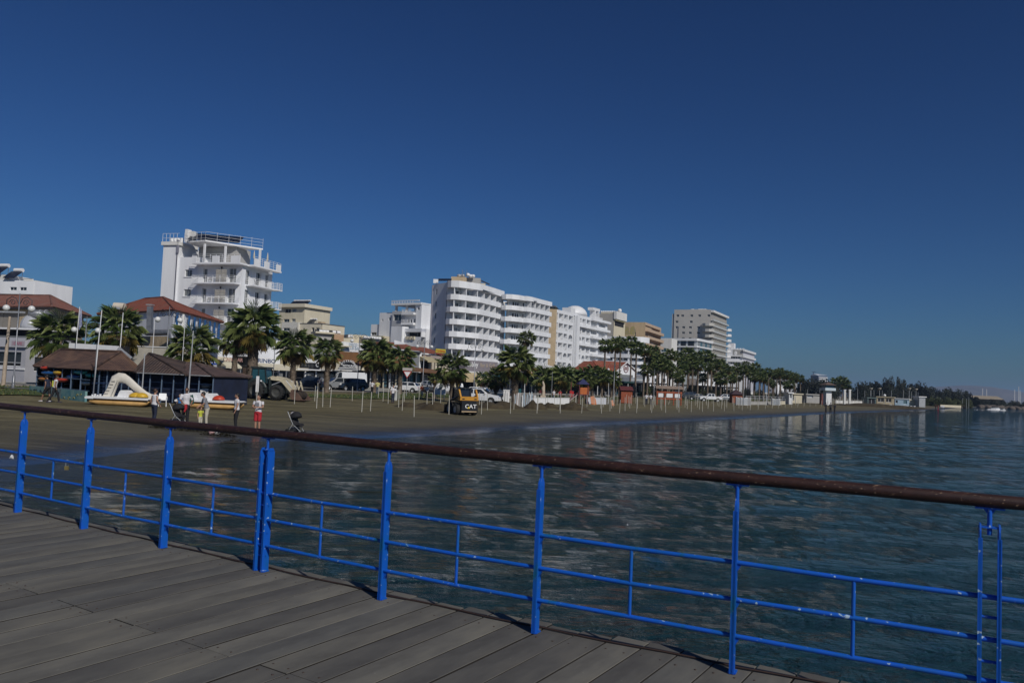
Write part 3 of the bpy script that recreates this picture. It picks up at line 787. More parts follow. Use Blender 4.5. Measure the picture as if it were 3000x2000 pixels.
for k in range(5):
    a = k * pi / 5; hh = zat(80, 921, 82.5) - zat(80, 961, 82.5)
    mb.tube([(dm.W / 2 + R_ * 1.01 * cos(t) * cos(a), R_ * .6 + R_ * .91 * cos(t) * sin(a), zc + hh * 1.01 * sin(t)) for t in [pi * q / 12 for q in range(13)]], 0.02, 5)
dm.part('dome_hoop', mb, LGREY)

FL = Bld('rooftop_flats', 'white flats with rooftop water tanks behind the red hip roof at left', 'building', (-60, 122), (97, 120), 14)
zF = lambda py: FL.z(60, py, 121)
FL.block('wall', WHITE, 0, FL.W, .25, 8, 0, zF(822)); FL.block('parapet', WHITE2, FL.hit(-60, 16), FL.hit(24, 16), 0.3, 5, zF(822) - .3, zF(806))
FL.wall(Tm(0, -0.003, 0), FL.W, zF(862), zF(826), [(FL.hit(a, 14), zF(852), FL.hit(b, 14) - FL.hit(a, 14), zF(842) - zF(852), GLASS) for a, b in ((30, 50), (59, 79))], WHITE)
for px, py in ((8, 818), (50, 822)):
    q = FL.hit(px, 18, 1); solar_heater(FL.e, Tm(q, 1.5, zF(822) + (0.9 if px < 20 else .2)), 1.15)
FL.block('roof_room', CREAM, FL.hit(62, 16), FL.hit(96, 16), 0.6, 4, zF(822) + .003, zF(820))
FL.block('balcony_rail', LGREY, FL.hit(62, 16), FL.hit(96, 16), 0.05, 0.1, zF(822) + .2, zF(822) + .3)

# red hip roofs ------------------------------------------------------
def pw(px, py, Y): return P3(px, py, Y)
A0 = thing('customs_house', 'long low house under a faded red hip roof at far left', 'house', (*at(60, 90).xy, 1.0))
offA = A0.location
zE = zat(150, 896, 86); zR = zat(100, 858, 93)
eA = Vector((Xat(-90, 92, zE), 92, zE)); eB = Vector((Xat(152, 86, zE), 86, zE)); eC = Vector((Xat(268, 101, zE), 101, zE)); eD = eA + (eC - eB)
rA = Vector((Xat(-40, 99, zR), 99, zR)); rB = Vector((Xat(147, 95.5, zR), 95.5, zR))
hiproof('roof', A0, TILE2, offA, [eA, eB, eC, eD], [rA, rB])
def inset(pts, k=0.6):
    c = sum(pts, Vector((0, 0, 0))) / len(pts); return [p + (c - p).normalized() * k for p in pts]
wA = inset([eA, eB, eC, eD], 0.9)
def wallrun(parent, off, a, b, z0, z1, wins, m, depth=0.18):
    """wall from a to b (seen left to right), wins in (x,z,w,h,glass) with z absolute"""
    T = Matrix.Translation((a.x - off.x, a.y - off.y, -off.z)) @ Matrix.Rotation(atan2(b.y - a.y, b.x - a.x), 4, 'Z')
    mb = MB(); mb.T = T; mb.holed((b - a).xy.length, z0, z1, [(w[0], w[0] + w[2], w[1], w[1] + w[3]) for w in wins], depth)
    mb.build('wall', m, parent); rz = atan2(T[1][0], T[0][0])
    for w in wins: window(parent, T @ Vector((w[0], depth - 0.06, w[1])), rz, w[2], w[3], w[4] if len(w) > 4 else GLASS, fm=w[5] if len(w) > 5 else None)
    return T
wallrun(A0, offA, wA[0], wA[1], 0.8, zE, [(5, 5.8, 1.0, 1.6, GLASS)], STONE)
wallrun(A0, offA, wA[1], wA[2], 0.8, zE, [(2.2, 5.6, 0.9, 1.7, GLASS), (5.2, 5.6, 0.9, 1.7, CURTAIN)], mat('pale_stone', (0.52, 0.46, 0.36), 0.9, 0.2, 1.5, bump=.4, bscale=8))
mb = MB(off=offA); mb.prism([(p.x + (c.x - p.x) * 0, p.y) for p, c in zip([eA, eB, eC, eD], wA)], zE - 0.30, zE - 0.19); mb.build('eave_board', DGREY, A0)
duct = thing('air_duct', 'fat grey air duct lying under the eave of the long red roof', 'duct', (*pw(118, 920, 84).xy, 1))
mb = MB(off=duct.location); mb.tube([pw(88, 918, 83), pw(98, 919, 83), pw(136, 921, 83.5), pw(142, 924, 84.5)], [0.38, 0.46, 0.46, 0.40], 14); mb.build('duct_pipe', GREY, duct)
for px in (100, 118, 134):
    mb = MB(off=duct.location); a = pw(px, 920, 83.3); mb.tube([a, a + Vector((0.08, 0.01, 0))], 0.49, 14); mb.build('duct_collar', LGREY, duct)
mb = MB(off=duct.location); a = pw(118, 930, 83.4); mb.bar((a.x, a.y, 0.9), a, 0.12); mb.build('duct_post', GREY, duct)

# ------ second red roof house with blue veranda
B0 = thing('red_roof_taverna', 'white taverna under a bright red hip roof with blue veranda', 'house', (*at(430, 90).xy, 1.0)); offB = B0.location
zE = zat(500, 905, 83); zR = zat(455, 865, 92)
eA = Vector((Xat(283, 96, zE), 96, zE)); eB = Vector((Xat(510, 83, zE), 83, zE)); eB2 = Vector((Xat(545, 89.5, zE - .1), 89.5, zE)); eC = Vector((Xat(656, 102, zE), 102, zE)); eD = eA + (eC - eB)
rA = Vector((Xat(425, 97, zR), 97, zR)); rB = Vector((Xat(478, 94, zR), 94, zR))
hiproof('roof', B0, TILE, offB, [eA, eB, eC, eD], [rA, rB])
wB = inset([eA, eB, eC, eD], 0.55)
# left white wall has a low parapet top and small vents
wallrun(B0, offB, wB[0], wB[1], 0.8, zE - 0.02, [(7.5, zE - 1.1, 0.35, 0.3, DARK), (10.0, zE - 1.15, 0.35, 0.3, DARK)], WHITE)
zv = zat(560, 985, 88); a, b = wB[1], wB[2]
BLUESH = mat('blue_shutter', (0.015, 0.085, 0.24), 0.5, 0.3, 3)
d = (b - a); L_ = d.xy.length
T = wallrun(B0, offB, a, b, zv, zE - 0.02, [(0.6 + 2.1 * i, zv + 0.3, 1.5, zE - zv - 0.9, GLASSB, BLUESH) for i in range(int((L_ - 1) / 2.1))], WHITE, 0.5)
for i in range(int(L_ / 2.1) + 1):
    mb = MB(); mb.T = T; x = 0.25 + 2.1 * i; mb.box(x - .09, x + .09, -.45, -.25, zv, zE - .3); mb.build('veranda_column', WHITE2 if i == 1 else BLUESH, B0)  # blue columns; the dark shutter tone also paints in the veranda's shade
mb = MB(); mb.T = T; mb.box(-.2, L_, -1.6, -0.003, zv - .25, zv); mb.build('veranda_floor', WHITE, B0)
mb = MB(); mb.T = T
for zz in (0.25, 0.5, 0.75, 1.0): mb.box(-.1, L_, -1.56, -1.52, zv + zz - .02, zv + zz + .02)
for i in range(int(L_ / 1.0)): mb.box(i - .02, i + .02, -1.56, -1.52, zv, zv + 1)
mb.build('veranda_railing', BLUESH, B0)
wallrun(B0, offB, a + Vector((0, 0, 0)), b, 0.8, zv - .26, [(1.5 + 3 * i, 1.8, 1.2, 1.5, GLASS) for i in range(5)], WHITE)
# stone base wall and duct in front of it
SW = thing('sandstone_wall', 'tall sandstone wall below the white taverna wall', 'wall', (*at(440, 80).xy, 0.8))
mb = MB(off=SW.location); a, b = pw(395, 985, 82), pw(503, 988, 78); n = Vector((b.y - a.y, a.x - b.x)).normalized() * -0.7
mb.prism([(a.x, a.y), (b.x, b.y), (b.x + n.x, b.y + n.y), (a.x + n.x, a.y + n.y)], 0.8, zat(450, 985, 80)); mb.build('stone_face', STONE, SW)
LW = thing('whitewashed_yard_wall', 'low whitewashed yard wall in front of the sandstone wall', 'wall', (*at(420, 74).xy, 0.6))
mb = MB(off=LW.location); a, b = pw(372, 1018, 76), pw(600, 1022, 74); n = Vector((b.y - a.y, a.x - b.x)).normalized() * -0.4
mb.prism([(a.x, a.y), (b.x, b.y), (b.x + n.x, b.y + n.y), (a.x + n.x, a.y + n.y)], 0.6, zat(450, 1017, 75)); mb.build('wall_face', mat('dirty_whitewash', (0.50, 0.47, 0.41), 0.9, 0.2, 1), LW)
mb = MB(off=LW.location); mb.prism([(a.x, a.y - .06), (b.x, b.y - .06), (b.x + n.x, b.y + n.y + .06), (a.x + n.x, a.y + n.y + .06)], zat(450, 1017, 75) + .003, zat(450, 1014, 75)); mb.build('coping', PAINTW, LW)
D2 = thing('kitchen_flue', 'grey metal flue climbing the white taverna wall', 'flue', (*at(440, 79).xy, 0.8))
mb = MB(off=D2.location)
f1 = pw(440, 897, 79); f2 = pw(438, 972, 79)
mb.bar(f2 + Vector((0, 0, -.1)), f1, 0.46, 0.46); mb.build('flue_riser', GREY, D2)
mb = MB(off=D2.location); mb.tube([pw(430, 974, 78.5), pw(470, 974, 77.5), pw(497, 973, 77), pw(503, 985, 76.8), pw(509, 1010, 76.6), pw(511, 1021, 76.5)], 0.30, 12); mb.build('flue_duct', GREY, D2)
mb = MB(off=D2.location); a = pw(440, 893, 79); mb.obox(a, (0.62, 0.62, 0.08)); mb.build('flue_cap', LGREY, D2)
mb = MB(off=D2.location); a = pw(511, 1021, 76.5); mb.bar((a.x, a.y, 0.7), a, 0.3); mb.build('flue_foot', GREY, D2)
hood = thing('rooftop_water_heater', 'cream cylindrical water heater on a dark steel stand in front of the taverna roof', 'water heater', (*at(348, 84).xy, 1))
mb = MB(off=hood.location); mb.cyl(pw(335, 897, 84), pw(365, 899, 84), 0.42, 14); mb.build('water_tank', mat('cream_tank', (0.62, 0.55, 0.45), 0.4, .1), hood)
mb = MB(off=hood.location)
for px in (331, 366): a = pw(px, 911, 84); mb.bar((a.x, a.y, 1.0), a, 0.09)
mb.bar(pw(329, 911, 84), pw(368, 912, 84), 0.14); mb.bar(pw(331, 911, 84), pw(340, 950, 84), .06); mb.build('stand', DGREY, hood)
mb = MB(off=hood.location); mb.obox(pw(343, 902, 83.5), (0.62, 0.03, 0.22)); mb.build('nameplate', LGREY, hood)

# ================================================================== white hotel
H = Bld('white_hotel', 'tall white hotel with railed balconies and a solar pergola on its roof', 'hotel', (585, 118), (708, 116), 16)
W = H.W; zc = lambda py: H.z(700, py, 116)
xL = H.hit(478, 16); xT = H.hit(521, 16)
F0 = [zc(830) + 3.0 * k for k in (-4, -3, -2, -1, 0)]          # balcony floor levels
zroof = zc(772)
wl = H.hit(541, 16), H.hit(562, 16)
wins = [(wl[0], F0[k] + 1.0, wl[1] - wl[0], 1.05, CURTAIN) for k in (1, 2, 3, 4)]
H.wall(Tm(0, 0), -xT, 0, zc(752), [(w[0], *w[1:]) for w in wins], WHITE, x0=xT, depth=0.25)
H.wall(Tm(0, -0.35), xT - xL, 0, H.z(500, 718, 119), [], WHITE, x0=xL)
H.wall(Tm(xT, -0.35, 0, HP), 4, 0, H.z(500, 718, 119), [], WHITE)
H.block('tower_mass', WHITE, xL, xT - .003, -0.347, 7.5, 0.5, H.z(500, 718, 119) - .003)
H.block('tower_cap', WHITE2, xL - 0.25, xT + 0.25, -0.6, 4, H.z(500, 718, 119), H.z(500, 708, 119))
H.block('side_mass', WHITE, xT, 0, 0.26, 7.5, 0, zc(752) - .002)
for w in wins: H.block('window_sill', PAINTW, w[0] - .1, w[0] + w[2] + .1, -0.10, -0.003, w[1] - .12, w[1] - .003)
mb = MB(); x = xT - 0.05
mb.tube([(x, -0.42, zc(700)), (x, -.42, zc(735)), (x - .02, -.42, 1)], 0.07, 8); H.part('drainpipe', mb, mat('slate_pipe', (0.12, 0.12, 0.15), .6))
mb = MB(); mb.obox((x + .12, -0.5, zc(722)), (0.35, 0.2, 1.9)); H.part('pipe_bundle', mb, mat('lilac_grey', (0.25, 0.25, 0.30), .6))
# facade bays
dmat = {}
fw = []
for f in F0:
    fw += [(0.5, f + 0.02, 0.75, 2.2, CURTAIN), (W - 2.3, f + 0.02, 1.25, 2.25, CURTAIN if f > F0[2] else GLASS)]
H.wall(Tm(), W, 0, zroof, fw, WHITE, depth=0.3)
H.block('core', WHITE, 0, W - .3, 0.34, 7.5, 0, zroof - .01)
for f in F0:
    rail_balcony(H.e, Tm(-0.35, -0.003), W + 0.1, 1.5, f)
    mb = MB()
    for i in range(2):
        for j in range(7): mb.box(W * .48 + i * .95, W * .48 + i * .95 + .85, -1.0, -0.96, f + .1 + j * .27, f + .1 + j * .27 + .2)
        mb.box(W * .48 + i * .95, W * .48 + i * .95 + .05, -.96, -.92, f, f + 2.0)
    H.part('slatted_screen', mb, mat('beige_slats', (0.42, 0.39, 0.33), .7))
    H.block('wall_lamp', DGREY, W * .5, W * .5 + .2, -0.12, -0.003, f + 2.2, f + 2.5)
# right facade
SW_ = (Vector((Xat(818, 123, 16), 123)) - H.b).length
rw = []
for f in F0: rw += [(0.9, f + .02, 1.1, 2.2, CURTAIN), (3.6, f + .02, 1.2, 2.2, GLASS), (6.0, f + .02, 1.0, 2.2, GLASS if f == F0[3] else CURTAIN)]
H.wall(Tm(W, 0, 0, HP), SW_, 0, zroof, rw, WHITE, depth=0.3)
for f in F0:
    rail_balcony(H.e, Tm(W + .003, 1.0, 0, HP), SW_ - 2.6, 1.4, f)
    rail_balcony(H.e, Tm(W + .003, SW_ - 1.4, 0, HP), 1.5, 1.9, f - .02)
# roof terrace
mb = MB(); mb.box(-0.45, W + .5, -1.5, 6.5, zroof - .25, zroof + .001); mb.box(W + .5, W + 1.5, .8, SW_ + .2, zroof - .25, zroof + .001); H.part('roof_slab', mb, WHITE)
zp = zroof + 0.95
for a, b in ((-.45, .35), (W * .42, W * .58), (W * .86, W + .5)): H.block('roof_parapet', WHITE, a, b, -1.5, -1.35, zroof + .003, zp)
for a, b in ((0.8, 2.0), (3.4, 4.6), (SW_ - 1.2, SW_)): H.block('roof_parapet', WHITE, W + 1.35, W + 1.5, a, b, zroof + .003, zp)
mb = MB()
for zz in (.35, .65, .95, 1.2): mb.box(-.4, W + .5, -1.45, -1.41, zroof + zz - .02, zroof + zz + .02); mb.box(W + 1.41, W + 1.45, .8, SW_, zroof + zz - .02, zroof + zz + .02)
for i in range(9): x = -.4 + (W + .9) * i / 8; mb.box(x - .02, x + .02, -1.45, -1.41, zroof, zroof + 1.2)
for i in range(8): y = .8 + (SW_ - .8) * i / 7; mb.box(W + 1.41, W + 1.45, y - .02, y + .02, zroof, zroof + 1.2)
H.part('roof_railing', mb, PAINTW)
# pergola with solar collectors
zg = zc(710)
xa, xb = H.hit(545, 20), H.hit(610, 20)
mb = MB(); mb.add([(xa, -.4, zg), (xb + .4, -1.3, zg), (W + .2, 4.6, zg - .3), (xa, 5, zg - .2), (xa, -.4, zg + .22), (xb + .4, -1.3, zg + .22), (W + .2, 4.6, zg - .08), (xa, 5, zg + .02)], [(0, 3, 2, 1), (4, 5, 6, 7), (0, 1, 5, 4), (1, 2, 6, 5), (2, 3, 7, 6), (3, 0, 4, 7)])
H.part('pergola_slab', mb, PAINTW)
for x, y in ((xb + .2, -1.1), (xb + 2.3, 1.0), (W, 4.2)): H.block('pergola_column', PAINTW, x - .13, x + .13, y - .13, y + .13, zroof, zg - .32)
H.block('roof_room', GREYW, xT + 1.6, W * .6, 2.4, 6, zroof, zg - .25)
mb = MB()
for k in [q_ / 2 for q_ in range(13)]:
    p0 = Vector((xa + .6 + k * .85, .5 + k * .52, zg + .5)); mb.T = Tm(p0.x, p0.y, p0.z, radians(18)) @ Matrix.Scale(1.25, 4)
    mb.add([(-.1, -1.2, 0), (1.0, -1.2, 0), (1.0, .6, 1.0), (-.1, .6, 1.0), (-.1, -1.2, -.08), (1, -1.2, -.08), (1, .6, .92), (-.1, .6, .92)], [(0, 1, 2, 3), (7, 6, 5, 4), (0, 4, 5, 1), (1, 5, 6, 2), (2, 6, 7, 3), (3, 7, 4, 0)])
    o = mb.build('solar_collector', SOLAR, H.e); mb = MB()
mb = MB()
pth = [(xa, -.5), (xb + .4, -1.35), (W + .2, 4.5)]
for a, b in zip(pth[:-1], pth[1:]):
    for zz in (.5, 1.0, 1.45): mb.bar((*a, zg + zz), (*b, zg + zz - (.2 if b is pth[2] else 0)), .03)
    for k in range(6):
        q = Vector(a).lerp(Vector(b), k / 5); mb.bar((q.x, q.y, zg), (q.x, q.y, zg + 1.45), .03)
H.part('pergola_railing', mb, PAINTW)
H.block('chimney', PAINTW, H.hit(545, 22), H.hit(553, 22), -.3, .6, zg + .2, H.z(550, 670, 118))
H.block('chimney', WHITE2, H.hit(553, 22) + .02, H.hit(567, 22), 0, .6, zg + .2, H.z(550, 675, 118))
mb = MB()
for k in range(4): mb.cyl((H.hit(493, 20) + k * .62, .2, H.z(500, 706, 119)), (H.hit(493, 20) + k * .62, .2, H.z(500, 694, 119)), .28, 10)
for k in range(4):
    mbk = MB(); mbk.cyl((H.hit(494, 20) + k * .60, .6, H.z(500, 707, 119)), (H.hit(494, 20) + k * .60, .6, H.z(500, 694, 119)), .27, 12); mbk.build('water_tank', PAINTW, H.e)
mb = MB(); zz0 = H.z(500, 707, 119)
for zz in (.5, 1.2): mb.bar((xL - .1, -.5, zz0 + zz), (xT + .2, -.5, zz0 + zz), .04)
for k in range(5): mb.bar((xL - .1 + k * .65, -.5, zz0), (xL - .1 + k * .65, -.5, zz0 + 1.2), .04)
H.part('tower_railing', mb, PAINTW)
def umbrella_closed(label, loc, h=2.6, m=None, group=None):
    o = thing('closed_parasol', label, 'parasol', loc, 0, group)
    mb = MB(); mb.cyl((0, 0, 0), (0, 0, h), 0.025, 6); mb.build('pole', LGREY, o)
    mb = MB(); mb.lathe([(0.02, h * .42), (0.16, h * .5), (0.10, h * .8), (0.02, h + .02)], n=8); mb.build('folded_canopy', m or mat('cream_canvas', (0.60, 0.55, 0.45), .9), o); return o
Mh = Matrix.Translation(H.e.location) @ Matrix.Rotation(H.rz, 4, 'Z')
umbrella_closed('left of two folded parasols on the white hotel roof terrace', Mh @ Vector((W + .9, 1.4, zroof)), 2.2)
umbrella_closed('right of two folded parasols on the white hotel roof terrace', Mh @ Vector((W + .9, 4.9, zroof)), 2.5)
# balcony chairs
def chair(label, loc, rz, m, group=None, cat='chair', name='plastic_chair'):
    o = thing(name, label, cat, loc, rz, group)
    mb = MB(); mb.box(-.24, .24, -.24, .22, .42, .46); mb.build('seat', m, o)
    mb = MB(); mb.add([(-.24, .20, .46), (.24, .20, .46), (.22, .30, .86), (-.22, .30, .86), (-.24, .24, .46), (.24, .24, .46), (.22, .33, .86), (-.22, .33, .86)], [(0, 1, 2, 3), (7, 6, 5, 4), (0, 4, 5, 1), (1, 5, 6, 2), (2, 6, 7, 3), (3, 7, 4, 0)]); mb.build('backrest', m, o)
    for x, y in ((-.21, -.21), (.21, -.21), (-.21, .2), (.21, .2)): mb = MB(); mb.bar((x * 1.08, y * 1.15, 0), (x, y, .42), .045); mb.build('leg', m, o)
    for x in (-.25, .25): mb = MB(); mb.tube([(x, .22, .66), (x, -.18, .66), (x, -.2, .44)], .022, 6); mb.build('armrest', m, o)
    return o
GCH = mat('grey_chair_plastic', (0.28, 0.28, 0.29), .6)
for k, (f, t) in enumerate(((F0[4], 'top'), (F0[3], 'second'), (F0[2], 'third'))):
    chair('grey chair beside the slatted screen on the white hotel %s balcony' % t, Mh @ Vector((W * .33, -.8, f)), H.rz + .4, GCH, 'chairs on the white hotel balconies')
    chair('grey chair behind the railing on the white hotel %s balcony facing the sea' % t, Mh @ Vector((W + .9, 2.4, f)), H.rz + 1.9, GCH, 'chairs on the white hotel balconies')

# ================================================================== cream building
C = Bld('cream_flats', 'cream stepped block of flats with a flat capped tower and roof tanks', 'building', (815, 244), (948, 236), 15)
zc = lambda py: C.z(860, py, 240); hx = lambda px: C.hit(px, 15)
CR2 = mat('pale_cream_render', (0.66, 0.60, 0.47), .85, .08, .4)
def wpx(b, px0, px1, py0, py1, Y, g=GLASS): return (b.hit(px0, 15), b.z(px0, py1, Y), b.hit(px1, 15) - b.hit(px0, 15), b.z(px0, py0, Y) - b.z(px0, py1, Y), g)
C.wall(Tm(), hx(889) - hx(815), 0, zc(897), [wpx(C, 831, 849, 902, 914, 240, DARK), wpx(C, 853, 865, 902, 913, 240, CURTAIN), wpx(C, 829, 846, 932, 942, 240), wpx(C, 852, 864, 932, 942, 240, CURTAIN), wpx(C, 843, 862, 959, 968, 240), wpx(C, 843, 862, 985, 994, 240)], CREAM, x0=hx(815), depth=.4)
C.block('tower_mass', CREAM, hx(815), hx(889) - .01, .41, 12, 0, zc(897) - .01); C.wall(Tm(hx(889), 0, 0, HP), 12, 0, zc(897), [(2, zc(940), .8, 4), (5, zc(940), .8, 4)], CREAM)
C.block('tower_cap', CR2, hx(819), hx(895), -1.0, 12, zc(899), zc(889))
C.block('lower_wing', mat('off_white_wing', (0.66, .64, .58), .85), hx(837), hx(884), -1.6, -.003, 0, zc(944))
C.wall(Tm(0, -2.003), hx(884) - hx(838), 0, zc(944), [wpx(C, 843, 862, 959, 968, 238), wpx(C, 843, 862, 984, 993, 238)], mat('off_white_wing', (0.66, .64, .58)), x0=hx(838), depth=.3)
C.wall(Tm(0, -1.0), hx(947) - hx(884), 0, zc(948), [wpx(C, 894, 899, 961, 970, 238), wpx(C, 919, 927, 960, 978, 238, DARK), wpx(C, 932, 942, 961, 978, 238, CURTAIN)], CR2, x0=hx(884), depth=.5)
C.block('right_wing', CR2, hx(884), hx(947), -.49, 10, 0, zc(948) - .01); C.block('roof_edge', mat('dark_roof_edge', (0.12, .12, .13), .8), hx(884), hx(948), -1.1, 10, zc(948) + .001, zc(946))
for px in (842, 850, 858, 866, 874, 881): solar_heater(C.e, Tm(hx(px), 3, zc(889)), 1.0)
for px in (894, 902): solar_heater(C.e, Tm(hx(px), 3, zc(944)), 1.0)
C.block('roof_crate', TAN, hx(917), hx(927), 2, 4, zc(946), zc(939))

# ================================================================== white stepped building
Sx = Bld('stepped_white_block', 'white stepped building with an open rooftop loggia left of the curved hotel', 'building', (1086, 240), (1262, 226), 14)
zs = lambda py, px=1170, Y=233: Sx.z(px, py, Y); hs = lambda px: Sx.hit(px, 15)
Sx.wall(Tm(0, 0), hs(1115) - hs(1086), 0, zs(949), [wpx(Sx, 1087, 1103, 972, 981, 238)], GREYW if False else WHITE, x0=hs(1086), depth=.4)
Sx.block('left_mass', WHITE, hs(1086), hs(1115) - .01, .41, 10, 0, zs(949) - .01)
Sx.block('cream_ledge', CREAM, hs(1110), hs(1144), -2.5, -.003, 0, zs(986)); Sx.block('awning', mat('mustard_awning', (.42, .38, .22), .8), hs(1112), hs(1144), -3.2, -2.51, zs(990), zs(986))
Sx.wall(Tm(0, -.5), hs(1155) - hs(1113), 0, zs(915), [wpx(Sx, 1120, 1124, 933, 940, 235), wpx(Sx, 1140, 1146, 930, 939, 235)], WHITE, x0=hs(1113), depth=.3)
Sx.block('mid_mass', WHITE, hs(1113), hs(1155) - .01, -.19, 11, 0, zs(915) - .01)
Sx.wall(Tm(0, -1), hs(1190) - hs(1153), 0, zs(912), [wpx(Sx, 1157, 1180, 921, 939, 233, GLASS)], mat('pale_grey_render', (.46, .47, .49), .8, .1, .4), x0=hs(1153), depth=.5)
Sx.wall(Tm(hs(1190), -1, 0, HP), 9, 0, zs(912), [], WHITE)
Sx.block('tower_mass', WHITE, hs(1153), hs(1190) - .01, -.49, 9, 0, zs(912) - .01)
# open loggia: columns, slab, room behind
for px in (1162, 1193, 1221): Sx.block('loggia_column', PAINTW, hs(px) - .3, hs(px) + .3, -.9, -.3, zs(912), zs(895))
Sx.block('loggia_slab', PAINTW, hs(1153), hs(1240), -1.6, 8, zs(895), zs(889)); mb = MB()
for k in range(9): mb.bar((hs(1154) + k * 1.05, -1.5, zs(889)), (hs(1154) + k * 1.05, -1.5, zs(882)), .12)
mb.bar((hs(1153), -1.5, zs(882)), (hs(1235), -1.5, zs(882)), .2); mb.bar((hs(1153), -1.5, zs(885)), (hs(1235), -1.5, zs(885)), .12); Sx.part('loggia_railing', mb, PAINTW)
Sx.block('loggia_room', GREYW, hs(1197), hs(1222), 2, 8, zs(912), zs(896)); Sx.wall(Tm(0, -1.2), hs(1240) - hs(1224), 0, zs(893), [wpx(Sx, 1228, 1234, 903, 910, 230)], WHITE, x0=hs(1224), depth=.3); Sx.block('stair_mass', WHITE, hs(1224), hs(1240) - .01, -.89, 8, 0, zs(893) - .01)
Sx.wall(Tm(hs(1240), -1.2, 0, HP), 9, 0, zs(893), [(3, zs(935), 1, 1.2), (3, zs(958), 1, 1.2)], WHITE)
for fy in (923, 952):
    Sx.block('balcony_slab', PAINTW, hs(1188), hs(1223), -2.2, .5, zs(fy + 1), zs(fy - 5)); mb = MB()
    for k in range(7): mb.bar((hs(1190) + k * .55, -2.1, zs(fy - 5)), (hs(1190) + k * .55, -2.1, zs(fy - 14)), .10)
    mb.bar((hs(1188), -2.1, zs(fy - 14)), (hs(1223), -2.1, zs(fy - 14)), .12); Sx.part('balcony_railing', mb, PAINTW)
Sx.wall(Tm(0, -.6), hs(1224) - hs(1190), 0, zs(912), [wpx(Sx, 1196, 1201, 935, 948, 231), wpx(Sx, 1205, 1210, 935, 948, 231), wpx(Sx, 1215, 1220, 935, 950, 231)], WHITE, x0=hs(1190), depth=.3)
Sx.block('front_wing', WHITE, hs(1180), hs(1212), -5, -2.3, 0, zs(960))
Sx.wall(Tm(0, -4), hs(1262) - hs(1212), 0, zs(965), [(hs(1214), zs(989), hs(1260) - hs(1214), zs(975) - zs(989), DARK)], WHITE, x0=hs(1212), depth=2.0)
Sx.block('front_mass', WHITE, hs(1212), hs(1262), -1.99, 4, 0, zs(965) - .01)
for px in (1218, 1227, 1237): Sx.block('balcony_planter', CREAM, hs(px), hs(px + 7), -4.4, -4.01, zs(997), zs(988))

# ================================================================== curved hotel
CH = thing('curved_hotel', 'long white hotel with curved band balconies and seven storeys', 'hotel', (*at(1310, 190).xy, 1.2)); oC = CH.location
def wpath(pts, z): return [Vector((Xat(px, Y, z), Y)) for px, Y in pts]
ZR = zat(1345, 822, 188.5)
p1 = wpath([(1309, 191), (1312, 189.6), (1322, 188.6), (1345, 188.4), (1366, 189.8), (1408, 193), (1430, 197), (1455, 202), (1478, 207)], 26)
def offs(path, t):
    out = []
    for i, p in enumerate(path):
        d = (path[min(i + 1, len(path) - 1)] - path[max(i - 1, 0)]).normalized(); out.append(p + Vector((-d.y, d.x)) * t)
    return out
def along(path, s):
    for a, b in zip(path[:-1], path[1:]):
        L_ = (b - a).length
        if s <= L_: return a.lerp(b, s / L_), (b - a).normalized()
        s -= L_
    return path[-1], (path[-1] - path[-2]).normalized()
def plen(path): return sum((b - a).length for a, b in zip(path[:-1], path[1:]))
def slabpoly(mb, path, t, z0, z1):
    inn = offs(path, t); mb.prism([tuple(p) for p in path] + [tuple(p) for p in reversed(inn)], z0, z1)
nf = 7; dz = 2.985
back1 = offs(p1, 2.1)
mb = MB(off=oC); mb.ribbon([tuple(p) for p in p1], ZR - 1.6, ZR, 0.25); mb.build('roof_parapet', WHITE, CH)
mb = MB(off=oC); slabpoly(mb, [p + Vector((0.05, 0.05)) for p in p1], 9, ZR - 1.62, ZR - 1.35); mb.build('roof', WHITE, CH)
DOORD = mat('dark_door_glass', (0.05, 0.055, 0.06), .2, .4, 2)
for k in range(1, nf + 1):
    zt = ZR - 0.30 - dz * k
    mb = MB(off=oC); mb.ribbon([tuple(p) for p in p1], zt - 1.3, zt - .0, 0.16); slabpoly(mb, offs(p1, .17), 2.6, zt - 1.3, zt - 1.08)
    mb.build('balcony', WHITE, CH)
s = 0.0; L1 = plen(p1); ks = [3.6 * i for i in range(1, 20) if 3.6 * i < L1 - 1]
mb = MB(off=oC); mb.ribbon([tuple(p) for p in back1], 1.5, ZR - 1.62, .3); mb.build('wall', WHITE2, CH)
for s in ks + [0.15, L1 - .2]:
    for k in range(1, nf + 1):
        p, d = along(p1, s); n = Vector((-d.y, d.x)); a = p + n * .18; b = p + n * 2.08
        mb = MB(off=oC); z1 = ZR - 1.62 if k == 1 else ZR - .30 - dz * (k - 1) - 1.31; z0 = ZR - .3 - dz * k - 1.07
        mb.bar((a.x, a.y, (z0 + z1) / 2), (b.x, b.y, (z0 + z1) / 2), 0.16, z1 - z0 - .01) if False else None
        w = d * .09
        mb.prism([(a.x - w.x, a.y - w.y), (a.x + w.x, a.y + w.y), (b.x + w.x, b.y + w.y), (b.x - w.x, b.y - w.y)], z0, z1 - .004); mb.build('balcony_partition', WHITE, CH)
def doors_on(path, off_, positions, levels, parent, w=1.3, h=2.1, mats=(DOORD, CURTAIN, GLASS)):
    rr = random.Random(len(positions) + 11)
    for s in positions:
        for z in levels:
            p, d = along(path, s); n = Vector((-d.y, d.x)); q = p - n * 0.035 - d * (w / 2)
            window(parent, Vector((q.x, q.y, z)) - off_, atan2(d.y, d.x), w, h, mats[rr.randrange(len(mats))], name='balcony_door')
levels = [ZR - .3 - dz * k - 1.06 for k in range(1, nf + 1)]
doors_on(back1, oC, [s + 1.3 for s in [0.3] + ks[:-1]], levels, CH)
doors_on(back1, oC, [s + 2.7 for s in [0.2] + ks[:-1]], levels, CH, .7, 1.6, (GLASS,))
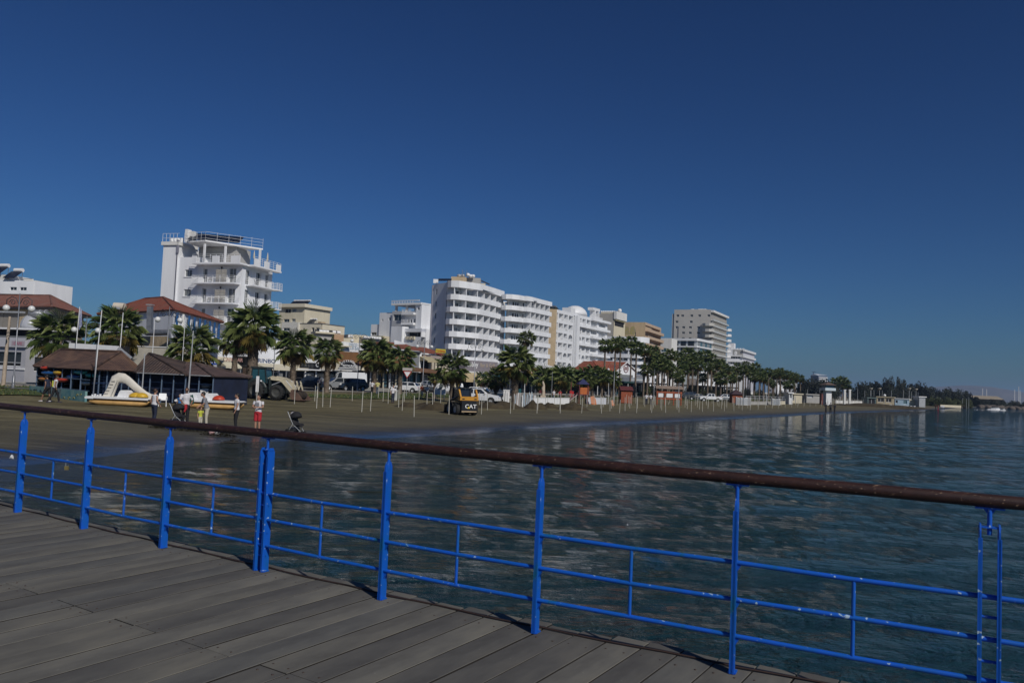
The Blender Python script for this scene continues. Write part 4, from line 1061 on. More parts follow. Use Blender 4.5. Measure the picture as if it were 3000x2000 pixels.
# side wall with its column of small windows
zs0 = 1.0; a = Vector((Xat(1266, 196, 20), 196)); b = p1[0] + Vector((0, 0.0))
side = []
for k in range(7):
    zc_ = zat(1283, 851 + 36.2 * k, 192); side.append((1.35, zc_ - .65, 0.62, 1.35, CURTAIN if k % 2 else GLASS))
T = wallrun(CH, oC, Vector((a.x, a.y, 0)), Vector((b.x, b.y, 0)), 1.0, ZR - .25, side, WHITE, .25)
mb = MB(off=oC); mb.prism([tuple(a + Vector((.3, .3))), tuple(b + Vector((.3, .6))), tuple(b + Vector((8, 10))), tuple(a + Vector((8, 9)))], 1.0, ZR - 1.3); mb.build('core', WHITE, CH)
mb = MB(off=oC); q = pw(1266, 823, 195.5); mb.obox(q + Vector((.9, .3, 0)), (1.2, .6, 1.0)); mb.build('corner_pier', WHITE, CH)
mb = MB(off=oC); mb.tube([(a.x - .15, a.y, 1), (a.x - .15, a.y, ZR - .5)], .18, 8); mb.build('drainpipe', mat('lilac_grey', (0.25, 0.25, 0.30), .6), CH)
# roof structures
for (x0, x1, y0, y1, Y, m, nm) in ((1322, 1366, 810, 832, 196, TAN, 'roof_room'), (1366, 1408, 813, 832, 199, GREYW, 'roof_room'), (1400, 1422, 829, 845, 204, CREAM, 'roof_room')):
    q0, q1 = pw(x0, y0, Y), pw(x1, y0, Y); mb = MB(off=oC); mb.box(q0.x, q1.x, Y, Y + 4, ZR - 1.5, q0.z); mb.build(nm, m, CH)
mb = MB(off=oC); q0, q1 = pw(1403, 819, 203), pw(1434, 833, 206); mb.add([q0, q1, q1 + Vector((0, 3, .5)), q0 + Vector((0, 3, .5)), q0 - Vector((0, 0, .2)), q1 - Vector((0, 0, .2))], [(0, 1, 2, 3), (4, 5, 1, 0)]); mb.build('roof_canopy', DGREY, CH)
for px, py in ((1371, 805), (1379, 809), (1386, 809)):
    mb = MB(off=oC); mb.ell(pw(px, py, 198), (.55, .55, .45), 10, 8); mb.build('water_tank', PAINTW, CH)
for px in (1346, 1355): mb = MB(off=oC); mb.ell(pw(px, 808, 198), (.7, .5, .45), 10, 8); mb.build('satellite_dish', LGREY, CH)
for px in (1290, 1300, 1309, 1317): q = pw(px, 820, 194); mb = MB(off=oC); mb.T = None; mb.add([q + Vector((-.5, -.5, -.3)), q + Vector((.5, -.5, -.3)), q + Vector((.5, .5, .4)), q + Vector((-.5, .5, .4))], [(0, 1, 2, 3)]); mb.build('solar_collector', SOLAR, CH)
for px, t in ((1354, 790), (1359, 795), (1367, 792), (1316, 812)): q = pw(px, 812, 197); mb = MB(off=oC); mb.bar(q, (q.x, q.y, zat(px, t, 197)), .10); mb.build('antenna', GREY, CH)
# right wing
ZW = zat(1500, 862, 203.5)
p2 = wpath([(1464, 207), (1470, 204.6), (1482, 203.6), (1500, 203.5), (1522, 204.8), (1534, 206.3), (1545, 206.2), (1560, 208), (1580, 212), (1617, 219)], 24)
mb = MB(off=oC); mb.ribbon([tuple(p) for p in p2], ZW - 1.2, ZW, .25); slabpoly(mb, offs(p2, .26), 10, ZW - 1.2, ZW - .95); mb.build('wing_roof', WHITE, CH)
bk = offs(p2, 1.9); mb = MB(off=oC); mb.ribbon([tuple(p) for p in bk], 1.5, ZW - 1.21, .3); mb.build('wall', WHITE2, CH)
L2 = plen(p2); dz2 = 2.96; inner = offs(p2, 1.15)
for k in range(1, 7):
    zt = ZW - dz2 * k + .1
    mb = MB(off=oC); mb.ribbon([tuple(p) for p in p2], zt - 1.15, zt, .16); slabpoly(mb, offs(p2, .17), 2.2, zt - 1.15, zt - .95); mb.build('balcony', WHITE, CH)
lev2 = [ZW - dz2 * k + .1 - .94 for k in range(1, 7)]
bay = [q for q in bk]
for s in (1.3, 3.6, 4.5, 5.4, 7.2): doors_on(bk, oC, [s], [l + .5 for l in lev2], CH, .62, 1.6, (GLASS, DARK))
ps = [L2 * .50 + 2.9 * i for i in range(6) if L2 * .50 + 2.9 * i < L2]
for s in ps:
    for k in range(6):
        p, d = along(p2, s); n = Vector((-d.y, d.x)); a = p + n * .18; b = p + n * 1.88; w = d * .09; z0 = lev2[k] - .004; z1 = lev2[k] + dz2 - .22
        mb = MB(off=oC); mb.prism([(a.x - w.x, a.y - w.y), (a.x + w.x, a.y + w.y), (b.x + w.x, b.y + w.y), (b.x - w.x, b.y - w.y)], z0, z1); mb.build('balcony_partition', WHITE, CH)
doors_on(bk, oC, [s + 1.4 for s in ps], lev2, CH, 1.4, 2.1)
mb = MB(off=oC); e1, e2 = p2[-1], bk[-1]; mb.prism([tuple(e1 - (e1 - e2).normalized() * 1.2), tuple(e1 - (e1 - e2).normalized() * 1.2 + Vector((.2, .25))), tuple(e2 + Vector((-7, 7))), tuple(e2 + Vector((-7.4, 7)))], 1, ZW - 1.21); mb.build('end_wall', WHITE, CH)
mb = MB(off=oC); a, b = P3(1440, 880, 212), P3(1480, 880, 209); mb.box(a.x, b.x, 211.5, 216, 1, ZW - 1.3); mb.build('link_wall', WHITE2, CH)
# podium: lilac wall with writing, red entrance, beige awning
PO = Bld('podium_restaurant', 'lilac grey podium with white handwriting below the curved hotel', 'restaurant', (1362, 186), (1458, 196), 6)
zp_ = lambda py: PO.z(1410, py, 190)
PO.block('wall', mat('lilac_wall', (0.22, 0.20, 0.22), .8, .1, .6), 0, PO.W, 0, 6, 0, zp_(1057)); PO.block('coping', PAINTW, -.1, PO.W + .1, -.12, -.003, zp_(1092), zp_(1089))
text_obj('Lobby', PAINTW, PO.e, Tm(.6, -.03, zp_(1075)), 1.7); text_obj('Bar & Grill', mat('faded_gold', (.40, .33, .25), .6), PO.e, Tm(PO.W * .45, -.03, zp_(1074)), 1.3)
AW = Bld('beige_awning_cafe', 'cafe with a wide beige awning below the lilac podium', 'cafe', (1335, 152), (1388, 157), 3)
za = lambda py: AW.z(1360, py, 154)
mb = MB(); mb.add([(0, 0, za(1093)), (AW.W, 0, za(1093)), (AW.W, -2.5, za(1110)), (0, -2.5, za(1110)), (AW.W, -2.5, za(1118)), (0, -2.5, za(1118))], [(0, 1, 2, 3), (3, 2, 4, 5)]); AW.part('awning', mb, mat('beige_awning', (.50, .39, .22), .9, .1, 1))
AW.block('wall', CREAM, -1, AW.W + 3, 0, 5, 0, za(1090)); AW.block('shop_window', GLASS, .2, AW.W, -.06, -.003, .4, za(1112))
RE = Bld('red_entrance', 'dark red hotel entrance frame beside the tan slab', 'entrance', (1560, 206), (1602, 216), 5)
zr_ = lambda py: RE.z(1580, py, 210)
RE.block('lintel', mat('dark_red_panel', (.20, .02, .025), .5), 0, RE.W, -2, 0, zr_(1086), zr_(1080)); RE.block('pier', mat('dark_red_panel', (.20, .02, .025), .5), RE.W - 1.0, RE.W, -2, 0, 0, zr_(1086) - .003); RE.block('door_glass', GLASS, 0, RE.W - 1.0, -.5, -.4, 0, zr_(1087))
RE.block('canopy', PAINTW, -1.5, RE.W + 1, -3, .3, zr_(1079), zr_(1070))

# ================================================================== arcaded hotel
TS = Bld('tan_slab_wall', 'tall narrow tan end wall between the curved and the arcaded hotels', 'wall', (1604, 238.2), (1628, 238), 15)
TS.block('slab', mat('sandy_cladding', (.52, .40, .25), .85, .15, .8), 0, TS.W, 0, 12, 0, TS.z(1615, 905, 238)); mb = MB()
for k in range(5): mb.ell((.3 + k * .5, 3, TS.z(1615, 905, 238) + .2), (.5, .8, .6 + .4 * sin(k * 2.3)), 7, 5)
TS.part('roof_planting', mb, mat('dark_hedge', (.012, .018, .014), .9))
AH = Bld('arcaded_hotel', 'white hotel with a grid of balconies, arches and a dark vertical slot', 'hotel', (1627, 238), (1777, 276), 15)
W = AH.W; ztop = AH.z(1640, 908, 240); dz = 2.98; q = lambda px: AH.hit(px, 15)
cols = [(1629, 1632.5, 1), (1635, 1648.5, 0), (1650.5, 1661, 0), (1664, 1676, 0), (1691, 1701.5, 0), (1704, 1714, 0), (1716.5, 1727, 0), (1729, 1747, 0), (1752, 1772, 0)]
holes, cells = [], []
for ci, (a, b, nar) in enumerate(cols):
    for f in range(7):
        z1 = ztop - 1.0 - dz * f; z0 = z1 - (2.05 if not nar else 2.3)
        if z0 < 1: continue
        x0, x1 = q(a), q(b); holes.append((x0, x1, z0, z1)); cells.append((ci, f, x0, x1, z0, z1, nar))
slot = (q(1678), q(1681.5), 2.0, ztop - .6)
mb = MB(); mb.holed(W, 0, ztop, holes + [slot], 1.5)
AH.part('wall', mb, mat('arcade_white', (.76, .77, .79), .8, .06, .4)); AH.block('core', WHITE, 0, W, 1.52, 12, 0, ztop - .01)
AH.block('pilaster', WHITE, q(1682), q(1689.5), -.9, -.003, 1, ztop - .5); mb = MB(); mb.T = Tm(0, 0)
AH.block('slot_lining', mat('blue_black_cladding', (.02, .03, .05), .6), slot[0] + .01, slot[1] - .01, 1.2, 1.49, 2.1, ztop - .7)
arch = {(3, 2), (4, 2), (2, 4), (5, 4), (3, 5)}
for (ci, f, x0, x1, z0, z1, nar) in cells:
    if nar: continue
    w = x1 - x0
    window(AH.e, Vector((x0 + w * .12, 1.44, z0 + .02)), 0, w * .42, 1.75, DOORD if (ci + f) % 3 else CURTAIN, name='balcony_door')
    mb = MB()
    if (ci + f) % 2 == 0: mb.box(x0 + .01, x1 - .01, -.02, .08, z0 + .01, z0 + .62)
    else:
        for j in range(4): mb.box(x0 + .01, x1 - .01, .02, .06, z0 + .12 + j * .2, z0 + .17 + j * .2)
        for j in range(4): mb.box(x0 + w * (j + .5) / 4 - .03, x0 + w * (j + .5) / 4 + .03, .0, .019, z0 + .01, z0 + .8)
    AH.part('balustrade', mb, PAINTW)
    if (ci, f) in arch:
        pts = [(x0, z1)] + [(x0 + w / 2 - w / 2 * cos(t), z1 - w * .42 + w * .42 * sin(t)) for t in [pi * k / 10 for k in range(0, 6)]]
        mb = MB(); mb.prismy([(x0 - .01, z1 + .01)] + [(x0 + w / 2 - w / 2 * cos(t) - .01, z1 - w * .45 + w * .45 * sin(t)) for t in [pi * k / 10 for k in range(0, 6)]][:6], -.05, .12)
        mb.prismy([(x1 + .01, z1 + .01)] + [(x0 + w / 2 + w / 2 * cos(t) + .01, z1 - w * .45 + w * .45 * sin(t)) for t in [pi * k / 10 for k in range(0, 6)]][:6], -.05, .12)
        AH.part('arch_head', mb, PAINTW)
for f in range(7):
    z1 = ztop - 1.0 - dz * f; AH.block('floor_band', WHITE, q(1689), W + .6, -1.0 if f % 2 else -.7, -.003, z1 + .05, z1 + .85) if f in (1, 3, 5) else AH.block('floor_band', WHITE, q(1727), W + .8, -1.1, -.003, z1 + .05, z1 + .85)
mb = MB(); mb.ell((q(1730), 6, ztop + .8), (5.2, 4, 3.3), 14, 10, zcut=0); AH.part('roof_dome', mb, PAINTW)
mb = MB(); mb.ell((q(1708), 5, ztop + .2), (1.6, 2, 2.0), 12, 8, zcut=0); AH.part('roof_dome', mb, PAINTW)
AH.block('roof_kiosk', PAINTW, q(1677), q(1690), 1, 4, ztop, ztop + 1.9); mb = MB()
for px in (1640, 1652, 1664, 1694, 1699): solar_heater(AH.e, Tm(q(px), 5, ztop), 1.3, GREY)
for px in (1748, 1758): AH.block('roof_arch_pier', PAINTW, q(px), q(px) + .8, 1, 3, ztop, ztop + 3)
AH.block('roof_arch_top', PAINTW, q(1742), q(1762), 1, 3, ztop + 3.002, ztop + 3.9)
mb = MB(); 
for j in range(7): mb.box(q(1741) + j * 1.05, q(1741) + j * 1.05 + .55, .1, .16, ztop + .01, ztop + .8)
AH.part('roof_balustrade', mb, PAINTW)

# ================================================================== greige block with globe, tan block, lower white block
GB = Bld('greige_block', 'greige slab building with a row of water tanks and a white globe on its roof', 'building', (1752, 322), (1796, 319), 20)
zg_ = lambda py: GB.z(1780, py, 320); g = lambda px: GB.hit(px, 25)
GB.block('wall', mat('greige_render', (.42, .395, .35), .85, .08, .3), 0, g(1796), 0, 14, 0, zg_(918))
sg = 14.0
GB.wall(Tm(GB.W, 0, 0, HP), sg, 0, zg_(913), [], CREAM, openings=()); mb = MB(); mb.T = Tm(GB.W + .003, 0, 0, HP); mb.holed(sg - 2, zg_(955), zg_(936), [(.8, sg - 3, zg_(953), zg_(940))], .001, x0=1.0) if False else None
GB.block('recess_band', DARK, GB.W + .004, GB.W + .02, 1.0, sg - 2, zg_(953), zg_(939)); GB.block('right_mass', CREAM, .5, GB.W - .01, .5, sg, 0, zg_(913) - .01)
GB.block('penthouse', WHITE2, GB.W + .003, GB.W + 1.2, -.3, sg - 1.5, zg_(934), zg_(911)); GB.block('shade_band', mat('mustard_awning', (.42, .38, .22)), GB.W + .03, GB.W + .9, 0, sg - 2, zg_(937.5), zg_(935))
for i in range(8):
    mb = MB(); x = g(1758) + i * (g(1795) - g(1758)) / 7; mb.cyl((x, 1, zg_(918)), (x, 1, zg_(913)), .45, 8); mb.ell((x, 1, zg_(912.5)), (.6, .6, .5), 8, 6); mb.build('water_tank', PAINTW, GB.e)
mb = MB(); x = GB.W - .5; mb.T = Tm(0, 6.0); mb.cyl((x, 2, zg_(911)), (x, 2, zg_(908)), .5, 10); mb.ell((x, 2, zg_(904)), (.85, .85, .85), 16, 12); GB.part('roof_globe', mb, PAINTW)
TN = Bld('tan_office_block', 'tan block with a butterfly mural and long dark balcony recesses', 'building', (1802, 338), (1888, 333), 18)
tz = lambda py: TN.z(1885, py, 334); t_ = lambda px: TN.hit(px, 20)
TN.wall(Tm(), TN.W, 0, tz(944), [(t_(1859), tz(986), t_(1862) - t_(1859), tz(972) - tz(986), DARK)], TAN)
TN.block('core', TAN, 0, TN.W - .5, .25, 14, 0, tz(944) - .01)
mz = tz(969); cx = t_(1843)
mb = MB()
for sx in (-1, 1):
    mb.add([(cx, -.02, mz - 1.6), (cx + sx * 2.2, -.02, mz - 1.9), (cx + sx * 2.8, -.02, mz), (cx + sx * 1.8, -.02, mz + 2), (cx + sx * .4, -.02, mz + 1.4)], [(0, 1, 2, 3, 4)])
TN.part('mural', mb, mat('mural_yellow', (.38, .33, .06), .8, .4, 1.5, col2=(.30, .25, .22)))
sw = (Vector((Xat(1934, 362, 18), 362)) - TN.b).length; hs_ = []
for k in range(5):
    z1 = tz(952) - 3.05 * k; hs_.append((0.0 + .3, sw - 1.2, z1 - 1.75, z1))
mb = MB(); mb.T = Tm(TN.W, 0, 0, HP); mb.holed(sw, 0, tz(944), hs_, 1.6); TN.part('side_wall', mb, mat('pinkish_tan', (.50, .37, .26), .85, .1, .5))
for (a, b, c, d_) in hs_:
    rr = random.Random(int(c)); n_ = 7
    for i in range(n_): window(TN.e, Vector((TN.W - 1.52, a + .4 + i * (b - a - .8) / n_, c + .05)), HP, (b - a - 1.5) / n_, 1.55, rr.choice([GLASS, CURTAIN, DOORD, GLASS]), name='balcony_door')
    mb = MB(); mb.T = Tm(TN.W + .003, 0, 0, HP); mb.box(-.0, sw + .5, -1.3, 0, c - .95, c - .75); mb.box(0, sw + .5, -1.3, -1.15, c - .749, c + .25); TN.part('balcony', mb, mat('pinkish_tan', (.50, .37, .26)))
RW = Bld('rounded_white_block', 'low white block with round corner and band balconies below the tan block', 'building', (1775, 300), (1862, 296), 14)
rz_ = lambda py: RW.z(1840, py, 297); r_ = lambda px: RW.hit(px, 15)
pth = [Vector((0, 0)), Vector((r_(1830), -1.0))] + [Vector((r_(1862) + 3.4 * sin(t), 2.2 - 3.4 * cos(t))) for t in [0, .3, .6, .9, 1.2]] + [Vector((r_(1862) + 4.2, 5))]
RW.block('core', WHITE, 0, r_(1862) + .5, 2.6, 8, 0, rz_(988)); mb = MB(); mb.ribbon([tuple(p) for p in offs(pth, 1.8)], 0, rz_(987), .2); RW.part('wall', mb, WHITE)
for k, (ya, yb) in enumerate(((986, 1002), (1018, 1025), (1037, 1048), (1058, 1067), (1077, 1086), (1097, 1106))):
    mb = MB(); mb.ribbon([tuple(p) for p in pth], rz_(yb), rz_(ya), .25); slabpoly(mb, offs(pth, .26), 1.4, rz_(yb), rz_(yb) + .25); RW.part('balcony' if k else 'roof_parapet', mb, WHITE)
bb = offs(pth, 1.78)
for s in (2, 5, 7.5, 10.5, 13): doors_on(bb, Vector((0, 0, 0)), [s], [rz_(y) for y in (1014, 1034, 1055, 1074, 1094)], RW.e, 1.7, 1.4)
for k in (3, 9): p, d = along(pth, k); RW.block('column', WHITE, p.x - .3, p.x + .3, p.y + .3, p.y + .9, 0, rz_(1002))
# blue steel frame line, gable house with emblem
GH = Bld('gable_house', 'white gable house with red tiled roof and a painted emblem behind tall palms', 'house', (1800, 196), (1864, 204), 8)
gz_ = lambda py: GH.z(1830, py, 200); h_ = lambda px: GH.hit(px, 8)
xg0, xg1 = h_(1805), h_(1862); xm = (xg0 + xg1) / 2
mb = MB(); mb.prismy([(xg0, 0), (xg1, 0), (xg1, gz_(1084)), (xm, gz_(1061)), (xg0, gz_(1088))], 0, .3); GH.part('gable_wall', mb, WHITE)
mb = MB(); b0 = h_(1769); zr0 = gz_(1061)
def rf(pts): mb.poly(pts, uv=[((Vector(p) - Vector(pts[0])).y if abs((Vector(pts[1]) - Vector(pts[0])).y) > .1 else (Vector(p) - Vector(pts[0])).x, (Vector(p) - Vector(pts[0])).length * .7) for p in pts])
rf([(xg0 - .4, -.3, gz_(1090)), (xm, -.3, zr0 + .1), (xm - 1.5, 12, zr0 + .1), (xg0 - 2.3, 12, gz_(1090))]); rf([(xg1 + .4, -.3, gz_(1086)), (xg1 - 1, 12, gz_(1086)), (xm - 1.5, 12, zr0 + .1), (xm, -.3, zr0 + .1)])
rf([(h_(1770), 1, gz_(1091)), (xg0 - .4, -.3, gz_(1090)), (xm - .4, 1.2, zr0 + .08), (h_(1775), 4, zr0)])
ro = GH.part('roof', mb, TILE); md = ro.modifiers.new('thickness', 'SOLIDIFY'); md.thickness = .15
mb = MB(); mb.bar((xg0 - .4, -.35, gz_(1090)), (xm, -.35, zr0 + .05), .2); mb.bar((xm, -.35, zr0 + .05), (xg1 + .4, -.35, gz_(1086)), .2); GH.part('verge_board', mb, PAINTW)
GH.block('gable_window', CURTAIN, h_(1817), h_(1855), -.06, -.003, gz_(1125), gz_(1097)); mb = MB(); GH.block('side_wall', WHITE, h_(1775), xg0 - .01, 1.5, 8, 0, gz_(1092))
mb = MB(); mb.tube([(xm + 1.1 * cos(t), -.03, gz_(1079) + 1.0 * sin(t)) for t in [2 * pi * k / 14 for k in range(15)]], .12, 6)
for k in range(5): mb.tube([(xm - .8 + .35 * k, -.03, gz_(1084)), (xm - .5 + .3 * k, -.03, gz_(1074))], .09, 5)
GH.part('emblem', mb, mat('maroon_paint', (.16, .05, .06), .6)); GH.block('glazed_porch', mat('pale_glazing', (.30, .33, .37), .2), h_(1822), h_(1862), -2.5, -.07, 0, gz_(1098) - .6)
GH.block('balcony_rail', PAINTW, h_(1822), h_(1862), -2.6, -2.51, gz_(1112), gz_(1110))

# ================================================================== glass office, beige tower, long white hotel
GO = Bld('glass_fronted_block', 'low modern block with teal ribbon windows in front of the beige tower', 'building', (1955, 392), (2042, 384), 20)
oz = lambda py: GO.z(2000, py, 388); o_ = lambda px: GO.hit(px, 20)
GO.block('core', mat('pale_blue_white', (.55, .59, .60), .7), 0, GO.W, 0, 14, 0, oz(992))
sw = (Vector((Xat(2065, 405, 20), 405)) - GO.b).length
fl = [(991, 998), (1013, 1017), (1031, 1035), (1049, 1053), (1068, 1072), (1086, 1090)]
for ya, yb in fl:
    mb = MB(); mb.ribbon([(-3, -.8), (GO.W, -.8), (GO.W + .8, 0), (GO.W + .8, sw)], oz(yb), oz(ya), 1.2); GO.part('floor_band', mb, PAINTW)
for (ya, yb), (yc, yd) in zip(fl[:-1], fl[1:]):
    for (a, b) in ((1940, 1965), (1970, 1987), (1994, 2009), (2015, 2033)):
        zb = oz(yc) + .02; window(GO.e, Vector((o_(a), -.08, zb)), 0, o_(b) - o_(a), oz(yb) - zb - .02, GLASSB if b > 2000 and ya > 1040 else GLASS, fm=DGREY)
    for i in range(6): zb = oz(yc) + .02; window(GO.e, Vector((GO.W + .08, .4 + i * (sw - .8) / 6, zb)), HP, (sw - 1) / 6, oz(yb) - zb - .02, GLASSB if i % 2 else CURTAIN, fm=PAINTW)
GA = Bld('off_white_annex', 'small off white annex between the tan block and the glass block', 'building', (1912, 372), (1965, 368), 14)
GA.wall(Tm(), GA.W, 0, GA.z(1930, 990, 370), [(GA.hit(1932, 15), GA.z(1930, 1008, 370), 1.2, 1.5), (GA.hit(1936, 15), GA.z(1930, 1030, 370), 2.4, 1.8, GLASSB)], CREAM if False else WHITE2); GA.block('core', WHITE2, 0, GA.W, .3, 10, 0, GA.z(1930, 990, 370) - .01)
TW = Bld('beige_tower', 'tall beige tower block with rounded balconies on its seaward side', 'building', (1974, 417), (2081, 408), 35)
tw = lambda py: TW.z(2020, py, 412); x_ = lambda px: TW.hit(px, 32)
BG = mat('beige_tower_render', (.50, .475, .435), .85, .08, .15)
wins = []
rows = [(924, (1980, 1994, 2021, 2044, 2071)), (942, (1978, 2020)), (958.5, (1979, 1998, 2018, 2042)), (974.5, (1998, 2018, 2042)), (991, (1998, 2018, 2042)), (1008, (1998, 2018, 2042))]
for y, xs in rows:
    for x in xs: wins.append((x_(x), tw(y + 3), x_(x + 8) - x_(x), 1.15, GLASS))
TW.wall(Tm(), TW.W, 0, tw(906), wins, BG, depth=.4); TW.block('core', BG, 0, TW.W - .5, .45, 20, 0, tw(906) - .01)
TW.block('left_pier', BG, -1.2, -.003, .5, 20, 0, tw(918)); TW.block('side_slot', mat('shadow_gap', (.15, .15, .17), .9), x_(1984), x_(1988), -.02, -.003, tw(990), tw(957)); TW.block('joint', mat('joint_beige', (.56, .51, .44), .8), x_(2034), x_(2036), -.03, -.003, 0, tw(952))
TW.block('roof_room', BG, x_(2016), x_(2066), 2, 8, tw(906), tw(904))
for px in (2022, 2042, 2050, 2058): TW.block('roof_unit', PAINTW, x_(px), x_(px + 6), 1, 3, tw(906), tw(903.5))
sw = (Vector((Xat(2131, 440, 35), 440)) - TW.b).length
mb = MB(); mb.T = Tm(TW.W, 0, 0, HP); mb.holed(sw, 0, tw(908), [], .1); TW.part('side_wall', mb, mat('balcony_back_wall', (.30, .29, .27), .8)); TW.block('roof_edge', WHITE2, TW.W - .4, TW.W + 1.6, 0, sw, tw(914), tw(908))
fz = lambda k: tw(936.5 + 16.55 * k)
for k in range(0, 9):
    z = fz(k); mb = MB(); mb.T = Tm(TW.W + .003, 0, 0, HP)
    mb.box(0, sw, -1.6, 0, z - .25, z); TW.part('balcony', mb, WHITE2)
    for i in range(8):
        y = .6 + i * (sw - 1) / 8
        mb = MB(); mb.T = Tm(TW.W + .003, 0, 0, HP); mb.box(y, y + .18, -1.3, -.05, z + .003, z + 2.7); TW.part('balcony_partition', mb, BG)
        window(TW.e, Vector((TW.W + .06, y + .9, z + .01)), HP, 2.2, 2.1, random.choice([GLASS, CURTAIN, GLASS]), name='balcony_door')
    mb = MB(); mb.T = Tm(TW.W + .003, 0, 0, HP); mb.box(0, sw, -1.6, -1.55, z + .003, z + .6); TW.part('balcony_railing', mb, mat('pale_glass_rail', (.45, .47, .46), .3))
    if k >= 1:
        pth = [(TW.W - 4.2, -.3), (TW.W - 3.6, -1.7), (TW.W - 2.0, -2.6), (TW.W, -2.7), (TW.W + 1.6, -1.6), (TW.W + 1.9, .6)]
        mb = MB(); mb.prism([(TW.W - 4.2, -.003)] + pth + [(TW.W + .01, .6), (TW.W + .01, -.003)], z - .25, z); mb.ribbon(pth, z + .003, z + 1.15, .15); TW.part('rounded_balcony', mb, mat('pale_beige_render', (.52, .50, .46), .8))
        if k < 7:
            mb = MB(); mb.ribbon([(TW.W + 1.6, sw - 2), (TW.W + 2.9, sw - 1), (TW.W + 2.9, sw + 1.5), (TW.W, sw + 2)], z - .2, z + 1.15, .15); mb.prism([(TW.W + 1.5, sw - 2), (TW.W + 2.8, sw - 1), (TW.W + 2.8, sw + 1.5), (TW.W, sw + 1.9)], z - .2, z); TW.part('end_balcony', mb, PAINTW)
LH = Bld('far_white_hotel', 'long white hotel with banded storeys behind palms right of the tower', 'hotel', (2128, 448), (2176, 444), 18)
lz = lambda py: LH.z(2150, py, 446); l_ = lambda px: LH.hit(px, 18)
LH.wall(Tm(), LH.W, 0, lz(1022), [(l_(2140 + 7.2 * i), lz(y + 4), 1.1, 1.1) for y in (1046, 1062, 1078) for i in range(4)], WHITE, depth=.4); LH.block('core', WHITE, 0, LH.W - .4, .45, 15, 0, lz(1022) - .01)
LH.block('stair_tower', PAINTW, l_(2130), l_(2146), 3, 8, 0, lz(1004)); LH.block('greige_top', GREYW, l_(2146), LH.W, -.05, -.003, lz(1040), lz(1024)); mb = MB(); mb.ell((l_(2154), -.06, lz(1034)), (.9, .05, 1.2), 10, 8); LH.part('round_window', mb, PAINTW)
for y in (1041, 1057, 1073, 1090): LH.block('floor_band', PAINTW, 0, LH.W, -.8, -.051, lz(y + 3), lz(y))
sw = (Vector((Xat(2210, 480, 18), 480)) - LH.b).length
mb = MB(); mb.T = Tm(LH.W, 0, 0, HP); mb.holed(sw, 0, lz(1022), [(.6, 3.5, lz(1036 + 15 * k), lz(1032 + 15 * k)) for k in range(4)], .5); LH.part('side_wall', mb, mat('lilac_white', (.50, .50, .55), .8))
for k, y in enumerate((1022, 1040, 1058, 1076, 1094)):
    mb = MB(); mb.T = Tm(LH.W + .003, 0, 0, HP); mb.box(-1, sw, -1, 0, lz(y + 6), lz(y)); LH.part('floor_band', mb, PAINTW)
for k in range(5): LH.block('roof_unit', PAINTW, LH.W * .2 + k * 1.6, LH.W * .2 + k * 1.6 + 1, 2, 3, lz(1022), lz(1019))
# white fragments seen between the far palms
for (a, b, y0, Y, lab) in ((2252, 2276, 1105, 470, 'white apartment block glimpsed between two far palms'), (2290, 2325, 1098, 480, 'pale apartment block half hidden behind the last tall palms')):
    X = Bld('distant_apartment_block', lab, 'building', (a, Y), (b, Y - 4), 10); zz = lambda py: X.z(a, py, Y)
    X.wall(Tm(), X.W, 0, zz(y0), [(.6 + 2 * i, zz(y0) - 2.4 - 3 * j, 1.2, 1.3) for i in range(int(X.W / 2)) for j in range(3)], WHITE); X.block('core', WHITE, 0, X.W, .3, 8, 0, zz(y0) - .01)
    for j in range(3): X.block('floor_band', PAINTW, 0, X.W, -.5, -.003, zz(y0) - .3 - 3 * j, zz(y0) - 3 * j + .01)
BT = Bld('slanted_roof_tower', 'distant blue grey tower with white slanted roof above dark trees', 'building', (2375, 700), (2397, 690), 20)
bz = lambda py: BT.z(2390, py, 695); sw = 9
BT.wall(Tm(), BT.W, 0, bz(1100), [], mat('blue_grey_glass', (.10, .12, .17), .4)); mb = MB(); mb.T = Tm(BT.W, 0, 0, HP); mb.holed(sw, 0, bz(1100), [], .2); BT.part('side_wall', mb, mat('blue_grey_glass', (.10, .12, .17)))
for k in range(5): BT.block('balcony_band', PAINTW, BT.W + .003, BT.W + 1.2, 0, sw, bz(1106 + 5 * k), bz(1104 + 5 * k))
mb = MB(); mb.add([(-.5, -.5, bz(1100)), (BT.W + .5, -.5, bz(1099)), (BT.W + 1, sw, bz(1097)), (0, sw, bz(1095)), (BT.W / 2, -.5, bz(1095))], [(0, 1, 4), (1, 2, 3, 4), (0, 4, 3)]); BT.part('roof', mb, PAINTW); mb = MB(); mb.bar((1, 2, bz(1096)), (1, 2, bz(1089)), .3); mb.bar((-1, 2, bz(1089)), (4, 2, bz(1089)), .3); BT.part('crane_mast', mb, DGREY)
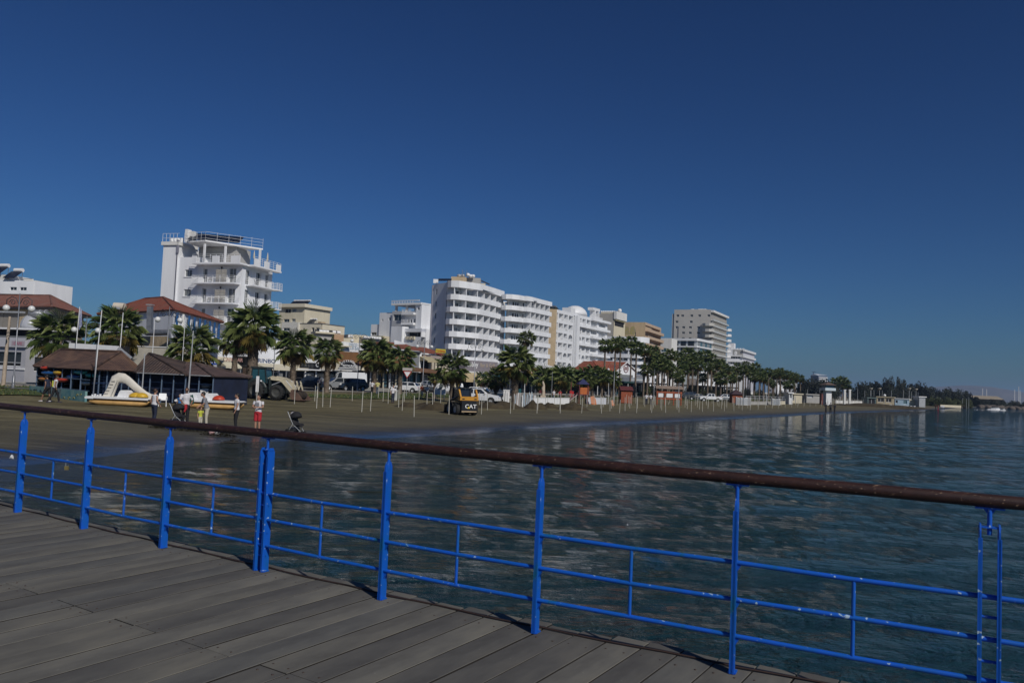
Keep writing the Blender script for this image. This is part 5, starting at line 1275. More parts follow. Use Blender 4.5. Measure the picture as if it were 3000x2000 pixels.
# ================================================================== street front shops (on the line 65 m inland)
def shop(name, label, a, b, d, cat='shop', zref=3):
    pa, pb = onfront(a, d), onfront(b, d)
    return Bld(name, label, cat, (a, pa.y), (b, pb.y), zref)
def awning(S, m, x0, x1, ztop, zbot, dep, name='awning', val=0.25):
    mb = MB(); mb.add([(x0, -.05, ztop), (x1, -.05, ztop), (x1, -dep, zbot), (x0, -dep, zbot), (x1, -dep, zbot - val), (x0, -dep, zbot - val)], [(0, 3, 2, 1), (3, 5, 4, 2)])
    mb.add([(x0, -.05, ztop), (x0, -dep, zbot), (x0, -.05, zbot)], [(0, 2, 1)]); mb.add([(x1, -.05, ztop), (x1, -dep, zbot), (x1, -.05, zbot)], [(0, 1, 2)])
    o = mb.build(name, m, S.e); md = o.modifiers.new('thickness', 'SOLIDIFY'); md.thickness = .03; return o
SHOPM = [mat('shop_dark', (.03, .03, .033), .7, .4, .8), mat('shop_brown', (.07, .045, .03), .7, .4, .8), mat('shop_bluegrey', (.05, .065, .08), .6, .4, .8)]
def shopfront(S, h, seed, n=None, W=None, x0=0):
    """dark open front: posts, glazed bays and a door"""
    rr = random.Random(seed); W = W or S.W; n = n or max(2, int(W / 2.6))
    S.block('interior', SHOPM[seed % 3], x0, x0 + W, 1.2, 1.3, 0, h)
    for i in range(n):
        a = x0 + W * i / n; w = W / n
        if rr.random() < .7: window(S.e, Vector((a + .15, .6, .35)), 0, w - .4, h - .7, rr.choice([GLASS, DOORD, CURTAIN, GLASSB]), name='shop_window', fm=rr.choice([PAINTW, DGREY, GREY]))
        S.block('post', rr.choice([PAINTW, GREY, DGREY, CREAM]), a - .08, a + .08, .1, .26, 0, h)
def upper(S, zlo, zhi, m, wins=(), dep=8, x0=0, x1=None, y=0.8):
    x1 = x1 or S.W; S.wall(Tm(0, y), x1 - x0, zlo, zhi, wins, m, x0=x0); S.block('upper_mass', m, x0, x1, y + .22, dep, zlo, zhi - .01)
LETB = mat('navy_lettering', (.02, .05, .14), .5); LETW = mat('white_lettering', (.75, .75, .75), .5); LETK = mat('black_lettering', (.02, .02, .02), .5)

S1 = shop('awning_cafe', 'white cafe with cream lettered awning behind the slender palm', 598, 700, 64)
z = lambda py, S=S1, px=650: S.z(px, py, S.b.y)
shopfront(S1, z(1078), 1); awning(S1, mat('cream_awning', (.60, .55, .42), .9, .08, 1), S1.hit(628, 4), S1.hit(675, 4), z(1046), z(1072), 2.6)
upper(S1, z(1078), z(1008), WHITE, [(S1.hit(655, 6), z(1032), 1.0, 1.6)])
text_obj('CAFE BAR', mat('faint_red_lettering', (.45, .25, .22), .7), S1.e, Tm(S1.hit(632, 4), -1.6, z(1058)), .7)
bs = thing('blue_street_sign', 'blue rectangular sign on a thin post left of the cream awning', 'sign', at(617, 92)); p = bs.location
mb = MB(); mb.cyl((0, 0, 0), (0, 0, 3.2), .04, 8); mb.build('post', LGREY, bs); mb = MB(); mb.box(-.65, .65, -.06, -.03, 2.65, 3.15); mb.build('sign_face', mat('sign_blue', (.01, .06, .38), .4, .05), bs)
text_obj('P BEACH', LETW, bs, Tm(-.5, -.065, 2.8), .24)
S2 = shop('lettered_restaurant', 'white restaurant with blue lettering above its cream awning', 728, 826, 64)
z = lambda py: S2.z(780, py, S2.b.y)
shopfront(S2, z(1080), 4); awning(S2, mat('cream_awning', (.60, .55, .42)), S2.hit(742, 4), S2.hit(828, 4), z(1064), z(1078), 3.0)
S2.block('fascia', PAINTW, S2.hit(748, 5), S2.hit(818, 5), -.3, -.003, z(1065), z(1048)); text_obj('RINBO', LETB, S2.e, Tm(S2.hit(752, 5), -.32, z(1063)), .78, sx=1.35)
upper(S2, z(1048), z(985), WHITE, [(S2.hit(766, 6, .8), z(1026), 1.4, 2.0, CURTAIN)]); S2.block('flat_roof', PAINTW, -.3, S2.W, .2, 8, z(985), z(984))
for py in (1005, 1008, 1011): S2.block('balcony_rail', LGREY, S2.hit(750, 6), S2.hit(765, 6), .2, .24, z(py), z(py - .8))
S3 = shop('beige_blind_shop', 'small shop under an upright beige blind beside the lettered restaurant', 819, 862, 65)
z = lambda py: S3.z(840, py, S3.b.y); S3.block('blind', mat('beige_blind', (.34, .28, .15), .9, .1, 1), 0, S3.hit(848, 4), -.15, -.05, z(1082), z(1050)); shopfront(S3, z(1084), 5); upper(S3, z(1050), z(1020), CREAM)
S4 = shop('dark_sign_pub', 'shop with a black signboard, round logo and white fascia', 862, 930, 64.5)
z = lambda py: S4.z(900, py, S4.b.y); shopfront(S4, z(1086), 6); S4.block('white_roof', PAINTW, 0, S4.W, -.6, 6, z(1062), z(1053)); S4.block('signboard', BLACK, S4.hit(874, 4), S4.hit(916, 4), -.5, -.35, z(1078), z(1064))
mb = MB(); cx = S4.hit(922, 4); mb.prismy([(cx + .75 * cos(t), z(1070) + .75 * sin(t)) for t in [2 * pi * k / 14 for k in range(14)]], -.55, -.45); S4.part('round_sign', mb, BLACK); text_obj('C', LETW, S4.e, Tm(cx - .3, -.57, z(1073)), .8)
S4.block('sill_beam', PAINTW, 0, S4.W, -.7, -.5, z(1084), z(1081)); text_obj('PUB & GRILL', mat('dim_lettering', (.10, .10, .10), .5), S4.e, Tm(S4.hit(877, 4), -.53, z(1075)), .6)
upper(S4, z(1053), z(1015), mat('greige_upper', (.28, .28, .26), .8, .1, .5), dep=6)
S5 = shop('slatted_fascia_shop', 'shop with cream horizontal slats above the entrance left of the arched sign', 928, 992, 64.5)
z = lambda py: S5.z(960, py, S5.b.y); shopfront(S5, z(1086), 7)
for k in range(5): mb = MB(); mb.box(0, S5.W - .1, -.35, -.2, z(1081 - 5 * k), z(1077.5 - 5 * k)); mb.build('slat', mat('cream_slat', (.52, .46, .34), .8), S5.e)
upper(S5, z(1058), z(1012), mat('grey_green_upper', (.17, .18, .16), .8, .1, .5), dep=6); S5.block('roof_edge', CREAM, -4, S5.W + 3, .3, 6, z(1012), z(1009))
S6 = shop('arched_sign_restaurant', 'restaurant with a black arched sign of white letters and brown wall above', 990, 1048, 64.5)
z = lambda py: S6.z(1015, py, S6.b.y); shopfront(S6, z(1087), 8); cx = S6.hit(1012, 4); R_ = (S6.hit(1040, 4) - S6.hit(984, 4)) / 2
mb = MB(); mb.prismy([(cx - R_, z(1083))] + [(cx + R_, z(1083))] + [(cx + R_ * .8 * cos(t), z(1074) + (z(1057) - z(1074)) * sin(t)) for t in [pi * k / 12 for k in range(13)]], -.6, -.45); S6.part('arched_signboard', mb, BLACK)
for i, ch in enumerate('ALEXANDER'):
    t = pi * (1 - (i + .7) / 9.4); mb = None; text_obj(ch, LETW, S6.e, Tm(cx + R_ * .72 * cos(t) - .12, -.62, z(1074) + (z(1061) - z(1074)) * sin(t)), .55, name='letter')
text_obj('RESTAURANT', LETW, S6.e, Tm(cx - R_ * .55, -.62, z(1075)), .52); mb = MB(); mb.box(cx - R_ * .95, cx + R_ * .95, -.64, -.61, z(1079), z(1077)); mb.box(cx - R_ * 1.05, cx + R_ * 1.05, -.7, -.45, z(1084), z(1082.4)); S6.part('sign_stripe', mb, PAINTW)
BR = mat('orange_brown_wall', (.20, .095, .035), .8, .2, .8)
upper(S6, z(1060), z(1031), BR, x1=S6.W + 14, dep=5)
bb_ = Bld('rooftop_billboard', 'white billboard with pale blue lettering above the brown restaurant wall', 'billboard', (1003, 126), (1068, 131), 9); zz = lambda py: bb_.z(1035, py, 128)
bb_.block('panel', PAINTW, 0, bb_.W, 0, .15, zz(1030), zz(1003)); T1 = mat('pale_blue_lettering', (.30, .38, .45), .6); text_obj('DISCO', T1, bb_.e, Tm(bb_.W * .3, -.02, zz(1014)), .7); text_obj('CLUB BAR', T1, bb_.e, Tm(bb_.W * .2, -.02, zz(1024)), .75)
for x in (.3, bb_.W - .3): bb_.block('support', GREY, x, x + .12, .16, .3, 0, zz(1006))
S7 = shop('brown_awning_row', 'long brown roofed row of open shops behind the middle palms', 1048, 1180, 65)
z = lambda py: S7.z(1120, py, S7.b.y); shopfront(S7, z(1088), 9, n=7); mb = MB(); mb.add([(0, 2, z(1062)), (S7.W, 2, z(1064)), (S7.W, -2, z(1080)), (0, -2, z(1080))], [(0, 1, 2, 3)]); o = S7.part('canopy_roof', mb, mat('brown_canopy', (.17, .085, .04), .8, .2, 1)); md = o.modifiers.new('t', 'SOLIDIFY'); md.thickness = .2
S7.block('canopy_edge', LGREY, 0, S7.W, -2.15, -2.02, z(1086), z(1082)); upper(S7, z(1075), z(1020), mat('worn_red_roof', (.24, .09, .05), .85, .2, .8), dep=6, x0=S7.hit(1115, 5), y=2.5)
S8 = shop('brown_awning_shops', 'right hand brown roofed shops with white boards inside', 1180, 1300, 65.5)
z = lambda py: S8.z(1240, py, S8.b.y); shopfront(S8, z(1092), 10, n=6); mb = MB(); mb.add([(0, 2, z(1078)), (S8.W, 2, z(1084)), (S8.W, -2, z(1096)), (0, -2, z(1090))], [(0, 1, 2, 3)]); o = S8.part('canopy_roof', mb, mat('brown_canopy', (.17, .085, .04))); md = o.modifiers.new('t', 'SOLIDIFY'); md.thickness = .2
GC = Bld('grey_rooftop_cabin', 'grey ribbed rooftop cabin with ball lamps above the brown awnings', 'cabin', (1168, 146), (1228, 150), 8); zz = lambda py: GC.z(1200, py, 148)
GC.block('cabin_wall', mat('ribbed_grey', (.20, .21, .23), .7, .2, 3), 0, GC.W, 0, 4, 0, zz(1030)); GC.block('cabin_roof', DGREY, -.4, GC.W + .1, -.4, 4, zz(1033), zz(1028)); GC.block('corner_post', PAINTW, GC.W + .003, GC.W + .5, -.2, .3, 0, zz(1032))
YC = Bld('yellow_awning_bistro', 'bistro with a slanted pale yellow awning over a dark opening', 'bistro', (1229, 150), (1262, 152), 7); zz = lambda py: YC.z(1240, py, 151)
YC.block('dark_bay', DARK, 0, YC.W, .5, 4, 0, zz(1056)); awning(YC, mat('pale_yellow_awning', (.42, .36, .22), .9), 0, YC.W, zz(1044), zz(1057), 2.5)
YC.block('peach_wall', mat('peach_wall', (.44, .32, .22), .8), YC.W * .6, YC.W * 1.3, 1, 3, zz(1057), zz(1040))
CO = Bld('column_arcade', 'arcade of fat cream columns under a pinkish beam', 'arcade', (1256, 152), (1312, 157), 6); zz = lambda py: CO.z(1280, py, 154)
CO.block('beam', mat('pinkish_beam', (.36, .29, .27), .8), 0, CO.W, -.4, .8, zz(1050), zz(1043)); CO.block('dark_bay', DARK, 0, CO.W, 2, 2.2, 0, zz(1050))
for px in (1259, 1268, 1277, 1289, 1298, 1307): mb = MB(); x = CO.hit(px, 6); mb.lathe([(.30, 0), (.30, zz(1062)), (.38, zz(1057)), (.28, zz(1051))], (x, 0, 0), 10); CO.part('column', mb, mat('cream_column', (.56, .50, .40), .8))
YS = Bld('yellow_sign', 'long yellow shop sign with red letters on the red roofs', 'sign', (1277, 158), (1306, 160), 9); zz = lambda py: YS.z(1290, py, 159)
YS.block('board', mat('sign_yellow', (.50, .42, .04), .5), 0, YS.W, 0, .12, zz(1033), zz(1022)); text_obj('TAVERNA', REDP, YS.e, Tm(.1, -.03, zz(1031)), .55); YS.block('support', GREY, 0, .1, .13, .2, 0, zz(1033))
RR = Bld('red_roofed_row', 'low terracotta roofed houses behind the grey cabin', 'house', (1120, 168), (1330, 185), 8); zz = lambda py: RR.z(1220, py, 176); x = lambda px: RR.hit(px, 9)
mb = MB()
for (a, b, ya, yb) in ((1122, 1168, 1008, 1030), (1165, 1235, 1005, 1024), (1236, 1300, 1012, 1030), (1290, 1322, 1022, 1038)):
    p = [(x(a), -.5, zz(yb)), (x(b), -.5, zz(yb + 1)), (x(b) - 1, 5, zz(ya)), (x(a) + 1.5, 5, zz(ya))]; mb.poly(p, uv=[(q[0], q[1] * 1.1) for q in p])
o = RR.part('roof', mb, TILE); md = o.modifiers.new('t', 'SOLIDIFY'); md.thickness = .2; RR.block('wall', CREAM, x(1122), x(1320), .4, 5, 0, zz(1036))
mb = MB(); mb.add([(x(1128), -3, zz(1015)), (x(1160), -3, zz(1012)), (x(1160), -1, zz(1005)), (x(1145), -1, zz(1003))], [(0, 1, 2, 3)]); o = RR.part('white_canopy', mb, PAINTW); md = o.modifiers.new('t', 'SOLIDIFY'); md.thickness = .15
LR = Bld('low_town_roofs', 'low cream roofs with water tanks between the cream flats and the stepped building', 'building', (925, 205), (1150, 215), 10); zz = lambda py: LR.z(1030, py, 210); x = lambda px: LR.hit(px, 10)
LR.block('wall', CREAM, x(925), x(1000), 0, 6, 0, zz(1009)); LR.block('tan_wing', mat('orange_render', (.42, .27, .16), .85), x(975), x(1003), -1, 5, 0, zz(983)); LR.block('cream_wing', CREAM, x(1003), x(1030), -1, 5, 0, zz(992))
LR.block('long_roof', CREAM, x(920), x(976), -1, 4, zz(983), zz(978)); LR.block('roof_bay', GREYW, x(925), x(976), 0, 3, zz(1000), zz(983)); LR.block('back_block', CREAM, x(1030), x(1085), 3, 8, 0, zz(978)); LR.block('back_block', CREAM, x(1062), x(1110), 1, 2.9, 0, zz(984))
mb = MB(); rr = random.Random(5)
for px in list(range(1063, 1112, 7)) + [933, 944, 951, 972, 985, 1018, 1022]:
    mbk = MB(); mbk.cyl((x(px), 0, zz(986 if px > 1000 else 977)), (x(px) + .9, 0, zz(986 if px > 1000 else 977)), .42, 8); mbk.build('water_tank', PAINTW, LR.e)
LR.block('panel_bank', SOLAR, x(1062), x(1108), -.5, 0, zz(1003), zz(989))
mb = MB(); 
for px in range(935, 995, 6): mb.obox((x(px), 3, zz(974)), (.9, .6, .7))
LR.part('roof_clutter', mb, DGREY)
# cafes behind the playground: long dark terraces with canopies
for (a, b, d, lab, cm) in ((1465, 1530, 57, 'dark terrace cafe with teal panels behind the big trunk palm', (.02, .09, .10)), (1540, 1610, 56, 'dark glazed cafe beside the stone bust', (.03, .04, .06)), (1612, 1665, 54, 'navy roofed beach bar with terrace posts', (.02, .03, .06)), (1666, 1760, 52, 'long navy roofed beach bar behind the slide tower', (.015, .02, .05)), (1762, 1830, 52, 'dark green canopied bar in front of the gable house', (.015, .05, .05)), (1838, 1925, 52, 'dark terrace with white posts right of the red hut', (.03, .03, .04)), (2040, 2140, 50, 'dark terrace behind the parked pickups', (.03, .03, .035))):
    S = shop('terrace_bar', lab, a, b, d, 'bar'); hh = 3.0; rr = random.Random(a)
    S.block('flat_roof', mat('canopy_%d' % a, cm, .7), -.5, S.W + .3, -2.5, 5, hh, hh + .35); S.block('interior', SHOPM[a % 3], 0, S.W, 2, 2.2, 0, hh)
    n = max(3, int(S.W / 2.4))
    for i in range(n + 1):
        xx = S.W * i / n; S.block('post', rr.choice([GREY, PAINTW, DGREY]), xx - .06, xx + .06, -2.3, -2.2, 0, hh)
        if i < n and rr.random() < .8: window(S.e, Vector((xx + .15, 1.2, .3)), 0, S.W / n - .3, 2.3, rr.choice([GLASS, GLASSB, CURTAIN, DOORD]), name='shop_window', fm=rr.choice([DGREY, GREY]))
    for i in range(int(S.W / 1.6)):
        S.block('parapet_panel', rr.choice([mat('teal_panel', (.02, .10, .12), .5), DGREY, mat('maroon_panel', (.14, .03, .03), .6), GREY]), 1.6 * i, 1.6 * i + 1.1, -2.1, -2.0, 0, .9)

# generic background townscape far behind the street (fills gaps between fronts)
rr = random.Random(21)
for i, (a, b, top, Y, m, lab) in enumerate(((560, 640, 1035, 125, CREAM, 'plain cream building behind the awning cafe'), (820, 880, 1010, 150, CREAM, 'plain cream building behind the beige blind shop'), (930, 1060, 1012, 165, GREYW, 'plain grey building behind the arched sign'), (1480, 1560, 1075, 185, mat('peach_wall', (.44, .32, .22)), 'peach building behind the big trunk palm'), (1390, 1470, 1098, 176, CREAM, 'low cream building right of the beige awning'), (1700, 1790, 1085, 230, GREYW, 'grey building behind the middle palm grove'), (1890, 1960, 1100, 260, WHITE, 'white shop building glimpsed behind the palm avenue'), (2040, 2130, 1110, 330, WHITE, 'white shop row glimpsed under the far tower'), (2130, 2260, 1148, 380, WHITE2, 'pale shop row glimpsed behind the far palms'))):
    X = Bld('background_building', lab, 'building', (a, Y), (b, Y + 3), 6); zz = X.z((a + b) / 2, top, Y); n = max(2, int(X.W / 3))
    X.wall(Tm(), X.W, 0, zz, [(.6 + 3 * k, zz - 2.2, 1.2, 1.3, rr.choice([GLASS, CURTAIN])) for k in range(n) if .6 + 3 * k + 1.2 < X.W] if zz > 3 else [], m); X.block('core', m, 0, X.W, .3, 8, 0, zz - .01)
# ================================================================== palms and trees
FG1 = mat('palm_green', (.078, .118, .030), .45, .35, 1.5); FG2 = mat('palm_green_light', (.165, .20, .065), .42, .35, 1.5)
FG3 = mat('palm_yellowing', (.24, .18, .045), .6, .35, 1.5); FG4 = mat('palm_dead_brown', (.10, .060, .026), .8, .35, 2)
BARK = mat('palm_bark', (.20, .155, .115), .95, .45, 2.2, bump=.8, bscale=7, col2=(.075, .055, .042)); BOOT = mat('palm_boot', (.32, .25, .18), .95, .5, 4)
def frond(mb, M, pet, R, nseg, droop, rnd, w=.035):
    def P(x, y, z): return M @ Vector((x, y, z))
    sag = droop * .25
    a, b, c = P(0, -.02, 0), P(pet * .5, -.018, .03 - sag * .15), P(pet, -.012, -sag * .5)
    a2, b2, c2 = P(0, .02, 0), P(pet * .5, .018, .03 - sag * .15), P(pet, .012, -sag * .5)
    mb.add([a, b, c, c2, b2, a2], [(0, 1, 4, 5), (1, 2, 3, 4)])
    for i in range(nseg):
        t = (i + .5) / nseg * 2 - 1; an = t * radians(105) + rnd.uniform(-.05, .05); r = R * (1 - .22 * abs(t)) * rnd.uniform(.85, 1.08)
        ca, sa = cos(an), sin(an); px, py, pz = pet, 0, -sag * .5
        m1 = .55 * r; dz1 = -droop * .16 * r + .10 * abs(t) * r; dz2 = -droop * (.55 + .35 * rnd.random()) * r
        wx, wy = -sa * w * 1.6, ca * w * 1.6
        m = (px + ca * m1, py + sa * m1, pz + dz1)
        tip = (px + ca * r * (1 - .22 * droop), py + sa * r * (1 - .22 * droop), pz + dz2)
        mb.add([P(px, py, pz), P(m[0] + wx, m[1] + wy, m[2]), P(*tip), P(m[0] - wx, m[1] - wy, m[2])], [(0, 1, 2), (0, 2, 3)])
_fr = {}
def frond_mesh(k):
    if k not in _fr:
        rnd = random.Random(k); mb = MB(); frond(mb, Matrix.Identity(4), 1.05, 1.0, 16, .3 + .22 * (k % 4), rnd, .0105)
        _fr[k] = mb.mesh('frond', [FG1, FG2, FG1, FG2, FG3, FG4][k % 6])
    return _fr[k]
def trunk_mesh(h, r0, r1, seed, boots=0, lean=(0, 0)):
    rnd = random.Random(seed); mb = MB(); n = 14; pts, rs = [], []
    for i in range(n + 1):
        t = i / n; pts.append((lean[0] * t * t, lean[1] * t * t, -.3 + (h + .3) * t)); rs.append((r0 + (r1 - r0) * t) * (1 + rnd.uniform(-.05, .05)) * (1.25 if i == 0 else 1))
    mb.cm = 0; mb.tube(pts, rs, 12)
    mb.cm = 1
    for i in range(boots):
        t = .25 + .75 * rnd.random(); an = rnd.random() * 2 * pi; r = (r0 + (r1 - r0) * t); z = h * t; c, s_ = cos(an), sin(an); e = .06 + .07 * rnd.random()
        cx, cy = lean[0] * t * t, lean[1] * t * t
        mb.add([(cx + c * r * .9 - s_ * .07, cy + s_ * r * .9 + c * .07, z), (cx + c * r * .9 + s_ * .07, cy + s_ * r * .9 - c * .07, z), (cx + c * (r + e) + s_ * .03, cy + s_ * (r + e) - c * .03, z + .16), (cx + c * (r + e) - s_ * .03, cy + s_ * (r + e) + c * .03, z + .16)], [(0, 1, 2, 3)])
    return mb.mesh('trunk', [BARK, BOOT])
def near_palm(label, px, Y, ycrown, R, r0, n=40, seed=1, skirt=6, boots=200, lean=(0, 0), yellow=0.2, crad=None):
    p = at(px, Y); rnd = random.Random(seed)
    hc = zat(px, ycrown, Y) - p.z
    # the crown sits over the column seen at crown height
    dx = Xat(px, Y, p.z + hc) - p.x; lean = (lean[0] + dx * 0, lean[1])
    t = thing('fan_palm', label, 'palm tree', p, rnd.random() * 6, 'fan palms along the beach road')
    t.rotation_euler = (0, 0, 0)
    place('trunk', trunk_mesh(hc - .15, r0, r0 * .72, seed, boots, lean), t)
    s = R / 1.95; n = int(n * 1.3)
    for i in range(n):
        q = (i + .5) / n; el = radians(84 - 135 * q ** .85 + rnd.uniform(-7, 7)); az = i * 2.39996 + rnd.uniform(-.2, .2)
        dead = q > .86
        k = 5 if dead and rnd.random() < .7 else (4 if (q > .6 and rnd.random() < yellow) or dead else rnd.randrange(4)); k += 6 * rnd.randrange(3) if k >= 4 else 6 * rnd.randrange(4)
        o = place('frond', frond_mesh(k), t); sc = s * rnd.uniform(.85, 1.12)
        o.location = (lean[0] + .12 * cos(az), lean[1] + .12 * sin(az), hc - .25 * q); o.rotation_euler = (rnd.uniform(-.3, .3), -el, az); o.scale = (sc, sc, sc)
    if skirt:
        mb = MB()
        for i in range(skirt * 3):
            az = rnd.random() * 6.28; frond(mb, Matrix.Translation((lean[0], lean[1], hc - .45 - .5 * rnd.random())) @ Matrix.Rotation(az, 4, 'Z') @ Matrix.Rotation(radians(62 + 20 * rnd.random()), 4, 'Y'), .35, .8 * s, 9, .5, rnd, .05)
        mb.build('dead_skirt', FG4, t)
    return t
near_palm('bushy fan palm left of the brown shingled hut, crown over its roof edge', 165, 69, 983, 2.6, .24, 50, 11, 3, 60)
near_palm('bushy fan palm rising behind the brown shingled hut by the water heater', 335, 71, 968, 2.5, .24, 50, 12, 3, 60)
near_palm('short fan palm behind the small pyramid roofed hut', 556, 69, 1018, 2.35, .24, 46, 13, 6, 60, yellow=.45)
near_palm('slender fan palm left of the thickest trunk, behind the tractor', 683, 92, 995, 2.2, .36, 42, 14, 10, 200)
near_palm('biggest fan palm with very thick rough trunk beside the tractor', 734, 73, 958, 2.55, .56, 64, 15, 12, 420)
near_palm('fan palm beside the tractor loader arms, orange patched trunk', 855, 88, 1012, 2.35, .36, 46, 16, 5, 220)
near_palm('fan palm between the dark car and the white van', 955, 93, 1030, 2.0, .34, 44, 17, 4, 220)
near_palm('shaggy fan palm with yellow brown lower crown behind the yellow shirt', 1095, 101, 1040, 2.45, .34, 70, 18, 18, 120, yellow=.8)
near_palm('fan palm with purple brown trunk right of the shaggy yellow one', 1170, 100, 1052, 2.05, .32, 44, 19, 4, 160)
near_palm('young small palm beside the white round logo board', 1272, 97, 1108, .85, .22, 26, 20, 0, 30)
near_palm('fan palm behind the yellow skid loader', 1322, 88, 1078, 2.1, .28, 44, 21, 6, 120)
near_palm('small fan palm left of the thick trunk, over the orange seat', 1451, 92, 1108, 1.5, .17, 34, 22, 4, 80)
near_palm('thick trunked fan palm beside the pale blue pickets', 1507, 87, 1065, 2.3, .42, 56, 23, 12, 300, yellow=.5)
near_palm('low fan palm in front of the dark terrace, left of the small palm', 1413, 125, 1108, 1.4, .2, 30, 24, 3, 40)
near_palm('tall thin palm in front of the curved hotel balconies', 1536, 165, 990, 2.0, .34, 40, 25, 3, 40)

# shared crowns for the avenue
def crown_mesh(k, n=40, seg=12):
    rnd = random.Random(100 + k); mb = MB(); mb2 = None
    for i in range(n):
        q = (i + .5) / n; el = radians(84 - 140 * q ** .85 + rnd.uniform(-8, 8)); az = i * 2.4 + rnd.uniform(-.2, .2)
        mb.cm = 3 if q > .9 else (2 if q > .72 and rnd.random() < .4 else rnd.randrange(2))
        frond(mb, Matrix.Rotation(az, 4, 'Z') @ Matrix.Rotation(-el, 4, 'Y'), .95, 1.15, seg, .4 + .3 * rnd.random(), rnd, .024)
    return mb.mesh('crown', [FG1, FG2, FG3, FG4])
CROWNS = [crown_mesh(k) for k in range(5)]; TRUNKS = {}
ORD = ['leftmost', 'second', 'third', 'fourth', 'fifth', 'sixth', 'seventh', 'eighth', 'ninth', 'tenth', 'eleventh', 'twelfth', 'thirteenth', 'fourteenth', 'fifteenth', 'sixteenth', 'seventeenth', 'eighteenth', 'nineteenth', 'twentieth']
def ordn(i):
    if i < 20: return ORD[i] + (' from the left' if i else '')
    t = ['twenty', 'thirty', 'forty', 'fifty', 'sixty', 'seventy'][(i + 1) // 10 - 2]; u = (i + 1) % 10
    return (t + '-' + ['', 'first', 'second', 'third', 'fourth', 'fifth', 'sixth', 'seventh', 'eighth', 'ninth'][u] if u else t[:-1] + 'ieth') + ' from the left'
def far_palm(label, group, p, h, R, rnd, r0=.2):
    t = thing('avenue_palm', label, 'palm tree', p, rnd.random() * 6.28, group)
    kh = round(h); kr = round(r0, 2)
    if (kh, kr) not in TRUNKS: TRUNKS[(kh, kr)] = trunk_mesh(kh, kr, kr * .7, kh, 0)
    tr = place('trunk', TRUNKS[(kh, kr)], t); tr.scale = (1, 1, h / kh)
    c = place('crown', CROWNS[rnd.randrange(5)], t, (0, 0, h), None, R / 1.95); c.rotation_euler = (rnd.uniform(-.1, .1), rnd.uniform(-.1, .1), 0)
rnd = random.Random(31)
tall = [(1768, 1012), (1798, 1010), (1813, 1006), (1845, 1001), (1860, 1019), (1884, 1026), (1897, 1045), (1911, 1028), (1928, 1049), (1944, 1060), (1960, 1038), (1983, 1044), (1998, 1062), (2013, 1037), (2027, 1058), (2041, 1046), (2064, 1043), (2082, 1049), (2096, 1066), (2108, 1068), (2122, 1082), (2139, 1098), (2157, 1077), (2183, 1069), (2196, 1088), (2211, 1077), (2226, 1092), (2238, 1100), (2250, 1090), (2266, 1098), (2284, 1090), (2298, 1098), (2312, 1100), (2326, 1110)]
for i, (px, yc) in enumerate(tall):
    p = onfront(px, 44 + rnd.uniform(-3, 8)); h = zat(px, yc, p.y) - p.z
    far_palm('tall slim palm, %s in the tall avenue row' % ordn(i), 'tall palms of the seafront avenue', p, h, rnd.uniform(1.6, 2.2), rnd, .22)
low = [(1590, 1108), (1618, 1112), (1642, 1106), (1662, 1104), (1690, 1112), (1712, 1108), (1735, 1100), (1762, 1106), (1790, 1112)]
for i, (px, yc) in enumerate(low):
    p = onfront(px, 38 + rnd.uniform(-2, 5)); h = zat(px, yc, p.y) - p.z
    far_palm('low bushy palm, %s in the grove behind the playground' % ordn(i), 'low palms behind the playground', p, h, rnd.uniform(2.0, 2.6), rnd, .26)
i = 0; px = 1895
while px < 2345:
    p = onfront(px, 37 + rnd.uniform(-2, 14)); h = rnd.uniform(4.6, 8.2)
    far_palm('mid height palm, %s in the lower avenue row' % ordn(i), 'lower palms of the seafront avenue', p, h, rnd.uniform(1.5, 2.1), rnd, .24); i += 1; px += rnd.uniform(11, 19)
for i, (px, yc) in enumerate(((2447, 1122), (2467, 1118), (2477, 1128))):
    p = at(px, 330); far_palm('dark palm, %s of three right of the lifeguard tower' % ('leftmost', 'middle', 'rightmost')[i], 'palms by the lifeguard tower', p, zat(px, yc, 330) - p.z, 3.0, rnd, .3)

# dark broadleaf trees of the far shore
LD = [mat('far_leaf_dark', (.010, .016, .009), .8, .3, .5), mat('far_leaf', (.018, .026, .013), .8, .3, .5), mat('far_leaf_brownish', (.026, .024, .015), .8, .3, .5)]
LH2 = [mat('hedge_green', (.035, .050, .012), .8, .3, .5), mat('hedge_yellow', (.07, .078, .016), .8, .3, .5), LD[1]]
def blobtree(k, mats_, n=1500, squash=1.0):
    rnd = random.Random(200 + k); mb = MB(); lobes = [(rnd.uniform(-.55, .55), rnd.uniform(-.55, .55), rnd.uniform(.25, .85), rnd.uniform(.28, .5)) for _ in range(9)]
    for _ in range(n):
        lx, ly, lz, r = lobes[rnd.randrange(9)]; v = Vector((rnd.gauss(0, 1), rnd.gauss(0, 1), rnd.gauss(0, 1))).normalized() * r * rnd.random() ** .3
        c = Vector((lx, ly, lz * squash)) + v; s = rnd.uniform(.03, .075); d1 = Vector((rnd.gauss(0, 1), rnd.gauss(0, 1), rnd.gauss(0, 1))).normalized(); d2 = d1.orthogonal().normalized()
        mb.cm = rnd.choice([0, 0, 1, 1, 2]); mb.add([c - d1 * s, c - d2 * s * .7, c + d1 * s, c + d2 * s * .7], [(0, 1, 2, 3)])
    return mb.mesh('crown', mats_)
TREES = [blobtree(k, LD) for k in range(4)]; TRK = MB(); TRK.tube([(0, 0, -.05), (.02, 0, .25), (0, .03, .6)], [.05, .04, .015], 7); TRK.bar((.02, 0, .25), (.25, .1, .6), .025); TRK.bar((.02, 0, .22), (-.2, -.12, .55), .025); TRKM = TRK.mesh('trunk', BARK)
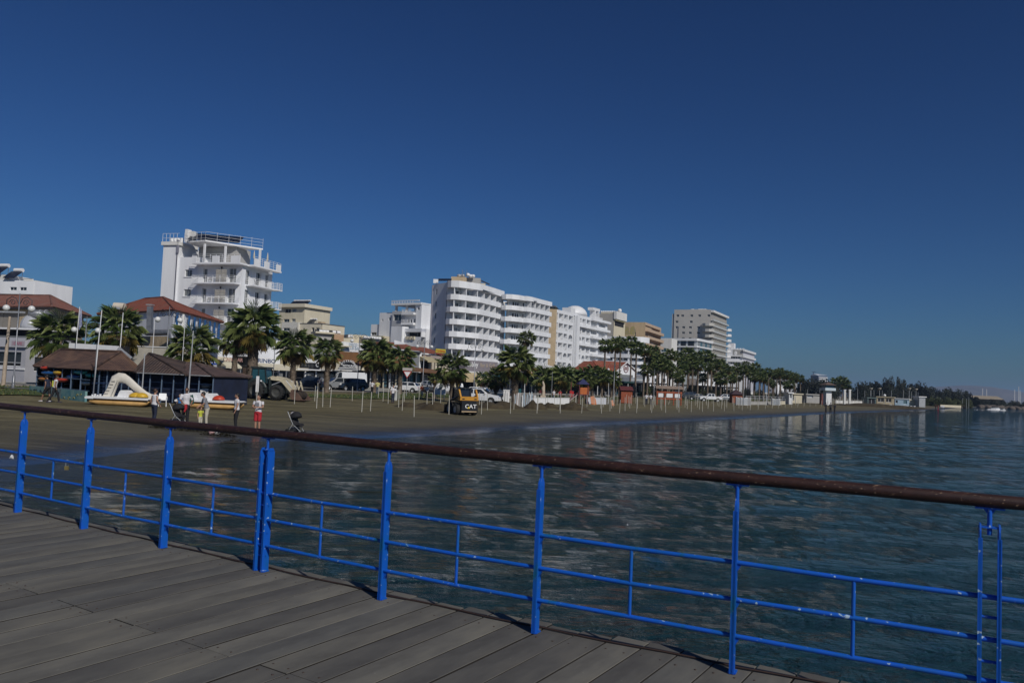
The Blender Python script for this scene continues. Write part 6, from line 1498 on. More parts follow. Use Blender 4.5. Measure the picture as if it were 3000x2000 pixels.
pts = [(2344, 1118), (2358, 1110), (2374, 1107), (2392, 1112), (2410, 1110), (2426, 1112), (2438, 1120), (2505, 1130), (2520, 1124), (2536, 1118), (2552, 1120), (2568, 1117), (2584, 1118), (2598, 1110), (2612, 1103), (2638, 1103), (2628, 1116), (2652, 1124), (2668, 1126), (2684, 1124), (2700, 1117), (2712, 1122), (2726, 1131), (2742, 1137), (2756, 1138), (2780, 1142), (2790, 1134), (2804, 1140), (2818, 1144), (2832, 1146), (2844, 1158)]
for i, (px, yt) in enumerate(pts):
    Y = 330 if px < 2450 else 350 + (px - 2500) * .25; Y += rnd.uniform(-8, 8)
    p = at(px, Y); h = zat(px, yt, Y) - p.z
    t = thing('dark_tree', 'dark rounded tree, %s in the far shore tree line' % ordn(i), 'tree', p, rnd.random() * 6, 'dark trees on the far shore')
    sx = (3.2 if 2600 < px < 2645 else 4.6) * rnd.uniform(.9, 1.2)
    place('trunk', TRKM, t, None, None, (5, 5, h)); place('crown', TREES[rnd.randrange(4)], t, (0, 0, 0), None, (sx, sx, h * .92))
HG = [blobtree(10 + k, LH2, 1200, .6) for k in range(2)]
for i, px in enumerate(range(2712, 2850, 12)):
    Y = 330 + rnd.uniform(-6, 6); p = at(px, Y); h = zat(px, 1160 + rnd.uniform(-2, 4) + max(0, px - 2780) * .08, Y) - p.z
    t = thing('seafront_shrub', 'yellow green shrub, %s below the dark far trees' % ordn(i), 'shrub', p, rnd.random() * 6, 'yellow green shrubs on the far shore'); place('foliage', HG[i % 2], t, None, None, (3, 3, h * 1.05)); place('stem', TRKM, t, None, None, (2, 2, h * .8))
for i, px in enumerate(range(2845, 2990, 13)):
    Y = 430 + rnd.uniform(-6, 6); p = at(px, Y); h = max(1.5, zat(px, 1168 + (px - 2840) * .07 + rnd.uniform(-1.5, 2), Y) - p.z)
    t = thing('seafront_bush', 'low dark bush, %s along the harbour end' % ordn(i), 'bush', p, rnd.random() * 6, 'low dark bushes near the harbour'); place('foliage', TREES[i % 4], t, None, None, (4, 3, h)); place('stem', TRKM, t, None, None, (2, 2, h * .8))
# shrubs near the street, ground shrubs behind the tractor
for i, (px, Y, w, h) in enumerate(((668, 86, 1.6, 1.1), (700, 84, 1.4, 1.0), (645, 88, 1.4, 1.5), (765, 78, 1.0, .6))):
    p = at(px, Y); t = thing('green_shrub', ('clipped green shrub left of the slender palm', 'green shrub between the two thick palms', 'tall green shrub beside the fenced yard', 'low green tuft at the foot of the biggest palm')[i], 'shrub', p, i); place('foliage', HG[i % 2], t, None, None, (w, w, h * 1.5)); place('stem', TRKM, t, None, None, (1, 1, h))

for i, px in enumerate([q for a_ in range(1888, 2345, 13) for q in (a_,)]):
    p = onfront(px, 47); h = 1.6 + 1.6 * abs(sin(i * 2.1)); t = thing('hedge_bush', 'dark green bush, %s under the seafront avenue palms' % ordn(i), 'bush', p, i, 'bushes under the avenue palms'); place('foliage', (HG + TREES)[i % 4], t, None, None, (1.9, 1.9, h)); place('stem', TRKM, t, None, None, (1, 1, h * .7))
# hills beyond the bay
mb = MB(); rr = random.Random(2); Y = 5200; prof = [(2560, 1172), (2640, 1160), (2700, 1142), (2740, 1133), (2790, 1128), (2830, 1128), (2870, 1133), (2910, 1141), (2950, 1147), (3000, 1150), (3060, 1158), (3200, 1172)]
hz = []; n = 90
for i in range(n + 1):
    px = 2500 + 760 * i / n; py = float(np.interp(px, [p[0] for p in prof], [p[1] for p in prof], left=1176)); X = Xat(px, Y, 50); hz.append((X, max(2, zat(px, py, Y) * 1.0 + 6 * noise.noise(Vector((px * .05, 0, 0))))))
vs, fs = [], []
for j in range(7):
    k = j / 6
    for (X, z) in hz: vs.append((X, Y - 900 + 900 * k + 1400 * max(0, k - 1), z * sin(k * pi / 2) + 10 * noise.noise(Vector((X * .006, k * 4, 0))) * (k > 0) - (3 if j == 0 else 0)))
for (X, z) in hz: vs.append((X, Y + 2500, -3))
for j in range(7):
    for i in range(n): a = j * (n + 1) + i; fs.append((a, a + 1, a + n + 2, a + n + 1))
mb.add(vs, fs, True); struct('hills', mb, mat('far_hills', (.16, .135, .11), 1.0, .3, .003))
# low land under the far trees reaches to the harbour
# ================================================================== shingled huts of the boat hire
HB = thing('boat_hire_hut', 'long open hut with brown shingled hip roof and painted low walls', 'hut', (*at(262, 53.5).xy, .3)); oH = HB.location
ze = 2.62
eA = Vector((Xat(97, 61, ze), 61, ze)); eB = Vector((Xat(270, 53.0, ze), 53.0, ze)); eC = Vector((Xat(415, 58, ze), 58, ze)); eD = eA + (eC - eB)
rA = Vector((Xat(178, 62.5, 4.05), 62.5, 4.05)); rB = Vector((Xat(353, 59.3, 4.0), 59.3, 4.0))
hiproof('roof', HB, BROWNT, oH, [eA, eB, eC, eD], [rA, rB], .08)
wH = inset([eA, eB, eC, eD], .45); NAVY = mat('navy_lattice', (.015, .04, .11), .6, .3, 3); STEEL = mat('blue_grey_steel', (.12, .17, .25), .5, .2, 3)
def posts_between(par, off_, a, b, n, z0, z1, m=STEEL, w=.07, name='post'):
    for i in range(n + 1):
        p = a.lerp(b, i / n); mb = MB(off=off_); mb.bar((p.x, p.y, z0), (p.x, p.y, z1), w); mb.build(name, m, par)
def rails_between(par, off_, a, b, zs_, m=STEEL, w=.05, name='rail'):
    for z in zs_: mb = MB(off=off_); mb.bar((a.x, a.y, z), (b.x, b.y, z), w); mb.build(name, m, par)
posts_between(HB, oH, wH[0], wH[1], 6, .3, ze); posts_between(HB, oH, wH[1], wH[2], 6, .3, ze); rails_between(HB, oH, wH[0], wH[1], (ze - .05, 1.15, 1.9)); rails_between(HB, oH, wH[1], wH[2], (ze - .05, .95, 1.7), NAVY)
for z in [.5 + .16 * i for i in range(12)]: mb = MB(off=oH); a, b = wH[1], wH[2]; mb.bar((a.x, a.y + .05, z), (b.x, b.y + .05, z), .02, .02); mb.build('netting_wire', NAVY, HB)
mb = MB(off=oH); c = inset(wH, 1.6); mb.prism([(p.x, p.y) for p in (wH[3], wH[0], wH[0] + (wH[3] - wH[0]) * .0 + Vector((.05, 0, 0)), wH[3] + Vector((.05, -.05, 0)))], .3, ze) if False else None
for a, b in ((wH[3], wH[2]), (wH[0], wH[3])):
    mb = MB(off=oH); mb.quad((a.x, a.y, .3), (b.x, b.y, .3), (b.x, b.y, ze), (a.x, a.y, ze)); o = mb.build('back_screen', DARK, HB); md = o.modifiers.new('t', 'SOLIDIFY'); md.thickness = .03
mb = MB(off=oH); a, b = wH[1].lerp(wH[0], .02) + Vector((.1, 1.6, 0)), wH[2] + Vector((-.2, 1.2, 0)); mb.quad((a.x, a.y, .3), (b.x, b.y, .3), (b.x, b.y, ze), (a.x, a.y, ze)); o = mb.build('dark_partition', mat('navy_cloth', (.010, .018, .05), .9, .4, .8), HB); md = o.modifiers.new('t', 'SOLIDIFY'); md.thickness = .03
# painted low wall in panels
MURAL = [mat('mural_turquoise', (.10, .26, .27), .8, .2, 1.6, col2=(.26, .36, .34)), mat('mural_sea', (.05, .20, .25), .8, .2, 1.2, col2=(.22, .36, .33)), mat('mural_pale', (.24, .30, .29), .8, .3, 2.2, col2=(.10, .16, .17))]
a, b = wH[0] + Vector((-.25, -.3, 0)), wH[1] + Vector((-.1, -.3, 0))
ML = mat('mural_lines', (.03, .05, .06), .8); MY = mat('mural_sun', (.40, .36, .12), .8)
for i, (t0, t1) in enumerate(((0, .30), (.302, .60), (.602, 1.0))):
    p, q = a.lerp(b, t0), a.lerp(b, t1); mb = MB(off=oH); mb.bar((p.x, p.y, .72), (q.x, q.y, .72), .14, .82); mb.build('painted_panel', MURAL[(0, 2, 1)[i]], HB)
    d = (q - p).normalized(); n = Vector((d.y, -d.x, 0)) * .085; rr = random.Random(i); mb = MB(off=oH)
    for k in range(5):
        c = p.lerp(q, .12 + .76 * rr.random()) + n; c.z = 0; z = .5 + .4 * rr.random(); w = .12 + .14 * rr.random()
        mb.tube([c + d * w * cos(t) + Vector((0, 0, z + .5 * w * sin(t))) for t in [2 * pi * j / 8 * rr.uniform(.6, 1) for j in range(7)]], .022, 4)
    mb.build('painted_figure', ML if i != 2 else MY, HB)
for i in range(3):
    p = wH[0] + Vector((-1.6 + .1 * i, .4, 0)); mb = MB(off=oH); mb.bar((p.x - 1.2, p.y, .55 + .35 * i), (wH[0].x, wH[0].y, .55 + .35 * i), .06); mb.build('fence_rail', GREY, HB)
wr_ = thing('white_roof_sheet', 'white roof edge rising behind the brown shingled ridge', 'roof sheet', (*at(280, 66).xy, .5)); mb = MB(off=wr_.location)
a, b, c = P3(206, 1012, 64), P3(345, 1021, 63), P3(385, 1052, 63); mb.bar(a, b, .3, .42); mb.build('fascia', PAINTW, wr_); mb = MB(off=wr_.location); mb.bar(b + Vector((.05, 0, 0)), c, .3, .28); mb.build('gutter', LGREY, wr_)
for px in (215, 340): q = P3(px, 1020, 64.4); mb = MB(off=wr_.location); mb.bar((q.x, q.y, .5), q, .12); mb.build('post', LGREY, wr_)
mb = MB(off=wr_.location); a, b = P3(350, 1012, 70), P3(372, 1026, 70); mb.box(a.x, b.x, 70, 70.5, .5, a.z); mb.build('dark_box', DARK, wr_)
# second hut
H2 = thing('pyramid_roof_hut', 'small open hut with a dark brown pyramid roof and navy screens', 'hut', (*at(470, 56).xy, .3)); o2 = H2.location
def hut_roof(par, off_, l, r, Yl, Yr, dep, z, apx, apz, apY, apx2=None):
    A, B = Vector((Xat(l, Yl, z), Yl, z)), Vector((Xat(r, Yr, z), Yr, z)); n = Vector((-(B - A).y, (B - A).x, 0)).normalized() * dep; a = Vector((Xat(apx, apY, apz), apY, apz)); a2 = Vector((Xat(apx2 or apx + 1, apY, apz), apY, apz))
    hiproof('roof', par, BROWNT if False else mat_dark, off_, [A, B, B + n, A + n], [a, a2], .08); return inset([A, B, B + n, A + n], .35)
mat_dark = tile_mat('dark_brown_roof', (.075, .050, .042), (.06, .04, .036), (.10, .065, .05))
w1 = hut_roof(H2, o2, 392, 545, 56.5, 55, 5.5, 2.5, 437, zat(437, 1036, 58.5), 58.5, 440)
H3 = thing('low_roof_hut', 'lower brown roofed lean-to right of the pyramid roofed hut', 'hut', (*at(590, 56).xy, .3)); o3 = H3.location
mat_dark = tile_mat('plum_brown_roof', (.105, .062, .055), (.08, .05, .045), (.12, .08, .07))
w2 = hut_roof(H3, o3, 530, 624, 55.6, 55, 5.0, 2.5, 548, zat(560, 1064, 58), 58, 574)
for par, off_, w in ((H2, o2, w1), (H3, o3, w2)):
    n = 4 if par is H2 else 2
    posts_between(par, off_, w[0], w[1], n, .3, 2.5); mb = MB(off=off_); mb.bar((w[0].x, w[0].y - .3, 2.5), (w[1].x, w[1].y - .3, 2.5), .06); mb.build('eave_pipe', LGREY, par)
    for a, b in ((w[0] + Vector((0, .5, 0)), w[1].lerp(w[0], .0 if par is H2 else .55) + Vector((0, .5, 0))), (w[2], w[3]), (w[1], w[2]) if par is H3 else (w[3], w[0])):
        mb = MB(off=off_); mb.quad((a.x, a.y, .3), (b.x, b.y, .3), (b.x, b.y, 2.45), (a.x, a.y, 2.45)); o = mb.build('navy_screen', mat('navy_cloth', (.010, .018, .05)), par); md = o.modifiers.new('t', 'SOLIDIFY'); md.thickness = .03
    rails_between(par, off_, w[0], w[1], (.7, 1.1, 1.5, 1.9), NAVY, .025)
p = P3(596, 1130, 56); ck = thing('white_cooler', 'white cabinet with stacked bags under the lean-to roof', 'cabinet', at(598, 56.5)); mb = MB(); mb.box(-.35, .35, -.3, .3, 0, 1.15); mb.build('cabinet_body', PAINTW, ck); mb = MB(); mb.ell((.05, 0, 1.35), (.5, .35, .22), 10, 6); mb.build('grey_bag', GREY, ck)
# kayaks on racks
def kayak(label, px, py, Y, L_, m, rz=0.0):
    c = P3(px, py, Y); o = thing('kayak', label, 'kayak', (c.x, c.y, c.z - .17), rz, 'kayaks on the hire racks'); mb = MB(); n = 10; pts = [(-L_ / 2 + L_ * i / n, 0, .17 + .06 * (2 * i / n - 1) ** 4) for i in range(n + 1)]
    mb.tube(pts, [.03] + [.30 * sin(pi * (.12 + .76 * i / n)) for i in range(1, n)] + [.03], 12, sy=.55); mb.build('hull', m, o); mb = MB(); mb.T = Tm(0, 0, .33); mb.lathe([(.001, -.10), (.20, -.08), (.24, .02), (.20, .03)], n=12); mb.build('cockpit', BLACK, o)
rzh = atan2((wH[1] - wH[0]).y, (wH[1] - wH[0]).x)
for a_ in (("orange kayak tip, topmost at the left end of the racks", 133, 1078, 59.5, 1.6, KRED), ("blue kayak under the orange tip on the hut racks", 143, 1093, 59, 3.0, KBLUE), ("yellow kayak high on the hut racks", 172, 1092, 57.8, 1.8, YEL), ("orange yellow kayak low on the hut racks", 128, 1110, 59.6, 1.7, mat('kayak_orange', (.45, .17, .03), .4)), ("red orange kayak behind the walking couple", 180, 1113, 57.3, 2.6, KRED), ("turquoise kayak at the top of the right hand rack", 236, 1090, 55.6, 2.4, TEAL), ("green turquoise kayak pointing right near the hut corner", 268, 1099, 55.0, 1.9, TEAL), ("pale grey kayak on the lowest rack", 254, 1122, 55.4, 1.8, LGREY), ("dark blue kayak above the painted sea panel", 215, 1104, 56.5, 2.4, KBLUE)): kayak(*a_, rz=rzh)
RK = thing('kayak_rack', 'pale steel kayak rack inside the long hut', 'rack', (*at(180, 58.5).xy, .35))
for px, Y in ((110, 61), (150, 59.2), (195, 57.6), (240, 56)):
    mb = MB(off=RK.location); x = Xat(px, Y, 1.5); mb.bar((x, Y + .5, .35), (x, Y + .5, 2.4), .05)
    for z in (.95, 1.45, 1.95): mb.bar((x, Y + .5, z), (x + .1, Y - .4, z), .04)
    mb.build('rack_upright', LGREY, RK)
# ------------------------------------------------------------------ pedal boats
def pedalo(label, px, Y, rz, slide=True, hullm=None, extras=()):
    p = at(px, Y); o = thing('pedal_boat', label, 'pedal boat', p, rz); hm = hullm or mat('faded_yellow_hull', (.60, .36, .13), .5, .25, 1.5)
    for y in (-.55, .55):
        mb = MB(); pts = [(-1.95, y, .30), (-1.8, y, .24), (-1.2, y, .20), (1.5, y, .20), (1.85, y, .26), (2.0, y, .34)]; mb.tube(pts, [.05, .16, .22, .22, .16, .05], 12, sy=.85); mb.build('float', hm, o)
    mb = MB(); mb.prismy([(-2.05, .40), (2.02, .42), (2.08, .50), (1.9, .56), (-1.95, .56), (-2.08, .50)], -.82, .82); mb.build('deck', PAINTW, o)
    mb = MB(); mb.box(-1.5, 2.0, -.83, -.822, .405, .44); mb.build('rub_strip', mat('dark_brown_strip', (.07, .04, .03), .6), o)
    if slide:
        mb = MB(); top = 1.78
        mb.tube([(-1.0, .05, .56), (-.78, .05, 1.25), (-.62, .05, 1.66), (-.38, .05, top), (-.1, .05, top - .02), (.2, .05, 1.62), (.8, .05, 1.16), (1.35, .05, .80), (1.75, .05, .62), (2.05, .05, .60)], [.12, .12, .13, .13, .12, .10, .09, .08, .08, .08], 8, sy=2.6); mb.build('slide_chute', mat('cream_white_plastic', (.68, .64, .56), .4, .1, 2), o)
        mb = MB(); mb.add([(-1.22, -.28, .56), (-.72, -.28, .56), (-.34, -.28, 1.62), (-.60, -.28, 1.74), (-1.22, -.18, .56), (-.72, -.18, .56), (-.34, -.18, 1.62), (-.60, -.18, 1.74)], [(0, 1, 2, 3), (7, 6, 5, 4), (0, 4, 5, 1), (1, 5, 6, 2), (2, 6, 7, 3), (3, 7, 4, 0)]); mb.build('ladder_side', mat('cream_white_plastic', (.68, .64, .56)), o)
        for k in range(5): z = .72 + .2 * k; mb = MB(); x = -1.08 + .105 * k; mb.box(x - .02, x + .2, -.33, -.281, z, z + .07); mb.build('step', mat('step_shade', (.45, .42, .37), .6), o)
    for (kind, x, m_) in extras:
        mb = MB()
        if kind == 'seat': mb.prismy([(x - .4, .56), (x + .42, .56), (x + .28, .92), (x + .2, 1.0), (x - .16, 1.0), (x - .26, .92)], -.45, .45)
        else: mb.ell((x, -.3, .60), (.42, .35, .30), 12, 8, zcut=0)
        mb.build('seat' if kind == 'seat' else 'pedal_cover', m_, o)
    for k in range(4): mb = MB(); mb.box(-1.75 + k * .17, -1.68 + k * .17, -.6, -.5, .56, .66 + .05 * (k % 2)); mb.build('cleat', PAINTW, o)
    return o
pedalo('yellow and white pedal boat with a tall white slide on the sand', 360, 50.5, radians(-3), True, extras=(('seat', .22, PAINTW), ('cover', .95, YEL), ('cover', 1.35, YEL)))
pedalo('pedal boat without slide, white seats and red cover, right of the white chair', 617, 52, radians(-2), False, extras=(('seat', -1.1, PAINTW), ('seat', .0, PAINTW), ('cover', .62, KRED)))
chair('white plastic chair standing at the navy screened hut', at(475, 51.5), radians(25), PAINTW)

# ================================================================== vehicles
CARM = {}
def wheel(parent, x, y, r, w, z=None, name='wheel'):
    o = bpy.data.objects.new(name, None); COL.objects.link(o); o.parent = parent; o.location = (x, y, z or r); k = (r, w)
    if k not in CARM:
        t = MB(); t.T = Matrix.Rotation(HP, 4, 'X'); t.lathe([(r * .62, -w / 2), (r * .94, -w / 2), (r, -w * .3), (r, w * .3), (r * .94, w / 2), (r * .62, w / 2)], n=20)
        if r > .5:
            for i in range(18): a = i * pi / 9; t.obox((cos(a) * r, sin(a) * r, 0), (r * .10, r * .09, w * .92), Matrix.Rotation(a, 3, 'Z'))
        m = MB(); m.T = Matrix.Rotation(HP, 4, 'X'); m.lathe([(0.001, -w * .42), (r * .2, -w * .44), (r * .6, -w * .30), (r * .62, -w * .48), (r * .62, w * .48), (r * .6, w * .30), (r * .2, w * .44), (.001, w * .42)], n=16)
        CARM[k] = (t.mesh('tyre', RUBBER), m.mesh('rim', LGREY if r < .5 else mat('dark_hub', (.06, .06, .055), .7, .3, 4)))
    place('tyre', CARM[k][0], o); place('rim', CARM[k][1], o); return o
KINDS_ = {  # outline lower body, greenhouse (x,z), wheels, wheel radius, half width
 'hatch': ([(-1.95, .32), (-2.0, .62), (-1.92, .86), (-1.75, .95), (.75, .98), (1.7, .84), (1.95, .66), (1.98, .34)], [(-1.75, .95), (-1.35, 1.40), (-.2, 1.48), (.35, 1.42), (1.05, .95)], (-1.2, 1.25), .31, .84),
 'suv': ([(-2.1, .38), (-2.15, .75), (-2.05, 1.02), (-1.9, 1.10), (.85, 1.12), (1.85, .98), (2.15, .76), (2.18, .40)], [(-1.95, 1.10), (-1.65, 1.62), (-.3, 1.70), (.25, 1.66), (1.05, 1.12)], (-1.3, 1.35), .36, .90),
 'sedan': ([(-2.2, .34), (-2.25, .66), (-2.15, .92), (-1.5, .98), (.85, .96), (1.9, .82), (2.2, .62), (2.2, .34)], [(-1.55, .97), (-.95, 1.38), (-.1, 1.44), (.3, 1.40), (1.1, .96)], (-1.35, 1.4), .32, .87),
 'pickup': ([(-2.6, .5), (-2.62, 1.05), (-.95, 1.08), (-.95, 1.12), (1.05, 1.15), (2.2, 1.02), (2.5, .85), (2.52, .48)], [(-1.0, 1.1), (-.85, 1.70), (.1, 1.76), (.5, 1.70), (1.15, 1.14)], (-1.55, 1.6), .38, .90),
 'van': ([(-2.7, .40), (-2.75, 1.2), (1.9, 1.25), (2.45, 1.0), (2.65, .72), (2.65, .40)], [(-2.75, 1.2), (-2.68, 2.35), (-2.5, 2.5), (.9, 2.5), (1.25, 2.35), (2.0, 1.24)], (-1.75, 1.75), .36, .98)}
def car(label, kind, m, p, rz, group='cars along the beach road'):
    low, up, (wr0, wr1), r, hw = KINDS_[kind]; o = thing('parked_' + ('van' if kind == 'van' else 'pickup' if kind == 'pickup' else 'car'), label, {'van': 'van', 'pickup': 'pickup'}.get(kind, 'car'), p, rz, group)
    # body side outline with wheel arches cut in
    pts = [low[0]]; zb = low[0][1]
    top = low[1:-1]; out = list(low)
    arch = []
    for wx in (wr1, wr0): arch += [(wx + (r + .07) * cos(t), max(zb, r + (r + .07) * sin(t))) for t in [pi * k / 6 for k in range(0, 7)]]
    poly = out + arch
    mb = MB(); n = len(poly); taper = lambda z: hw * (1 - .04 * abs(z - .7))
    vs = [(x, -taper(z), z) for x, z in poly] + [(x, taper(z), z) for x, z in poly]
    mb.add(vs, [tuple(range(n))[::1], tuple(range(2 * n - 1, n - 1, -1))] + [(i, n + i, n + (i + 1) % n, (i + 1) % n) for i in range(n)])
    z0, z1 = up[0][1], max(z for _, z in up); uw = lambda z: hw * .97 - (hw * .16) * (z - z0) / (z1 - z0) * (.5 if kind == 'van' else 1)
    n = len(up); vs = [(x, -uw(z), z) for x, z in up] + [(x, uw(z), z) for x, z in up]
    mb.add(vs, [tuple(range(n)), tuple(range(2 * n - 1, n - 1, -1))] + [(i, n + i, n + (i + 1) % n, (i + 1) % n) for i in range(n)])
    b = mb.build('body', m, o); md = b.modifiers.new('b', 'BEVEL'); md.width = .035; md.segments = 2; md.limit_method = 'ANGLE'
    mb = MB(); mb.box(low[0][0] + .15, low[-1][0] - .15, -hw * .85, hw * .85, zb - .08, zb + .3); mb.build('underbody', BLACK, o)
    # glazing
    xa, xb = up[0][0], up[-1][0]; zt = z1 - .09; zbm = z0 + .05
    fx0 = .9 if kind == 'van' else xa + .22; tl = xa + (up[1][0] - xa) * .85 + .12; tr = up[-2][0] + .02
    if kind == 'van': tl = fx0
    mid = (tl + tr) / 2
    for s in (-1, 1):
        y0, y1 = s * (uw(zbm) + .006), s * (uw(zt) + .006)
        segs = [(fx0, tl, mid - .06, mid - .06), (mid + .06, mid + .06, xb - .28, tr - .12)] if kind != 'van' else [(fx0, tl, xb - .2, tr)]
        for (a0, a1, b0, b1) in segs:
            mb = MB(); mb.add([(a0, y0, zbm), (b0, y0, zbm), (b1, y1, zt), (a1, y1, zt)], [(0, 1, 2, 3)]); mb.build('side_window', GLASS, o)
    (xc, zc0), (xd, zd) = up[-1], up[-2]; f = lambda t: (xc + (xd - xc) * t + .012, zc0 + (zd - zc0) * t + .008)
    (x0, zz0), (x1, zz1) = f(.10), f(.92); mb = MB(); mb.add([(x0, -uw(zz0) * .92, zz0), (x0, uw(zz0) * .92, zz0), (x1, uw(zz1) * .9, zz1), (x1, -uw(zz1) * .9, zz1)], [(0, 1, 2, 3)]); mb.build('windscreen', GLASS, o)
    if kind != 'van': (xc, zc0), (xd, zd) = up[0], up[1]; mb = MB(); mb.add([(xc + (xd - xc) * .12 - .012, -uw(z0) * .85, zc0 + (zd - zc0) * .12), (xc + (xd - xc) * .9 - .012, -uw(zd) * .8, zc0 + (zd - zc0) * .9), (xc + (xd - xc) * .9 - .012, uw(zd) * .8, zc0 + (zd - zc0) * .9), (xc + (xd - xc) * .12 - .012, uw(z0) * .85, zc0 + (zd - zc0) * .12)], [(0, 1, 2, 3)]); mb.build('rear_window', GLASS, o)
    for s in (-1, 1):
        mb = MB(); mb.ell((low[-2][0] - .06, s * hw * .72, low[-2][1]), (.09, .18, .09), 8, 6); mb.build('headlight', LGREY, o)
        mb = MB(); mb.obox((low[1][0] + .02, s * hw * .78, low[1][1] + .12), (.06, .2, .22)); mb.build('tail_light', REDP, o)
        mb = MB(); mb.ell((xb - .35, s * (hw + .10), z0 + .08), (.08, .10, .08), 6, 5); mb.build('door_mirror', m, o)
        for wx in (wr0, wr1): wheel(o, wx, s * (hw - .12), r, .22)
    mb = MB(); mb.box(low[-1][0] - .02, low[-1][0] + .03, -.25, .25, .42, .53); mb.build('number_plate', PAINTW, o)
    if kind == 'pickup': mb = MB(); mb.box(-2.5, -1.05, -hw * .8, hw * .8, 1.085, 1.10); mb.build('cargo_bed', BLACK, o)
    return o
CW = mat('car_white', (.72, .73, .74), .25, .03, 1); CS = mat('car_silver', (.36, .37, .38), .3, .05, 1, metal=.5); CN = mat('car_navy', (.015, .025, .045), .25, .1, 1); CG = mat('car_dark_grey', (.04, .045, .05), .3, .1, 1)
R = radians
car('dark navy car parked side on behind the tractor bucket', 'suv', CN, at(903, 100), R(180)); car('silver fronted crossover in front of the white van', 'suv', CS, at(984, 104), R(215)); car('high roofed white van under the arched sign', 'van', CW, at(1014, 113), R(205))
car('dark blue people carrier right of the silver crossover', 'suv', CN, at(1028, 105), R(225)); car('small white hatchback left of the orange shirted walker', 'hatch', CW, at(1189, 112), R(170)); car('dark grey estate behind the orange shirted walker', 'sedan', CG, at(1222, 116), R(200)); car('grey pickup with white cab behind the two walkers', 'pickup', CS, at(1248, 121), R(185))
car('small white car, front end showing beside the round logo board', 'hatch', CW, at(1302, 118), R(-10)); car('white sport utility car parked on the sand behind the yellow loader', 'suv', CW, at(1408, 87.5), R(-12)); car('white estate parked behind the white sport utility car', 'suv', CW, at(1385, 99), R(170)); car('dark car between the white estate and the small palm', 'sedan', CN, at(1440, 104), R(200)); car('dark car left of the thick palm trunk', 'hatch', CG, at(1470, 110), R(180))
for (px, d, kd, m_, rz, lab) in ((2005, 38, 'suv', CG, 195, 'dark car, leftmost of the row left of the white pickup'), (2022, 41, 'suv', CN, 170, 'navy car with glinting windscreen, second in the row left of the white pickup'), (2040, 37, 'sedan', CG, 185, 'dark saloon just left of the white pickup'), (2079, 33, 'pickup', CW, 186, 'white double cab pickup on the sand edge'), (2119, 34, 'suv', CS, 183, 'silver grey car right of the white pickup'), (1978, 45, 'suv', CG, 180, 'dark car partly hidden behind the framed notice boards')):
    car(lab, kd, m_, onfront(px, d), R(rz), 'cars parked beside the far palm avenue')

# tractor with loader ------------------------------------------------
TR = thing('loader_tractor', 'dark tractor with cream loader arms and rusty bucket beside the biggest palm', 'tractor', at(742, 71.5), R(-4)); TG = mat('tractor_green_black', (.025, .035, .035), .5, .3, 2); CRM = mat('cream_loader_paint', (.60, .53, .38), .5, .25, 2)
for y in (-.85, .85): wheel(TR, .50, y, .78, .45); wheel(TR, 2.45, y, .66, .40)
mb = MB(); mb.prismy([(-.1, .55), (3.0, .55), (3.05, 1.3), (2.6, 1.55), (1.5, 1.6), (1.4, 1.2), (-.1, 1.2)], -.38, .38); mb.build('chassis', TG, TR)
mb = MB(); mb.prismy([(1.45, 1.45), (3.0, 1.35), (3.0, 1.72), (2.7, 1.85), (1.45, 1.9)], -.36, .36); mb.build('bonnet', TG, TR)
for x, z, x2, z2 in ((-.05, 1.2, .05, 2.75), (1.45, 1.4, 1.25, 2.75), (.65, 1.2, .65, 2.75)):
    for y in (-.72, .72): mb = MB(); mb.bar((x, y, z), (x2, y, z2), .09); mb.build('cab_pillar', TG, TR)
mb = MB(); mb.prismy([(-.15, 2.75), (1.45, 2.75), (1.35, 2.9), (-.05, 2.9)], -.8, .8); mb.build('cab_roof', TG, TR)
for y in (-.70, .70): mb = MB(); mb.quad((0, y, 1.3), (1.42, y, 1.5), (1.24, y, 2.74), (.05, y, 2.74)); mb.build('cab_glass', GLASSB, TR)
mb = MB(); mb.quad((1.45, -.68, 1.45), (1.45, .68, 1.45), (1.26, .68, 2.74), (1.26, -.68, 2.74)); mb.build('windscreen', GLASSB, TR)
for y in (-.85, .85):
    mb = MB(); mb.tube([(.5 + .9 * cos(t), y, .78 + .9 * sin(t)) for t in [pi * (.1 + .85 * k / 8) for k in range(9)]], .05, 6, sy=4); mb.build('mudguard', TG, TR)
    mb = MB(); mb.prismy([(1.5, 1.9), (1.9, 2.12), (2.8, 1.98), (3.1, 1.85), (4.05, .62), (3.9, .45), (2.85, 1.55), (2.6, 1.7), (1.9, 1.75)], y * .75 - .07, y * .75 + .07); mb.build('loader_arm', CRM, TR)
    mb = MB(); mb.cyl((1.9, y * .75, 1.3), (2.9, y * .75, 1.72), .05, 8); mb.cyl((3.2, y * .75, 1.75), (3.75, y * .75, 1.1), .045, 8); mb.build('hydraulic_ram', LGREY, TR)
    mb = MB(); mb.bar((1.75, y * .75, .7), (1.7, y * .75, 1.95), .16); mb.build('loader_mast', TG, TR)
mb = MB(); mb.ell((1.0, -.95, 1.62), (.09, .09, .09), 8, 6); mb.build('work_lamp', PAINTW, TR)
mb = MB(); prof = [(3.85, .95), (3.75, .45), (3.95, .10), (4.4, .02), (5.15, .06), (4.45, .12), (4.1, .25), (3.98, .5), (4.1, .98)]; mb.prismy(prof, -1.15, 1.15)
for y in (-1.16, 1.1): mb.prismy([(3.9, .92), (3.85, .4), (4.0, .1), (5.0, .08), (4.5, .7)], y, y + .06)
mb.build('bucket', mat('rusty_brown_steel', (.13, .075, .055), .8, .4, 2), TR); mb = MB(); mb.ell((4.4, 0, .45), (.5, 1.0, .42), 14, 8); mb.build('soil_load', mat('dark_soil', (.035, .025, .018), 1, .4, 3), TR)
